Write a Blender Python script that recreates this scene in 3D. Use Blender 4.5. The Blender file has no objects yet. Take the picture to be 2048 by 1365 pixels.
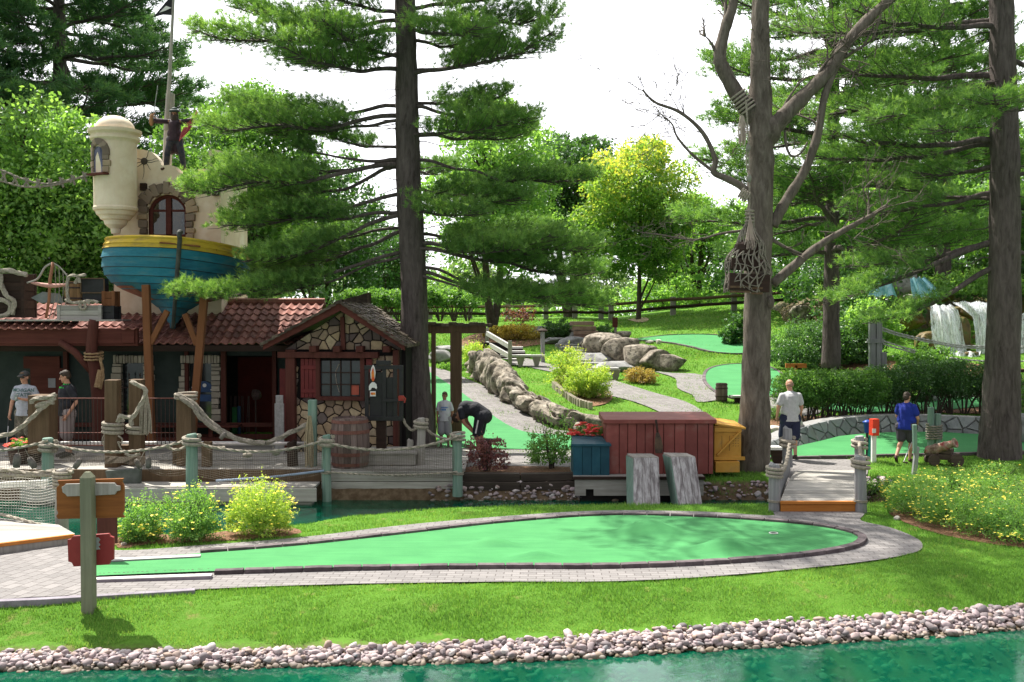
import bpy, bmesh, math, random
import numpy as np
from mathutils import Vector, Matrix, geometry
from mathutils.bvhtree import BVHTree
R = math.radians
SC = bpy.context.scene
COL = SC.collection
random.seed(7)
RG = np.random.default_rng(11)

# ------------------------------------------------------------------ camera
EYE = Vector((0, 0, 3.2)); F = 2050.0; PITCH = math.atan(51.5/F)
cd = bpy.data.cameras.new('camera'); cam = bpy.data.objects.new('camera', cd); COL.objects.link(cam)
cam.location = EYE; cam.rotation_euler = (R(90)-PITCH, 0, 0)
cd.sensor_width = 36; cd.lens = 36*F/2048; cd.clip_end = 3000; cd.clip_start = .05
SC.camera = cam
# ------------------------------------------------------------------ light
SUNV = Vector((-.46, .50, 1.12)).normalized()
SUN_EL = math.asin(SUNV.z); SUN_AZ = math.atan2(SUNV.x, SUNV.y)
w = bpy.data.worlds.new('World'); SC.world = w; w.use_nodes = True
nt = w.node_tree; nt.nodes.clear()
out = nt.nodes.new('ShaderNodeOutputWorld'); bg = nt.nodes.new('ShaderNodeBackground')
sky = nt.nodes.new('ShaderNodeTexSky'); sky.sky_type = 'NISHITA'; sky.sun_disc = False
sky.sun_elevation = SUN_EL; sky.sun_rotation = SUN_AZ; sky.dust_density = 3.0; sky.air_density = 1.0; sky.ozone_density = 1.0
# thin bright summer cloud over the sky
tc = nt.nodes.new('ShaderNodeTexCoord'); mp = nt.nodes.new('ShaderNodeMapping'); mp.inputs['Scale'].default_value = (1.2, 1.2, 3.2)
ns = nt.nodes.new('ShaderNodeTexNoise'); ns.inputs['Scale'].default_value = 1.6; ns.inputs['Detail'].default_value = 6; ns.inputs['Roughness'].default_value = .6
cr_ = nt.nodes.new('ShaderNodeValToRGB'); cr_.color_ramp.elements[0].position = .25; cr_.color_ramp.elements[1].position = .52
cr_.color_ramp.elements[0].color = (.7, .7, .7, 1)
mx = nt.nodes.new('ShaderNodeMix'); mx.data_type = 'RGBA'; mx.inputs[7].default_value = (9.5, 9.7, 10.2, 1)
nt.links.new(tc.outputs['Generated'], mp.inputs[0]); nt.links.new(mp.outputs[0], ns.inputs['Vector'])
nt.links.new(ns.outputs['Fac'], cr_.inputs[0]); nt.links.new(cr_.outputs[0], mx.inputs[0])
nt.links.new(sky.outputs[0], mx.inputs[6])
# the cloud sheet glows most on the sun's side of the sky
dp = nt.nodes.new('ShaderNodeVectorMath'); dp.operation = 'DOT_PRODUCT'; dp.inputs[1].default_value = Vector((SUNV.x*.6, SUNV.y+.3, .25)).normalized()
mr = nt.nodes.new('ShaderNodeMapRange'); mr.inputs[1].default_value = -.1; mr.inputs[2].default_value = .8; mr.inputs[3].default_value = 2.4; mr.inputs[4].default_value = 7.8
cb0 = nt.nodes.new('ShaderNodeCombineColor'); m3 = nt.nodes.new('ShaderNodeMath'); m3.operation = 'MULTIPLY'; m3.inputs[1].default_value = 1.05
nt.links.new(tc.outputs['Generated'], dp.inputs[0]); nt.links.new(dp.outputs['Value'], mr.inputs[0]); nt.links.new(mr.outputs[0], cb0.inputs[0]); nt.links.new(mr.outputs[0], cb0.inputs[1])
nt.links.new(mr.outputs[0], m3.inputs[0]); nt.links.new(m3.outputs[0], cb0.inputs[2]); nt.links.new(cb0.outputs[0], mx.inputs[7]); nt.links.new(mx.outputs[2], bg.inputs[0]); nt.links.new(bg.outputs[0], out.inputs[0])
bg.inputs[1].default_value = .135
sl = bpy.data.lights.new('sun', 'SUN'); sl.energy = 5.0; sl.angle = R(.53); sl.color = (1, .95, .86)
so = bpy.data.objects.new('sun', sl); COL.objects.link(so); so.rotation_euler = SUNV.to_track_quat('Z', 'Y').to_euler(); so.location = (-10, 10, 40)
SC.view_settings.view_transform = 'Standard'; SC.view_settings.look = 'None'; SC.view_settings.gamma = 1
SC.view_settings.exposure = 1.08
SC.cycles.max_bounces = 8; SC.cycles.transparent_max_bounces = 12; SC.cycles.transmission_bounces = 4

# ------------------------------------------------------------------ projection of photo points to places
CP, SP = math.cos(PITCH), math.sin(PITCH)
def ray(px, py):
    x = (px-1024)/F; y = (682.5-py)/F
    return Vector((x, CP+y*SP, -SP+y*CP))
def W(px, py, Y):
    d = ray(px, py); return EYE+d*(Y/d.y)
def Gz(px, py, z):
    d = ray(px, py); return EYE+d*((z-EYE.z)/d.z)
def sst(a, b, x):
    t = np.clip((np.asarray(x, float)-a)/(b-a), 0, 1); return t*t*(3-2*t)
ZW = -.387
HY = [20, 22.5, 24.5, 26, 28, 31, 35, 40, 46, 52, 58, 70, 100, 3000]
HZ = [.02, .03, .10, .30, .60, .95, 1.30, 1.85, 2.5, 2.95, 3.1, 2.8, 2.4, 2.4]
_hy = np.linspace(20, 120, 401); _hz = np.interp(_hy, HY, HZ)
_k = np.hanning(13); _k /= _k.sum(); _hz = np.convolve(np.pad(_hz, 6, mode='edge'), _k, 'valid')
def edge_w(x): return np.interp(x, [-60, -9, -5.14, -2.75, .4, 2.55, 4.9, 5.8, 9, 60], [9, 10.1, 10.3, 10.37, 10.6, 10.99, 11.42, 11.65, 12.3, 20])
def lip(x): return np.interp(x, [-60, -14, -7, -5, -3.2, -2.56, -1.03, .64, 4.35, 6, 60], [14.2, 14.2, 14.5, 14.95, 15.6, 16.2, 16.9, 17.1, 17.25, 17.3, 17.3])
def hgt(x, y):
    x = np.asarray(x, float); y = np.asarray(y, float)
    s = y-edge_w(x)
    near = np.where(s < 0, np.maximum(ZW+s*.4, -1.15), ZW+.127*np.clip(s/.33, 0, 1))
    near = near+np.where(s > .33, .26*sst(.25, 1.25, s), 0)
    far = np.interp(y, _hy, _hz)
    base = np.where(y < 20, near, far)
    base = np.where((y > 14) & (y < 20), 0.02*sst(14, 20, y), base)
    a = (y-lip(x))/.9; b = (20.15-y)/.75
    c = np.clip(np.minimum(a, b), 0, 1); c = c*c*(3-2*c)
    base = base-.95*c*(1-sst(5.9, 7.2, x))
    base = base+.6*sst(5, 11, x)*sst(36, 50, y)*(1-sst(60, 90, y))
    base = base+.5*sst(9, 15, x)*sst(29, 34, y)
    # gentle hummocks
    base = base+.05*np.sin(x*1.1+y*.5)*np.sin(y*.7-x*.3)*sst(28, 34, y)
    return base
def hz(x, y): return float(hgt(x, y))
def G(px, py):
    d = ray(px, py); t0 = 9.0/d.y; p = None
    t = t0
    while t*d.y < 160:
        p = EYE+d*t
        if p.z < hz(p.x, p.y): break
        t0 = t; t += .15/d.y
    a, b = t0, t
    for _ in range(18):
        m = (a+b)/2; p = EYE+d*m
        if p.z < hz(p.x, p.y): b = m
        else: a = m
    return EYE+d*b

# ------------------------------------------------------------------ mesh helper
class MB:
    def __init__(s): s.v = []; s.f = []; s.t = []
    def add(s, vs, fs, t=.5):
        o = len(s.v); s.v += [tuple(v) for v in vs]; s.f += [tuple(i+o for i in f) for f in fs]; s.t += [t]*len(vs); return s
    def box(s, c, sz, rz=0, rot=None, t=.5):
        M_ = rot if rot is not None else Matrix.Rotation(rz, 3, 'Z'); c = Vector(c)
        h = Vector(sz)/2
        vs = [c+M_@Vector((x*h.x, y*h.y, z*h.z)) for x in (-1, 1) for y in (-1, 1) for z in (-1, 1)]
        return s.add(vs, [(0, 1, 3, 2), (4, 6, 7, 5), (0, 4, 5, 1), (2, 3, 7, 6), (0, 2, 6, 4), (1, 5, 7, 3)], t)
    def beam(s, a, b, w_, h, up=(0, 0, 1), t=.5):
        a = Vector(a); b = Vector(b); d = (b-a); L = d.length; d.normalize(); up = Vector(up)
        if abs(d.dot(up)) > .98: up = Vector((0, 1, 0))
        x = d.cross(up).normalized(); z = x.cross(d)
        M_ = Matrix((x, d, z)).transposed()
        return s.box((a+b)/2, (w_, L, h), rot=M_, t=t)
    def tube(s, pts, r, n=8, cap=True, t=.5, tw=None):
        pts = [Vector(p) for p in pts]; m = len(pts)
        rs = r if isinstance(r, (list, tuple)) else [r]*m
        d = (pts[1]-pts[0]).normalized()
        u = d.cross(Vector((0, 0, 1)) if abs(d.z) < .9 else Vector((1, 0, 0))).normalized()
        vs = []; L = 0
        for i, p in enumerate(pts):
            d = (pts[min(i+1, m-1)]-pts[max(i-1, 0)])
            if d.length < 1e-9: d = Vector((0, 0, 1))
            d.normalize(); u = (u-d*u.dot(d)); u.normalize(); w_ = d.cross(u)
            if i: L += (pts[i]-pts[i-1]).length
            for k in range(n):
                a = 2*math.pi*k/n; rr = rs[i]
                if tw: rr *= 1+.28*math.cos(3*a-L*tw)
                vs.append(p+(u*math.cos(a)+w_*math.sin(a))*rr)
        fs = [(i*n+k, i*n+(k+1) % n, (i+1)*n+(k+1) % n, (i+1)*n+k) for i in range(m-1) for k in range(n)]
        if cap: fs += [tuple(range(n))[::-1], tuple(range((m-1)*n, m*n))]
        return s.add(vs, fs, t)
    def rope(s, pts, r=.02, seg=None):
        P = crv(pts, 10) if len(pts) > 2 else [Vector(pts[0]), Vector(pts[1])]
        L = sum((P[i+1]-P[i]).length for i in range(len(P)-1)); k = max(4, int(L/(seg or r*1.3)))
        P = resample(P, k)
        return s.tube(P, r, 8, tw=2*math.pi/(r*7))
    def lathe(s, prof, c, n=20, rot=None, t=.5, cap=True):
        c = Vector(c); vs = []
        for (r, z) in prof:
            for k in range(n):
                a = 2*math.pi*k/n; v = Vector((r*math.cos(a), r*math.sin(a), z))
                vs.append(c+(rot@v if rot is not None else v))
        m = len(prof)
        fs = [(i*n+k, i*n+(k+1) % n, (i+1)*n+(k+1) % n, (i+1)*n+k) for i in range(m-1) for k in range(n)]
        if cap: fs += [tuple(range(n))[::-1], tuple(range((m-1)*n, m*n))]
        return s.add(vs, fs, t)
    def ell(s, c, r, n=12, rot=None, t=.5, jit=0):
        c = Vector(c); m = max(5, n//2+1)
        if not isinstance(r, (list, tuple)): r = (r, r, r)
        vs = []
        for i in range(1, m):
            th = math.pi*i/m
            for k in range(n):
                a = 2*math.pi*k/n
                v = Vector((r[0]*math.sin(th)*math.cos(a), r[1]*math.sin(th)*math.sin(a), r[2]*math.cos(th)))*(1+jit*random.uniform(-1, 1))
                vs.append(c+(rot@v if rot is not None else v))
        top = Vector((0, 0, r[2])); vs.append(c+(rot@top if rot is not None else top)); vs.append(c-(rot@top if rot is not None else top))
        q = (m-1)*n
        fs = [(i*n+k, (i+1)*n+k, (i+1)*n+(k+1) % n, i*n+(k+1) % n) for i in range(m-2) for k in range(n)]
        fs += [(q, k, (k+1) % n) for k in range(n)]+[(q+1, (m-2)*n+(k+1) % n, (m-2)*n+k) for k in range(n)]
        return s.add(vs, fs, t)
    def cap(s, a, b, ra, rb, n=12):      # a capsule, for bodies
        a = Vector(a); b = Vector(b); d = b-a; L = max(d.length, 1e-6); dn = d/L
        pts = []; rs = []
        for i in range(5):
            th = math.pi/2*(1-i/4); pts.append(a-dn*ra*math.sin(th)); rs.append(max(ra*math.cos(th), ra*.05))
        for i in range(5):
            th = math.pi/2*i/4; pts.append(b+dn*rb*math.sin(th)); rs.append(max(rb*math.cos(th), rb*.05))
        return s.tube(pts, rs, n)
    def prism(s, poly, y0, y1, fr=None, t=.5):   # outline in x,z extruded along y (fr: a function mapping x,y,z -> world)
        n = len(poly); g = fr or (lambda x, y, z: Vector((x, y, z)))
        vs = [g(x, y0, z) for x, z in poly]+[g(x, y1, z) for x, z in poly]
        fs = [tuple(range(n)), tuple(range(n, 2*n))[::-1]]+[(i, i+n, (i+1) % n+n, (i+1) % n) for i in range(n)]
        return s.add(vs, fs, t)
def crv(P, n=8, closed=False):
    P = [Vector(p) for p in P]; m = len(P); o = []
    rng = range(m) if closed else range(m-1)
    for i in rng:
        p0 = P[(i-1) % m] if closed or i > 0 else P[0]; p1 = P[i]; p2 = P[(i+1) % m]
        p3 = P[(i+2) % m] if closed or i+2 < m else P[-1]
        for k in range(n):
            t = k/n
            o.append(.5*((2*p1)+(-p0+p2)*t+(2*p0-5*p1+4*p2-p3)*t*t+(-p0+3*p1-3*p2+p3)*t**3))
    if not closed: o.append(P[-1])
    return o
def resample(P, k):
    L = [0]
    for i in range(len(P)-1): L.append(L[-1]+(P[i+1]-P[i]).length)
    A = np.array([tuple(p) for p in P]); q = np.linspace(0, L[-1], k+1)
    return [Vector((np.interp(t, L, A[:, 0]), np.interp(t, L, A[:, 1]), np.interp(t, L, A[:, 2]))) for t in q]
ORG = {}
def mesh_np(name, V, Fc, mat, tint=None, smooth=False):
    me = bpy.data.meshes.new(name); V = np.asarray(V, np.float32); Fc = np.asarray(Fc, np.int32)
    me.vertices.add(len(V)); me.vertices.foreach_set('co', V.ravel())
    k = Fc.shape[1]; me.loops.add(Fc.size); me.loops.foreach_set('vertex_index', Fc.ravel())
    me.polygons.add(len(Fc)); me.polygons.foreach_set('loop_start', np.arange(len(Fc), dtype=np.int32)*k)
    me.update(calc_edges=True)
    if tint is not None:
        a = me.attributes.new('tint', 'FLOAT', 'POINT'); a.data.foreach_set('value', np.asarray(tint, np.float32))
    if smooth: me.polygons.foreach_set('use_smooth', np.ones(len(Fc), bool))
    me.materials.append(mat); return me
def link(name, me, parent=None, loc=None):
    o = bpy.data.objects.new(name, me); COL.objects.link(o)
    if parent is not None: o.parent = parent; ORG[o.name] = ORG[parent.name]
    else:
        o.location = loc if loc is not None else (0, 0, 0); ORG[o.name] = Vector(o.location)
    return o
def build(name, mb, mat, parent=None, loc=None, smooth=False, bevel=0):
    org = ORG[parent.name] if parent is not None else Vector(loc if loc is not None else (0, 0, 0))
    me = bpy.data.meshes.new(name)
    me.from_pydata([(v[0]-org.x, v[1]-org.y, v[2]-org.z) for v in mb.v], [], mb.f); me.update()
    a = me.attributes.new('tint', 'FLOAT', 'POINT'); a.data.foreach_set('value', mb.t)
    me.materials.append(mat)
    bm = bmesh.new(); bm.from_mesh(me); bmesh.ops.recalc_face_normals(bm, faces=bm.faces); bm.to_mesh(me); bm.free()
    if smooth: me.polygons.foreach_set('use_smooth', [True]*len(me.polygons))
    o = link(name, me, parent, org)
    if bevel:
        m = o.modifiers.new('b', 'BEVEL'); m.width = bevel; m.segments = 2; m.limit_method = 'ANGLE'; m.angle_limit = R(40)
    return o
def tag(o, label=None, cat=None, group=None, kind=None):
    if label: o['label'] = label
    if cat: o['category'] = cat
    if group: o['group'] = group
    if kind: o['kind'] = kind
    return o
def thing(name, label, cat, loc=(0, 0, 0), group=None):
    o = bpy.data.objects.new(name, None); COL.objects.link(o); o.location = loc; o.empty_display_size = .2
    ORG[o.name] = Vector(loc); return tag(o, label, cat, group)
def dup(root, loc, rz=0, s=1, label=None, group=None):
    r = root.copy(); COL.objects.link(r); r.location = loc; r.rotation_euler = (0, 0, rz); r.scale = (s, s, s)
    ORG[r.name] = Vector(loc)
    if label: r['label'] = label
    if group: r['group'] = group
    for ch in list(root.children):
        c = ch.copy(); COL.objects.link(c); c.parent = r
        for g in list(ch.children):
            d = g.copy(); COL.objects.link(d); d.parent = c
    return r

# ------------------------------------------------------------------ materials
class NT:
    def __init__(s, name):
        s.m = bpy.data.materials.new(name); s.m.use_nodes = True; s.t = s.m.node_tree; s.t.nodes.clear()
        s.o = s.n('OutputMaterial')
    def n(s, k, **kw):
        x = s.t.nodes.new('ShaderNode'+k)
        for a, b in kw.items(): setattr(x, a, b)
        return x
    def l(s, a, b): s.t.links.new(a, b)
    def noise(s, vec, scale, detail=4, rough=.6, dist=0):
        x = s.n('TexNoise'); x.inputs['Scale'].default_value = scale; x.inputs['Detail'].default_value = detail
        x.inputs['Roughness'].default_value = rough; x.inputs['Distortion'].default_value = dist
        if vec is not None: s.l(vec, x.inputs['Vector'])
        return x.outputs['Fac']
    def coord(s, sc=(1, 1, 1), rot=(0, 0, 0), which='Object'):
        c = s.n('TexCoord'); m = s.n('Mapping'); m.inputs['Scale'].default_value = sc; m.inputs['Rotation'].default_value = rot
        s.l(c.outputs[which], m.inputs[0]); return m.outputs[0]
    def ramp(s, f, stops):
        x = s.n('ValToRGB'); e = x.color_ramp.elements
        while len(e) < len(stops): e.new(.5)
        for el, (p, c) in zip(e, stops): el.position = p; el.color = (*c, 1) if len(c) == 3 else c
        s.l(f, x.inputs[0]); return x.outputs[0]
    def mix(s, f, a, b, mode='MIX'):
        x = s.n('Mix', data_type='RGBA', blend_type=mode)
        for i, q in ((0, f), (6, a), (7, b)):
            if isinstance(q, (int, float)): x.inputs[i].default_value = q
            elif isinstance(q, tuple): x.inputs[i].default_value = (*q, 1) if len(q) == 3 else q
            else: s.l(q, x.inputs[i])
        return x.outputs[2]
    def math(s, op, a, b=0.0, c=None):
        x = s.n('Math', operation=op)
        for i, q in enumerate((a, b) if c is None else (a, b, c)):
            if isinstance(q, (int, float)): x.inputs[i].default_value = q
            else: s.l(q, x.inputs[i])
        return x.outputs[0]
    def attr(s, name='tint'):
        x = s.n('Attribute'); x.attribute_name = name; return x.outputs['Fac']
    def bump(s, h, st=.3, dist=.02, nrm=None):
        x = s.n('Bump'); x.inputs['Strength'].default_value = st; x.inputs['Distance'].default_value = dist; s.l(h, x.inputs['Height'])
        if nrm is not None: s.l(nrm, x.inputs['Normal'])
        return x.outputs[0]
    def bsdf(s, col, rough=.8, nrm=None, metal=0, spec=.4, alpha=None):
        x = s.n('BsdfPrincipled')
        if isinstance(col, tuple): x.inputs['Base Color'].default_value = (*col, 1)
        else: s.l(col, x.inputs['Base Color'])
        if isinstance(rough, (int, float)): x.inputs['Roughness'].default_value = rough
        else: s.l(rough, x.inputs['Roughness'])
        x.inputs['Metallic'].default_value = metal; x.inputs['Specular IOR Level'].default_value = spec
        if nrm is not None: s.l(nrm, x.inputs['Normal'])
        if alpha is not None: s.l(alpha, x.inputs['Alpha'])
        return x
    def done(s, b):
        s.l(b.outputs[0] if hasattr(b, 'outputs') else b, s.o.inputs[0]); return s.m
def mat(name, c1, c2=None, rough=.75, scale=4, st=.25, bs=None, stretch=(1, 1, 1), spec=.35, metal=0, lo=.35, hi=.65, c3=None, dist=.02, tint=0, detail=5):
    n = NT(name); v = n.coord(stretch); c2 = c2 or tuple(x*.8 for x in c1)
    stops = [(lo, c1), (hi, c2)] if c3 is None else [(lo, c1), ((lo+hi)/2, c2), (hi, c3)]
    col = n.ramp(n.noise(v, scale, detail), stops)
    if tint:
        k = n.math('MULTIPLY_ADD', n.attr(), 2*tint, 1-tint)
        cb = n.n('CombineColor'); [n.l(k, cb.inputs[i]) for i in range(3)]
        col = n.mix(1.0, col, cb.outputs[0], 'MULTIPLY')
    b = n.bump(n.noise(v, bs or scale*4, 6), st, dist)
    return n.done(n.bsdf(col, rough, b, metal, spec))
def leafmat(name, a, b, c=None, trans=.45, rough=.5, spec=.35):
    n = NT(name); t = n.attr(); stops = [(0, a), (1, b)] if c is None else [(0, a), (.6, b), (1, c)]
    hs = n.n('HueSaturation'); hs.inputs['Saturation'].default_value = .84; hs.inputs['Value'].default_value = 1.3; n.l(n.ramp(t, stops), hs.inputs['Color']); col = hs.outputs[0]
    p = n.bsdf(col, rough, None, 0, spec); tr = n.n('BsdfTranslucent')
    n.l(n.mix(1.0, col, (1.62, 1.62, .62), 'MULTIPLY'), tr.inputs[0])
    mx = n.n('MixShader'); mx.inputs[0].default_value = trans; n.l(p.outputs[0], mx.inputs[1]); n.l(tr.outputs[0], mx.inputs[2])
    return n.done(mx)
def woodmat(name, c1, c2, axis=0, scale=3, rough=.8, st=.35, dark=None, tint=.25):
    n = NT(name); s = [14, 14, 14]; s[axis] = .9
    v = n.coord(tuple(s)); f = n.noise(v, scale*.35, 7, .65, .4); f2 = n.noise(n.coord((1, 1, 1)), 2.2, 4)
    col = n.ramp(f, [(.3, c1), (.7, c2)])
    col = n.mix(n.math('MULTIPLY', f2, .55), col, dark or tuple(x*.4 for x in c1))
    k = n.math('MULTIPLY_ADD', n.attr(), 2*tint, 1-tint); cb = n.n('CombineColor'); [n.l(k, cb.inputs[i]) for i in range(3)]
    col = n.mix(1.0, col, cb.outputs[0], 'MULTIPLY')
    return n.done(n.bsdf(col, rough, n.bump(f, st, .01), 0, .25))

# weathered woods etc.
m_grey = woodmat('weathered_grey_wood', (.30, .28, .25), (.50, .47, .43), 2)
m_greyx = woodmat('weathered_grey_planks', (.30, .28, .25), (.52, .50, .46), 0)
m_greyy = woodmat('weathered_grey_boards', (.26, .25, .24), (.44, .43, .42), 1)
m_brownpost = woodmat('brown_post_wood', (.10, .062, .035), (.19, .125, .075), 2)
m_green = woodmat('worn_green_post', (.12, .24, .19), (.33, .42, .36), 2, dark=(.07, .12, .09))
m_darkwood = woodmat('dark_timber', (.028, .016, .012), (.06, .034, .025), 0)
m_redwood = woodmat('red_brown_timber', (.085, .022, .016), (.14, .042, .03), 0)
m_redpost = woodmat('red_brown_post', (.075, .022, .016), (.13, .042, .03), 2)
m_orangewood = woodmat('orange_stained_timber', (.50, .17, .03), (.64, .26, .06), 0, st=.15)
m_brace = woodmat('brown_painted_strut', (.17, .065, .025), (.25, .105, .045), 2, st=.15)
m_rope = mat('hemp_rope', (.24, .215, .175), (.38, .34, .275), .95, 30, .4, 90)
m_roped = mat('old_grey_rope', (.17, .15, .125), (.29, .26, .215), .95, 30, .4, 90)
m_plaster = mat('cream_plaster', (.80, .71, .56), (.68, .57, .42), .9, 1.3, .25, 7, c3=(.84, .77, .64), lo=.3, hi=.7, detail=8)
m_black = mat('black_paint', (.012, .012, .013), (.02, .02, .022), .5, 8, .1)
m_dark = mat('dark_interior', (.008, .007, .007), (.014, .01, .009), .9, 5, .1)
m_iron = mat('dark_iron', (.035, .022, .02), (.06, .035, .028), .6, 20, .2)
m_white = mat('white_paint', (.72, .72, .70), (.62, .62, .60), .6, 6, .1)
m_glass = mat('dark_glass', (.02, .024, .026), (.04, .045, .05), .08, 3, 0, spec=.7)
# ================================================================== GROUND
def axis(pts):
    o = [pts[0][0]]
    for (a, st), (b, _) in zip(pts[:-1], pts[1:]):
        k = max(1, round((b-a)/st)); o += list(np.linspace(a, b, k+1)[1:])
    return np.array(o)
xs = axis([(-900, 150), (-150, 20), (-50, 3), (-20, .5), (-10, .14), (10, .3), (20, 1), (40, 6), (150, 150), (900, 1)])
ys = axis([(-30, 4), (8, .3), (9.8, .08), (13.5, .15), (21, .3), (36, .5), (60, 3), (120, 30), (300, 200), (2500, 1)])
X, Y_ = np.meshgrid(xs, ys); Z = hgt(X, Y_)
Z = Z+RG.normal(0, .006, Z.shape)*(np.abs(X) < 20)*(Y_ < 60)
nx, ny = len(xs), len(ys)
V = np.stack([X.ravel(), Y_.ravel(), Z.ravel()], 1)
ii, jj = np.meshgrid(np.arange(nx-1), np.arange(ny-1)); q = (jj*nx+ii).ravel()
Fq = np.stack([q, q+1, q+nx+1, q+nx], 1)
n = NT('lawn_and_soil'); v = n.coord()
f1 = n.noise(v, .9, 5); f2 = n.noise(v, 22, 4, .7); f3 = n.noise(n.coord((1, 1, 1)), 3.3, 3)
g = n.ramp(f1, [(.35, (.055, .150, .012)), (.65, (.088, .215, .020))])
g = n.mix(n.ramp(f2, [(.35, (0, 0, 0)), (.75, (1, 1, 1))]), g, (.12, .24, .035))
g = n.mix(n.ramp(f3, [(.60, (0, 0, 0)), (.70, (.8, .8, .8))]), g, (.19, .19, .06))
# soil under the water line
geo = n.n('NewGeometry'); sx = n.n('SeparateXYZ'); n.l(geo.outputs['Position'], sx.inputs[0])
hh = n.math('ADD', sx.outputs[2], n.math('MULTIPLY', f2, .10))
soil = n.ramp(n.noise(v, 9, 5), [(.35, (.09, .06, .035)), (.65, (.17, .125, .08))])
yb_ = n.math('MULTIPLY', n.math('GREATER_THAN', sx.outputs[1], 18.6), n.math('LESS_THAN', sx.outputs[1], 20.9)); hh = n.math('SUBTRACT', hh, n.math('MULTIPLY', yb_, .22))
mk = n.n('MapRange'); mk.inputs[1].default_value = -.20; mk.inputs[2].default_value = -.26; n.l(hh, mk.inputs[0])
col = n.mix(mk.outputs[0], g, soil)
m_lawn = n.done(n.bsdf(col, .95, n.bump(n.noise(v, 60, 3, .8), .7, .02), 0, .1))
me = mesh_np('ground', V, Fq, m_lawn, smooth=True); o = link('ground', me); o['kind'] = 'structure'

def patch(name, poly, mat_, off=.02, step=.3, px=True, sub=8, smooth=True, bump=None, kind='structure'):
    P = [G(*p) for p in poly] if px else [Vector((p[0], p[1], 0)) for p in poly]
    if smooth: P = crv(P, sub, True)
    P2 = [Vector((p.x, p.y)) for p in P]
    # thin out
    Q = [P2[0]]
    for p in P2[1:]:
        if (p-Q[-1]).length > .06: Q.append(p)
    if (Q[0]-Q[-1]).length < .06: Q.pop()
    b = len(Q); x0 = min(p.x for p in Q); x1 = max(p.x for p in Q); y0 = min(p.y for p in Q); y1 = max(p.y for p in Q)
    A = np.array([(p.x, p.y) for p in Q])
    gx, gy = np.meshgrid(np.arange(x0, x1, step), np.arange(y0, y1, step)); pts = np.stack([gx.ravel(), gy.ravel()], 1)+step*.2
    ins = inside(A, pts); pts = pts[ins]
    vs = Q+[Vector(p) for p in pts]
    r = geometry.delaunay_2d_cdt(vs, [(i, (i+1) % b) for i in range(b)], [], 1, 1e-4)
    co = np.array([(p.x, p.y) for p in r[0]]); zz = hgt(co[:, 0], co[:, 1])+off
    if bump is not None: zz = zz+bump(co[:, 0], co[:, 1])
    mb = MB(); mb.add(np.column_stack([co, zz]).tolist(), [tuple(f) for f in r[2]])
    # make the faces look up
    o = build(name, mb, mat_, smooth=True)
    bm = bmesh.new(); bm.from_mesh(o.data)
    fl = [f for f in bm.faces if f.normal.z < 0]; bmesh.ops.reverse_faces(bm, faces=fl); bm.to_mesh(o.data); bm.free()
    o['kind'] = kind; return o, [Vector((p.x, p.y, hz(p.x, p.y))) for p in Q]
def inside(A, pts):
    x, y = pts[:, 0], pts[:, 1]; c = np.zeros(len(pts), bool); j = len(A)-1
    for i in range(len(A)):
        xi, yi = A[i]; xj, yj = A[j]
        if yi != yj: c ^= ((yi > y) != (yj > y)) & (x < (xj-xi)*(y-yi)/(yj-yi)+xi)
        j = i
    return c
# pavers
def pavermat(name, rot=0, w_=.20, h=.10, c=((.155, .148, .145), (.245, .232, .226))):
    n = NT(name); v = n.coord((1, 1, 1), (0, 0, rot)); b = n.n('TexBrick'); n.l(v, b.inputs['Vector'])
    b.inputs['Scale'].default_value = 1; b.inputs['Brick Width'].default_value = w_; b.inputs['Row Height'].default_value = h
    b.inputs['Mortar Size'].default_value = .006; b.inputs['Mortar Smooth'].default_value = .3; b.inputs['Bias'].default_value = 0
    b.inputs['Color1'].default_value = (*c[0], 1); b.inputs['Color2'].default_value = (*c[1], 1); b.inputs['Mortar'].default_value = (.06, .05, .045, 1)
    f = n.noise(n.coord(), 2.0, 5); col = n.mix(n.math('MULTIPLY', f, .5), b.outputs[0], (.17, .16, .158))
    col = n.mix(n.ramp(n.noise(n.coord(), 50, 3), [(.4, (0, 0, 0)), (.8, (.35, .35, .35))]), col, (.32, .30, .292))
    return n.done(n.bsdf(col, .9, n.bump(n.math('SUBTRACT', 1, b.outputs['Fac']), .6, .008), 0, .2))
m_pave = pavermat('brick_pavers', .04); m_pave2 = pavermat('cross_laid_pavers', R(90)+.25, .22, .15); m_pave3 = pavermat('hill_pavers', .6, .24, .12)
n = NT('putting_turf'); v = n.coord()
col = n.ramp(n.noise(v, 1.5, 5), [(.3, (.036, .19, .058)), (.7, (.054, .25, .078))])
col = n.mix(n.ramp(n.noise(v, 160, 2), [(.35, (0, 0, 0)), (.8, (.5, .5, .5))]), col, (.08, .31, .11))
sp_ = n.noise(v, 55, 3, .6); col = n.mix(n.ramp(sp_, [(.66, (0, 0, 0)), (.72, (.55, .55, .55))]), col, (.07, .09, .04)); st_ = n.noise(n.coord((.6, 5, 1)), 2.2, 4); col = n.mix(n.ramp(st_, [(.45, (0, 0, 0)), (.7, (.45, .45, .45))]), col, (.028, .16, .055))
m_turf = n.done(n.bsdf(col, .85, n.bump(n.noise(v, 180, 2), .35, .004), 0, .25))
m_mulch = mat('bark_mulch', (.075, .036, .02), (.19, .095, .05), .95, 26, .9, 50, c3=(.27, .16, .10), dist=.03, detail=6)

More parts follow.
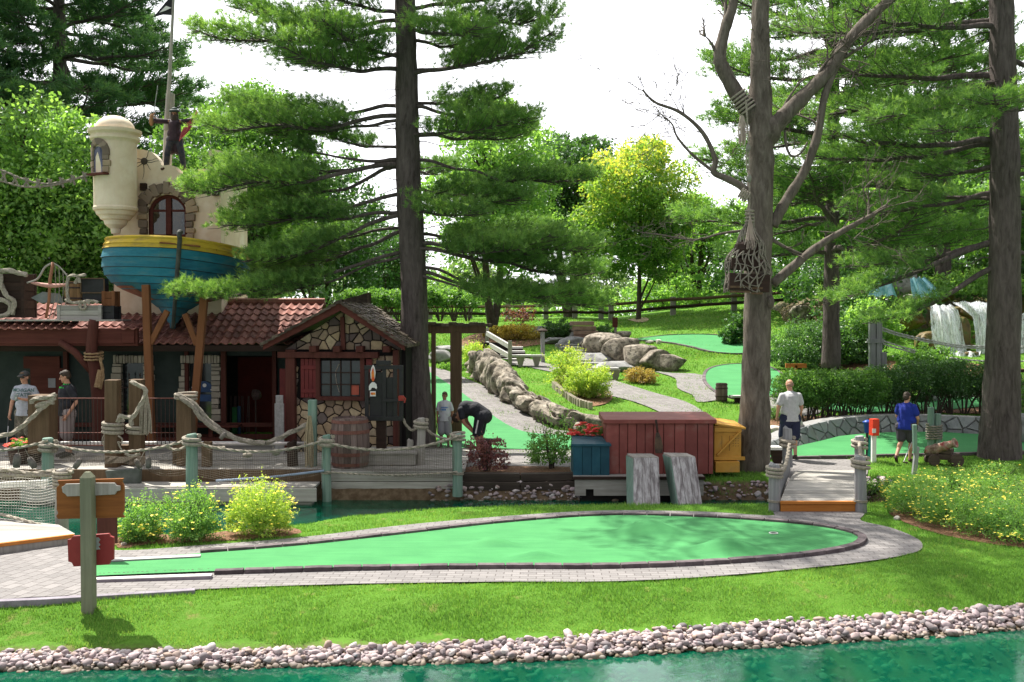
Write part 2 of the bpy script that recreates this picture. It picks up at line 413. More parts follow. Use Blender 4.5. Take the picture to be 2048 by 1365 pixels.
HUMP = [(1298, 1072, .19, .42, .20), (1452, 1108, .175, .42, .18), (985, 1096, .11, .26, .13), (1072, 1122, .10, .26, .13)]
HP = [(G(a, b), h_, sx_, sy_) for a, b, h_, sx_, sy_ in HUMP]
def hump(x, y):
    z = np.zeros_like(x)
    for p, h_, sx_, sy_ in HP: z += h_*np.exp(-((x-p.x)/sx_)**2-((y-p.y)/sy_)**2)
    return z
GREEN = [(184, 1158), (200, 1158), (430, 1149), (700, 1141), (1000, 1137), (1200, 1137), (1400, 1130), (1560, 1118), (1680, 1102), (1716, 1086), (1700, 1072), (1630, 1058), (1500, 1046), (1350, 1038), (1200, 1037), (1000, 1052), (800, 1075), (600, 1097), (400, 1113), (200, 1127), (184, 1129)]
PATH = [(-260, 1215), (0, 1205), (190, 1196), (390, 1183), (650, 1173), (1000, 1167), (1200, 1167), (1400, 1158), (1600, 1141), (1750, 1124), (1830, 1108), (1845, 1094), (1830, 1078), (1780, 1058), (1722, 1044), (1718, 1026), (1558, 1026), (1540, 1034), (1400, 1026), (1200, 1024), (1000, 1036), (800, 1054), (600, 1078), (400, 1094), (235, 1104), (140, 1088), (0, 1112), (-260, 1125)]
patch('brick_path', PATH, m_pave, .022, .2, sub=5)
gro, GL = patch('putting_green', GREEN, m_turf, .042, .09, bump=hump)
patch('paved_area', [(-150, 1202), (60, 1199), (150, 1192), (185, 1160), (190, 1125), (175, 1102), (130, 1095), (0, 1116), (-150, 1126)], m_pave2, .027, .2, sub=4)
cp_ = G(1547, 1073); zc_ = hz(cp_.x, cp_.y)+.046
mb = MB(); mb.lathe([(.001, .0), (.052, .0)], (cp_.x, cp_.y, zc_), 18, cap=False); cu_ = thing('golf_cup', 'small white rimmed cup sunk in the near putting green', 'cup', (cp_.x, cp_.y, zc_)); build('hole', mb, m_black, cu_)
mb = MB(); mb.lathe([(.052, .002), (.052, .006), (.066, .006), (.066, .0)], (cp_.x, cp_.y, zc_), 18, cap=False); build('rim', mb, m_white, cu_)
# kerbs
m_kerb = mat('purple_grey_kerb_brick', (.07, .055, .06), (.13, .105, .11), .85, 8, .5, 60, tint=.3)
def kerb(name, line, w_=.11, h=.09, bl=.40, closed=False, off=0, mat_=None, gap=.015, kind='structure', lift=0):
    P = [Vector(p) for p in line]
    L = [0]
    for i in range(len(P)-(0 if closed else 1)): L.append(L[-1]+(P[(i+1) % len(P)]-P[i]).length)
    if closed: P = P+[P[0]]
    A = np.array([tuple(p) for p in P]); T = L[-1]; k = max(1, round(T/bl)); mb = MB()
    at = lambda s: Vector([float(np.interp(s, L, A[:, i])) for i in range(3)])
    for i in range(k):
        s0 = T*i/k+gap/2; s1 = T*(i+1)/k-gap/2; m_ = 2 if bl > .15 else 1
        rows = []
        for j in range(m_+1):
            s = s0+(s1-s0)*j/m_; p = at(s); d = (at(min(s+.02, T))-at(max(s-.02, 0))); d.z = 0; d.normalize(); nr = Vector((d.y, -d.x, 0))
            z0 = hz(p.x, p.y)+lift; dz = random.uniform(-.004, .004)
            a = p+nr*off; b_ = p+nr*(off+w_)
            rows.append([Vector((a.x, a.y, z0-.04)), Vector((a.x, a.y, z0+h+dz)), Vector((b_.x, b_.y, z0+h+dz)), Vector((b_.x, b_.y, z0-.04))])
        vs = [v_ for r_ in rows for v_ in r_]; fs = [(0, 1, 2, 3), tuple(4*m_+c for c in (3, 2, 1, 0))]
        for j in range(m_):
            o_ = 4*j; fs += [(o_+c, o_+(c+1) % 4, o_+4+(c+1) % 4, o_+4+c) for c in range(4)]
        mb.add(vs, fs, random.random())
    o = build(name, mb, mat_ or m_kerb, bevel=.008); o['kind'] = kind; return o
ln = crv([G(*p) for p in GREEN[2:19]], 8)
kerb('kerb', ln, .12, .075, .36, off=0)
# concrete strips with lettering marks either side of the tee
m_conc = mat('pale_concrete', (.52, .50, .48), (.62, .60, .58), .8, 6, .1)
m_stone = mat('purple_concrete', (.17, .15, .18), (.25, .23, .26), .8, 6, .3)
for pts, lab in (([(186, 1165), (427, 1158)], 'front'), ([(186, 1129), (403, 1118)], 'rear')):
    L_ = [G(*pts[0]), G(*pts[1])]
    kerb('tee_kerb', [L_[0].lerp(L_[1], t) for t in (0, .25, .5, .75, 1)], .11, .06, 3.9, mat_=m_stone, off=0)
    kerb('tee_kerb_top', [L_[0].lerp(L_[1], t) for t in (0, .25, .5, .75, 1)], .106, .004, 3.9, mat_=m_conc, off=.002, lift=.0605)
# worn dark marks on the front strip (unreadable letters)
a_, b_ = G(200, 1158), G(415, 1149); mb = MB()
for k in range(24):
    t = k/23
    if .42 < t < .62 and k % 2: continue
    p = a_.lerp(b_, t+random.uniform(-.01, .01)); p.z = hz(p.x, p.y)+.068
    mb.box(p+Vector((0, random.uniform(-.008, .008), 0)), (random.uniform(.012, .035), random.uniform(.010, .022), .002), rz=random.uniform(-.6, .6))
tag(build('kerb_marks', mb, m_iron), kind='structure')
kerb('timber_edge', [G(*p) for p in [(-200, 1216), (0, 1208), (100, 1203), (190, 1198), (392, 1184)]], .10, .05, 2.2, mat_=m_stone)
# hill paths and greens
LANE = [(845, 745), (870, 752), (905, 775), (960, 815), (1030, 860), (1100, 872), (1180, 876), (1180, 898), (1100, 902), (1000, 900), (940, 897), (880, 905), (875, 850), (866, 800), (850, 765)]
patch('putting_green', LANE, m_turf, .035, .25, sub=4)
patch('brick_path', [(850, 735), (890, 742), (935, 760), (1000, 790), (1060, 835), (1110, 862), (1200, 868), (1200, 882), (1100, 874), (1030, 862), (960, 817), (905, 777), (870, 753), (845, 745)], m_pave3, .03, .25, sub=3)
patch('brick_path', [(925, 905), (1000, 902), (1160, 902), (1220, 935), (1160, 942), (1050, 942), (925, 938)], m_pave3, .02, .3, sub=3)
patch('brick_path', [(1205, 752), (1235, 765), (1300, 785), (1370, 805), (1415, 832), (1430, 850), (1345, 850), (1330, 832), (1270, 806), (1215, 792), (1180, 780), (1190, 762)], m_pave3, .03, .3, sub=3)
patch('brick_path', [(1310, 745), (1345, 748), (1405, 752), (1415, 775), (1445, 800), (1430, 803), (1395, 806), (1385, 792), (1355, 778), (1350, 758)], m_pave3, .03, .3, sub=3)
patch('brick_path', [(975, 728), (1040, 733), (1100, 745), (1180, 757), (1225, 752), (1235, 742), (1170, 735), (1095, 728), (1040, 716), (985, 716)], m_pave3, .03, .3, sub=3)
gr2, gl2 = patch('putting_green', [(1405, 762), (1412, 742), (1440, 733), (1480, 730), (1530, 733), (1560, 745), (1572, 765), (1560, 790), (1520, 800), (1470, 800), (1425, 785)], m_turf, .05, .4, sub=5)
kerb('kerb', gl2, .11, .06, .5, closed=True, off=0)
gr3, gl3 = patch('putting_green', [(1262, 682), (1320, 674), (1400, 671), (1460, 676), (1500, 690), (1512, 706), (1480, 710), (1420, 706), (1370, 694), (1320, 686)], m_turf, .06, .5, sub=5)
kerb('kerb', gl3, .13, .07, .6, closed=True, off=0)
gr4, gl4 = patch('putting_green', [(1480, 921), (1560, 918), (1700, 915), (1860, 911), (1990, 908), (2090, 905), (2090, 872), (1960, 872), (1880, 868), (1800, 868), (1720, 872), (1640, 882), (1580, 900), (1520, 905), (1480, 905)], m_turf, .045, .25, sub=4)
kerb('kerb', crv([G(*p) for p in [(1480, 922), (1560, 919), (1700, 916), (1860, 912), (1990, 909), (2090, 906)]], 6), .12, .07, .6)
patch('brick_path', [(1545, 935), (1560, 922), (1640, 921), (1715, 922), (1735, 935), (1730, 960), (1700, 985), (1570, 985), (1560, 955)], m_pave3, .02, .25, sub=3)
gr5, gl5 = patch('putting_green', [(1640, 818), (1700, 806), (1800, 800), (1880, 798), (1960, 800), (1990, 812), (1900, 822), (1800, 826), (1700, 828)], m_turf, .05, .4, sub=5)
patch('brick_path', [(1500, 800), (1560, 795), (1620, 815), (1640, 828), (1560, 838), (1500, 834)], m_pave3, .03, .3, sub=3)
patch('brick_path', [(1880, 796), (1960, 798), (2080, 806), (2080, 790), (1960, 782), (1880, 784)], m_pave3, .03, .3, sub=3)
# mulch beds
patch('mulch_bed', [(225, 1086), (300, 1090), (400, 1086), (500, 1080), (590, 1072), (600, 1062), (560, 1056), (450, 1064), (330, 1070), (240, 1072)], m_mulch, .012, .15, sub=4)
patch('mulch_bed', [(1790, 1036), (1840, 1058), (1930, 1081), (2050, 1097), (2200, 1104), (2200, 965), (2050, 965), (1900, 985), (1820, 1005), (1780, 1022)], m_mulch, .012, .2, sub=4)
patch('mulch_bed', [(1530, 858), (1600, 852), (1700, 845), (1850, 828), (1990, 832), (2080, 842), (2080, 812), (1990, 815), (1850, 826), (1700, 832), (1560, 838), (1520, 845)], m_mulch, .03, .25, sub=4)
patch('mulch_bed', [(1110, 778), (1150, 805), (1185, 815), (1225, 800), (1200, 770), (1130, 750), (1108, 762)], m_mulch, .03, .25, sub=4)
patch('mulch_bed', [(930, 700), (1000, 702), (1090, 690), (1240, 688), (1240, 676), (1080, 670), (970, 668), (925, 680)], m_mulch, .03, .4, sub=4)
patch('mulch_bed', [(1255, 640), (1275, 646), (1298, 641), (1280, 636)], mat('pale_mulch', (.45, .33, .22), (.55, .42, .30), .95, 20, .5), .03, .3, sub=4)
patch('mulch_bed', [(930, 950), (1000, 955), (1160, 950), (1160, 938), (1000, 935), (925, 938)], m_mulch, .03, .2, sub=3)
patch('mulch_bed', [(1640, 735), (1720, 742), (1850, 752), (2050, 770), (2050, 740), (1850, 725), (1700, 720), (1640, 722)], m_mulch, .03, .6, sub=3)

# water: one sheet at the pond's level
n = NT('pond_water'); v = n.coord((1, 1.5, 1))
f = n.noise(v, 5, 4, .55, .5); f2 = n.noise(n.coord((1, 1.8, 1)), 22, 3)
bm_ = n.bump(n.math('ADD', f, n.math('MULTIPLY', f2, .35)), .04, .03)
d = n.n('BsdfDiffuse'); n.l(n.ramp(n.noise(n.coord(), .8, 4), [(.3, (0.0, .07, .045)), (.7, (.002, .18, .10))]), d.inputs[0])
tr = n.n('BsdfTransparent'); tr.inputs[0].default_value = (.38, .88, .62, 1)
m1 = n.n('MixShader'); m1.inputs[0].default_value = .62; n.l(d.outputs[0], m1.inputs[1]); n.l(tr.outputs[0], m1.inputs[2])
gl = n.n('BsdfGlossy'); gl.inputs['Roughness'].default_value = .03; n.l(bm_, gl.inputs['Normal'])
fr = n.n('Fresnel'); fr.inputs[0].default_value = 1.5; n.l(bm_, fr.inputs['Normal'])
m2 = n.n('MixShader'); n.l(fr.outputs[0], m2.inputs[0]); n.l(m1.outputs[0], m2.inputs[1]); n.l(gl.outputs[0], m2.inputs[2])
m_water = n.done(m2)
wp = MB(); wp.add([(-60, -30, ZW), (60, -30, ZW), (60, 12.9, ZW), (7.5, 12.5, ZW), (4, 12, ZW), (-5, 11.2, ZW), (-60, 11, ZW)], [(0, 1, 2, 3, 4, 5, 6)])
tag(build('pond_water', wp, m_water), kind='structure')
wp = MB(); wp.add([(-60, 14.3, ZW), (-4, 14.6, ZW), (-2, 16.5, ZW), (7.6, 17.1, ZW), (7.6, 20.5, ZW), (-60, 20.5, ZW)], [(0, 1, 2, 3, 4, 5)])
tag(build('canal_water', wp, m_water), kind='structure')

# ---- grass blades: one object nobody could count
def in_any(pts, polys):
    c = np.zeros(len(pts), bool)
    for P in polys: c |= inside(P, pts)
    return c
def pxpoly(poly, sub=5): return np.array([(p.x, p.y) for p in crv([G(*q) for q in poly], sub, True)])
NOGRASS = [pxpoly(PATH), np.array([(p.x, p.y) for p in GL]), pxpoly([(225, 1086), (300, 1090), (400, 1086), (500, 1080), (590, 1072), (600, 1062), (560, 1056), (450, 1064), (330, 1070), (240, 1072)], 4),
           pxpoly([(1790, 1036), (1840, 1058), (1930, 1081), (2050, 1097), (2200, 1104), (2200, 965), (2050, 965), (1900, 985), (1820, 1005), (1780, 1022)], 4),
           pxpoly(LANE, 4), np.array([(p.x, p.y) for p in gl4]), pxpoly([(1540, 940), (1560, 918), (1640, 918), (1715, 920), (1740, 935), (1735, 965), (1705, 990), (1560, 990)], 3)]
def blades(x0, x1, y0, y1, n_, ln_, wd, keep):
    x = RG.uniform(x0, x1, n_); y = RG.uniform(y0, y1, n_); pts = np.stack([x, y], 1)
    k = keep(x, y) & ~in_any(pts, NOGRASS); x, y = x[k], y[k]; z = hgt(x, y); m = len(x)
    patchy = .75+.35*np.sin(x*2.3+np.sin(y*3.1))*np.sin(y*2.7+x)
    L = ln_*RG.uniform(.5, 1.15, m)*patchy; a = RG.uniform(0, 2*np.pi, m); b = RG.uniform(0, 2*np.pi, m); ln = RG.uniform(.1, .7, m)
    dx, dy = np.cos(a)*wd, np.sin(a)*wd
    P0 = np.stack([x-dx, y-dy, z-.01], 1); P1 = np.stack([x+dx, y+dy, z-.01], 1)
    P2 = np.stack([x+np.cos(b)*L*ln, y+np.sin(b)*L*ln, z+L], 1)
    V = np.stack([P0, P1, P2], 1).reshape(-1, 3); t = np.repeat(np.clip(RG.normal(.5, .22, m)+.2*np.sin(x*1.3)*np.sin(y*1.9), 0, 1), 3)
    return V, t
B = []
B.append(blades(-6.2, 7.5, 10.4, 13.6, 230000, .050, .0045, lambda x, y: (y-edge_w(x) > .36+.08*np.sin(x*6)) & (hgt(x, y) > -.3)))
B.append(blades(-6, 8.5, 13.5, 17.4, 90000, .055, .006, lambda x, y: (y < lip(x)+.35)))
B.append(blades(3.2, 13, 17, 23, 80000, .06, .008, lambda x, y: (hgt(x, y) > -.3) & ((x > 6.2) | (y > 19.6))))
B.append(blades(-2, 22, 23, 40, 110000, .07, .013, lambda x, y: (x > -1.5) | (y > 26)))
B.append(blades(-10, 24, 38, 54, 70000, .09, .022, lambda x, y: x > -10))
V = np.concatenate([b[0] for b in B]); t = np.concatenate([b[1] for b in B])
m_blade = leafmat('grass_blades', (.045, .135, .010), (.10, .25, .022), (.22, .32, .06), .35, .7, .15)
o = link('grass', mesh_np('grass', V, np.arange(len(V)).reshape(-1, 3), m_blade, t)); tag(o, kind='stuff')

# ---- river stones on the bank
ico = bmesh.new(); bmesh.ops.create_icosphere(ico, subdivisions=2, radius=1); IV = np.array([tuple(v.co) for v in ico.verts]); IF = np.array([[v.index for v in f.verts] for f in ico.faces]); ico.free()
n = NT('river_stone'); v = n.coord()
t_ = n.attr(); col = n.ramp(t_, [(0, (.13, .12, .13)), (.25, (.28, .23, .235)), (.5, (.40, .32, .335)), (.7, (.30, .22, .17)), (.85, (.50, .42, .43)), (.93, (.56, .52, .50)), (1, (.19, .19, .21))])
col = n.mix(n.ramp(n.noise(v, 18, 5), [(.4, (0, 0, 0)), (.75, (.5, .5, .5))]), col, (.18, .14, .13))
gz = n.n('NewGeometry'); sz_ = n.n('SeparateXYZ'); n.l(gz.outputs['Position'], sz_.inputs[0]); wz = n.n('MapRange'); wz.inputs[1].default_value = -.325; wz.inputs[2].default_value = -.365; n.l(sz_.outputs[2], wz.inputs[0])
col = n.mix(n.math('MULTIPLY', wz.outputs[0], .65), col, (.10, .085, .035))
m_peb = n.done(n.bsdf(col, .75, n.bump(n.noise(v, 40, 4), .3, .006), 0, .3))
def pebble_shape(r):
    V = IV.copy(); s = RG.normal(size=(8, 3)); s /= np.linalg.norm(s, axis=1)[:, None]
    for q in s: 
        d_ = V@q; V -= np.outer(np.clip(d_-.60, 0, 1)*.92, q)
    V *= np.array([1, RG.uniform(.6, .85), RG.uniform(.42, .7)])*r
    a = RG.uniform(0, 6.28); c, s_ = math.cos(a), math.sin(a); V = V@np.array([[c, -s_, 0], [s_, c, 0], [0, 0, 1]])
    b = RG.normal(0, .3); c, s_ = math.cos(b), math.sin(b); return V@np.array([[1, 0, 0], [0, c, -s_], [0, s_, c]])
pl = []
for k in range(6800):
    x = RG.uniform(-5.9, 7.6); u = RG.beta(1.5, 1.5); wid = .30+.13*float(sst(-2, 3, x))
    y = float(edge_w(x))-.06+u*wid+RG.normal(0, .02); r = float(np.clip(RG.lognormal(-3.36, .36), .016, .085))
    pl.append((r, x, y, hz(x, y)+r*.35+.05*math.exp(-((u-.5)/.3)**2)*RG.uniform(0, 1)))
pl.sort(key=lambda q: -q[0])
for i, (r, x, y, z) in enumerate(pl[:300]):
    me = mesh_np('river_stone', pebble_shape(r), IF, m_peb, np.full(len(IV), RG.uniform(0, 1)), True)
    tag(link('river_stone', me, loc=(x, y, z)), 'one of the larger smooth river stones lining the pond edge in the foreground', 'stone', 'large river stones along the pond edge')
def stonepile(name, lst, label=None):
    Vs, Fs, Ts = [], [], []; o_ = 0
    for (r, x, y, z) in lst:
        V = pebble_shape(r)+np.array([x, y, z]); Vs.append(V); Fs.append(IF+o_); Ts.append(np.full(len(V), RG.uniform(0, 1))); o_ += len(V)
    o = link(name, mesh_np(name, np.concatenate(Vs), np.concatenate(Fs), m_peb, np.concatenate(Ts), True)); tag(o, kind='stuff'); return o
for k in range(1500):
    x = RG.uniform(-6, 7.8); y = float(edge_w(x))-RG.uniform(.02, 1.3)**1.2; r = float(RG.uniform(.03, .075)); pl.append((r, x, y, min(hz(x, y)+r*.3, ZW-.01-r*.5)))
stonepile('small_river_stones', pl[300:])
fl = []
for k in range(2600):
    x = RG.uniform(-1.6, 7.2); y = RG.uniform(19.2, 20.0)
    if 1.3 < x < 3.7 and y < 19.6: continue
    if x > 3.6 and RG.random() < .55: continue
    r = float(np.clip(RG.lognormal(-3.0, .35), .025, .11)); fl.append((r, x, y, hz(x, y)+r*.3))
stonepile('canal_bank_stones', fl)
# ================================================================== TREES
def barkmat(name, c1, c2, rid=14, st=1.0, dist=.04, c3=None):
    n = NT(name); v = n.coord((rid, rid, 2.6)); f = n.noise(v, 1.0, 8, .7, .6)
    col = n.ramp(f, [(.3, c1), (.55, c2), (.75, c3 or tuple(x*1.35 for x in c2))])
    f3 = n.noise(n.coord((1, 1, .5)), 2.5, 4); col = n.mix(n.ramp(f3, [(.45, (0, 0, 0)), (.75, (.5, .5, .5))]), col, tuple(x*1.5 for x in c2))
    return n.done(n.bsdf(col, .95, n.bump(f, st, dist), 0, .15))
m_bark = barkmat('pine_bark', (.038, .030, .028), (.115, .096, .090))
m_bark2 = barkmat('grey_hardwood_bark', (.055, .045, .036), (.145, .124, .104), 10, .8, .03, (.24, .21, .18))
m_twig = mat('twig_bark', (.05, .038, .03), (.09, .07, .055), .9, 8, .3)
m_needle = leafmat('pine_needles', (.030, .098, .024), (.084, .205, .038), (.180, .320, .060), .40, .5, .25)
m_needle2 = leafmat('blue_pine_needles', (0.020, 0.080, 0.035), (0.051, 0.152, 0.051), (0.109, 0.225, 0.065), .38, .5, .25)
m_leaf = leafmat('green_leaves', (0.032, 0.109, 0.014), (0.080, 0.210, 0.029), (0.174, 0.334, 0.051), .45, .45, .4)
m_leafL = leafmat('light_green_leaves', (0.080, 0.203, 0.032), (0.145, 0.304, 0.058), (0.275, 0.435, 0.102), .5, .5, .35)
m_leafD = leafmat('dark_green_leaves', (0.017, 0.070, 0.014), (0.041, 0.128, 0.023), (0.094, 0.217, 0.051), .35, .4, .5)
m_leafY = leafmat('yellowing_leaves', (0.043, 0.138, 0.017), (0.145, 0.275, 0.029), (0.609, 0.522, 0.043), .45, .5, .3)
m_far = leafmat('haze_pale_leaves', (.075, .14, .075), (.13, .21, .10), (.20, .28, .14), .4, .7, .1)  # distance haze painted in as paler, bluer leaf colours
m_shrubY = leafmat('yellow_green_shrub_leaves', (0.102, 0.217, 0.017), (0.246, 0.377, 0.032), (0.522, 0.522, 0.043), .45, .5, .3)
m_shrub = leafmat('shrub_leaves', (0.051, 0.145, 0.026), (0.116, 0.275, 0.043), (0.232, 0.406, 0.072), .45, .5, .3)
m_gold = leafmat('golden_shrub_leaves', (.17, .15, .02), (.36, .27, .03), (.5, .36, .06), .45, .5, .3)
m_bronze = leafmat('bronze_shrub_leaves', (0.145, 0.102, 0.029), (0.290, 0.203, 0.043), (0.435, 0.319, 0.072), .4, .5, .3)
m_purple = leafmat('purple_shrub_leaves', (0.065, 0.017, 0.026), (0.160, 0.041, 0.051), (0.290, 0.102, 0.116), .35, .5, .4)
m_petal = leafmat('yellow_petals', (.75, .60, .02), (.85, .72, .03), None, .25, .6, .2)
m_redpetal = leafmat('red_petals', (.55, .02, .03), (.75, .05, .05), None, .25, .6, .2)

def rnd_dir(m):
    a = RG.normal(size=(m, 3)); return a/np.linalg.norm(a, axis=1)[:, None]
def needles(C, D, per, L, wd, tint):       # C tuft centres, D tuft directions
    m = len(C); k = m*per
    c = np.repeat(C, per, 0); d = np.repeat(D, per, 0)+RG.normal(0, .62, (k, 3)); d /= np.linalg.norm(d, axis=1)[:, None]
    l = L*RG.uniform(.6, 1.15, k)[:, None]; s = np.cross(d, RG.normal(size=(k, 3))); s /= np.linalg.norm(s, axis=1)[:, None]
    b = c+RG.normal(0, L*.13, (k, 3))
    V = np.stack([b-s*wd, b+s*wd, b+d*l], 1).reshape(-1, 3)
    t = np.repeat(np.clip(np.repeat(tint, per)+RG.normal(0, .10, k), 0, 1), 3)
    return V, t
def pine_branch(mb, a, b, r0, tufts, rng, pad=.9, dens=1.0, start=.35, flat=.3, tint=0):
    """a -> b main limb with side twigs; tuft centres are appended to tufts"""
    a = Vector(a); b = Vector(b); L = (b-a).length; d = (b-a).normalized()
    side = d.cross(Vector((0, 0, 1))).normalized()
    sag = L*rng.uniform(.02, .07)
    P = []
    for i in range(9):
        t = i/8; p = a.lerp(b, t)+Vector((0, 0, -sag*math.sin(math.pi*t)))+side*(.05*L*math.sin(t*5+rng.uniform(0, .6)))*.4
        P.append(p+Vector((0, 0, rng.gauss(0, .035)*L*.25+.06*L*math.sin(t*3.1+1.6)*.3)) if 0 < i < 8 else p)
    P = crv(P, 3); m = len(P)
    mb.tube(P, [r0*(1-.85*i/(m-1))+.006 for i in range(m)], 6)
    nt_ = int(L*8*dens)+4
    for i in range(nt_):
        t = start+(1-start)*(i+rng.random())/nt_; q = P[min(m-1, int(t*(m-1)))]
        sg = 1 if i % 2 else -1; l = pad*(.35+.75*math.sin(math.pi*min(1, (t-start)/(1-start)*.85+.12)))*rng.uniform(.55, 1.15)
        dv = (d*rng.uniform(.35, .95)+side*sg*rng.uniform(.5, 1.1)+Vector((0, 0, rng.uniform(-.05, .32)))).normalized()
        e = q+dv*l; mid = q.lerp(e, .5)+Vector((0, 0, -.03))
        mb.tube([q, mid, e], [.012+.003*l, .008, .004], 4, cap=False)
        k = int(l*15*dens)+3
        for j in range(k):
            u = .18+.82*(j+rng.random())/k; c = q.lerp(e, u)+Vector((rng.gauss(0, .09), rng.gauss(0, .09), rng.gauss(0, .05)+rng.random()*flat))
            dd = (dv+Vector((0, 0, .55))+Vector((rng.gauss(0, .3), rng.gauss(0, .3), rng.gauss(0, .2)))).normalized()
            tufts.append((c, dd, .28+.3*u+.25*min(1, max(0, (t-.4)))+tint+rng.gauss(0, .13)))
def finish_pine(root, mbT, mbB, tufts, per, L, wd, m_n, m_b=None):
    m_b = m_b or m_bark
    build('trunk', mbT, m_b, root, smooth=True)
    br = build('branches', mbB, m_b, root, smooth=True)
    C = np.array([tuple(t[0]) for t in tufts]); D = np.array([tuple(t[1]) for t in tufts]); T = np.array([t[2] for t in tufts])
    V, t = needles(C, D, per, L, wd, T); V -= np.array(tuple(ORG[root.name]))
    link('crown', mesh_np('crown', V, np.arange(len(V)).reshape(-1, 3), m_n, t), root)
def trunk_pts(P, R_, n_=20, mb=None, sides=14, wob=.012):
    P = crv(P, 6); m = len(P); rr = np.interp(np.linspace(0, 1, m), np.linspace(0, 1, len(R_)), R_)
    mb = mb or MB(); o = len(mb.v); mb.tube(P, [float(r) for r in rr], sides)
    for i in range(o, len(mb.v)):
        v = mb.v[i]; mb.v[i] = (v[0]+random.gauss(0, wob), v[1]+random.gauss(0, wob), v[2])
    return mb, P

# --- the large white pine in the middle, its limbs where the photograph has them
def centre_pine():
    Yt = 23.6; base = W(838, 884, Yt); rng = random.Random(3)
    r = thing('pine_tree', 'tall pine with a thick dark trunk and layered branches standing beside the stone cottage', 'tree', base)
    T, P = trunk_pts([base+Vector((0, 0, -.3)), W(836, 860, Yt), W(829, 700, Yt), W(828, 560, Yt), W(818, 380, Yt), W(814, 200, Yt), W(812, 60, Yt), W(808, -160, Yt), W(805, -420, Yt), W(804, -1050, Yt)], [.46, .38, .315, .30, .285, .26, .235, .20, .17, .04], sides=18)
    B = MB(); tf = []
    def at(py): return W(float(np.interp(py, [-420, 60, 380, 560, 880], [805, 812, 818, 828, 838])), py, Yt)
    S = [ # start y, tip (px,py), depth shift, pad, start, r
        (60, (385, 60), -1.2, 1.1, .30, .07), (40, (470, 15), .8, 1.0, .35, .06), (140, (565, 95), -1.8, 1.2, .25, .07), (120, (640, 40), -2.2, 1.0, .3, .06), (30, (600, -30), -1, 1.1, .3, .06), (100, (600, 125), .9, .9, .35, .05),
        (232, (405, 245), -1.0, .95, .36, .07), (215, (470, 205), 1.2, 1.0, .45, .06), (240, (520, 262), .3, .7, .4, .05),
        (326, (590, 288), -.3, .25, .9, .06),
        (328, (365, 372), -1.6, 1.0, .50, .075), (322, (440, 330), .9, .9, .5, .06), (300, (640, 265), 1.4, .6, .45, .05),
        (385, (445, 452), -.8, 1.0, .50, .06), (335, (480, 420), .9, .8, .55, .06), (422, (560, 425), -.4, .8, .5, .06),
        (425, (500, 520), -.9, 1.0, .52, .07), (455, (530, 545), .7, 1.0, .5, .06), (452, (600, 480), 1.6, .7, .5, .05),
        (500, (345, 588), -1.7, .85, .52, .06), (505, (500, 590), -.9, .7, .58, .045),
        (40, (1115, 28), -.6, 1.0, .28, .06), (20, (1030, -20), .9, 1.0, .3, .06), (152, (1105, 62), -1.3, .95, .38, .07), (80, (980, 90), 1.2, .9, .3, .05), (60, (950, 50), -2.2, .9, .25, .05), (150, (1000, 100), .4, .8, .4, .05),
        (210, (1010, 190), .6, .9, .3, .05), (215, (1060, 235), -.8, 1.1, .35, .06), (272, (1055, 262), .9, .9, .4, .06), (270, (1000, 240), -1.6, .9, .3, .05),
        (320, (1190, 345), -.5, .75, .60, .05), (345, (900, 330), 2, .6, .3, .04),
        (378, (1040, 395), -.7, 1.1, .25, .05), (400, (1000, 365), .8, 1.0, .3, .05), (415, (940, 420), -1.7, .9, .25, .05),
        (490, (1185, 490), -.8, 1.25, .30, .07), (498, (1200, 545), .3, 1.2, .4, .07), (470, (1080, 450), 1.2, 1.0, .3, .05), (500, (1100, 470), -1.8, 1.0, .3, .05),
        (540, (1160, 585), -.9, .95, .50, .055), (535, (1210, 600), .8, 1.0, .5, .05), (545, (1030, 600), -1.4, .7, .55, .04),
        (-60, (500, -60), -.5, 1.1, .25, .06), (-80, (1050, -90), -.5, 1.0, .25, .06), (-180, (560, -200), .5, 1.1, .2, .05), (-200, (1010, -230), 0, 1.1, .2, .05), (-120, (700, -100), -2.4, 1.1, .2, .05), (-300, (640, -330), 0, 1, .2, .04), (-300, (960, -340), 0, 1, .2, .04)]
    for k in range(34):
        an = k*2.4; zz_ = 13+8.5*k/34; L_ = 4.6*(1-.55*k/34); a_ = W(806, 0, Yt); a_ = Vector((a_.x, Yt, zz_)); pine_branch(B, a_, a_+Vector((math.cos(an)*L_, math.sin(an)*L_, .3)), .045, tf, rng, 1.0, .55, .3, .3)
    for (y0, tip, dd, pad, st, r0) in S:
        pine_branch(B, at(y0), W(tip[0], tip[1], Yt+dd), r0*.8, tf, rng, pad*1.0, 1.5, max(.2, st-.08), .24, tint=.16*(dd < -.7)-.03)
    # bare dead twigs
    for k in range(26):
        y0 = rng.uniform(180, 540); a = at(y0); sg = rng.choice((-1, 1)); L = rng.uniform(.5, 1.6)
        pts = [a]
        for j in range(4): pts.append(pts[-1]+Vector((sg*L*.28, rng.gauss(0, .12), rng.gauss(-.01, .06))))
        B.tube(pts, [.016, .012, .009, .006, .003], 4, cap=False)
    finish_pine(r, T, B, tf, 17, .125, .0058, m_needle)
centre_pine()

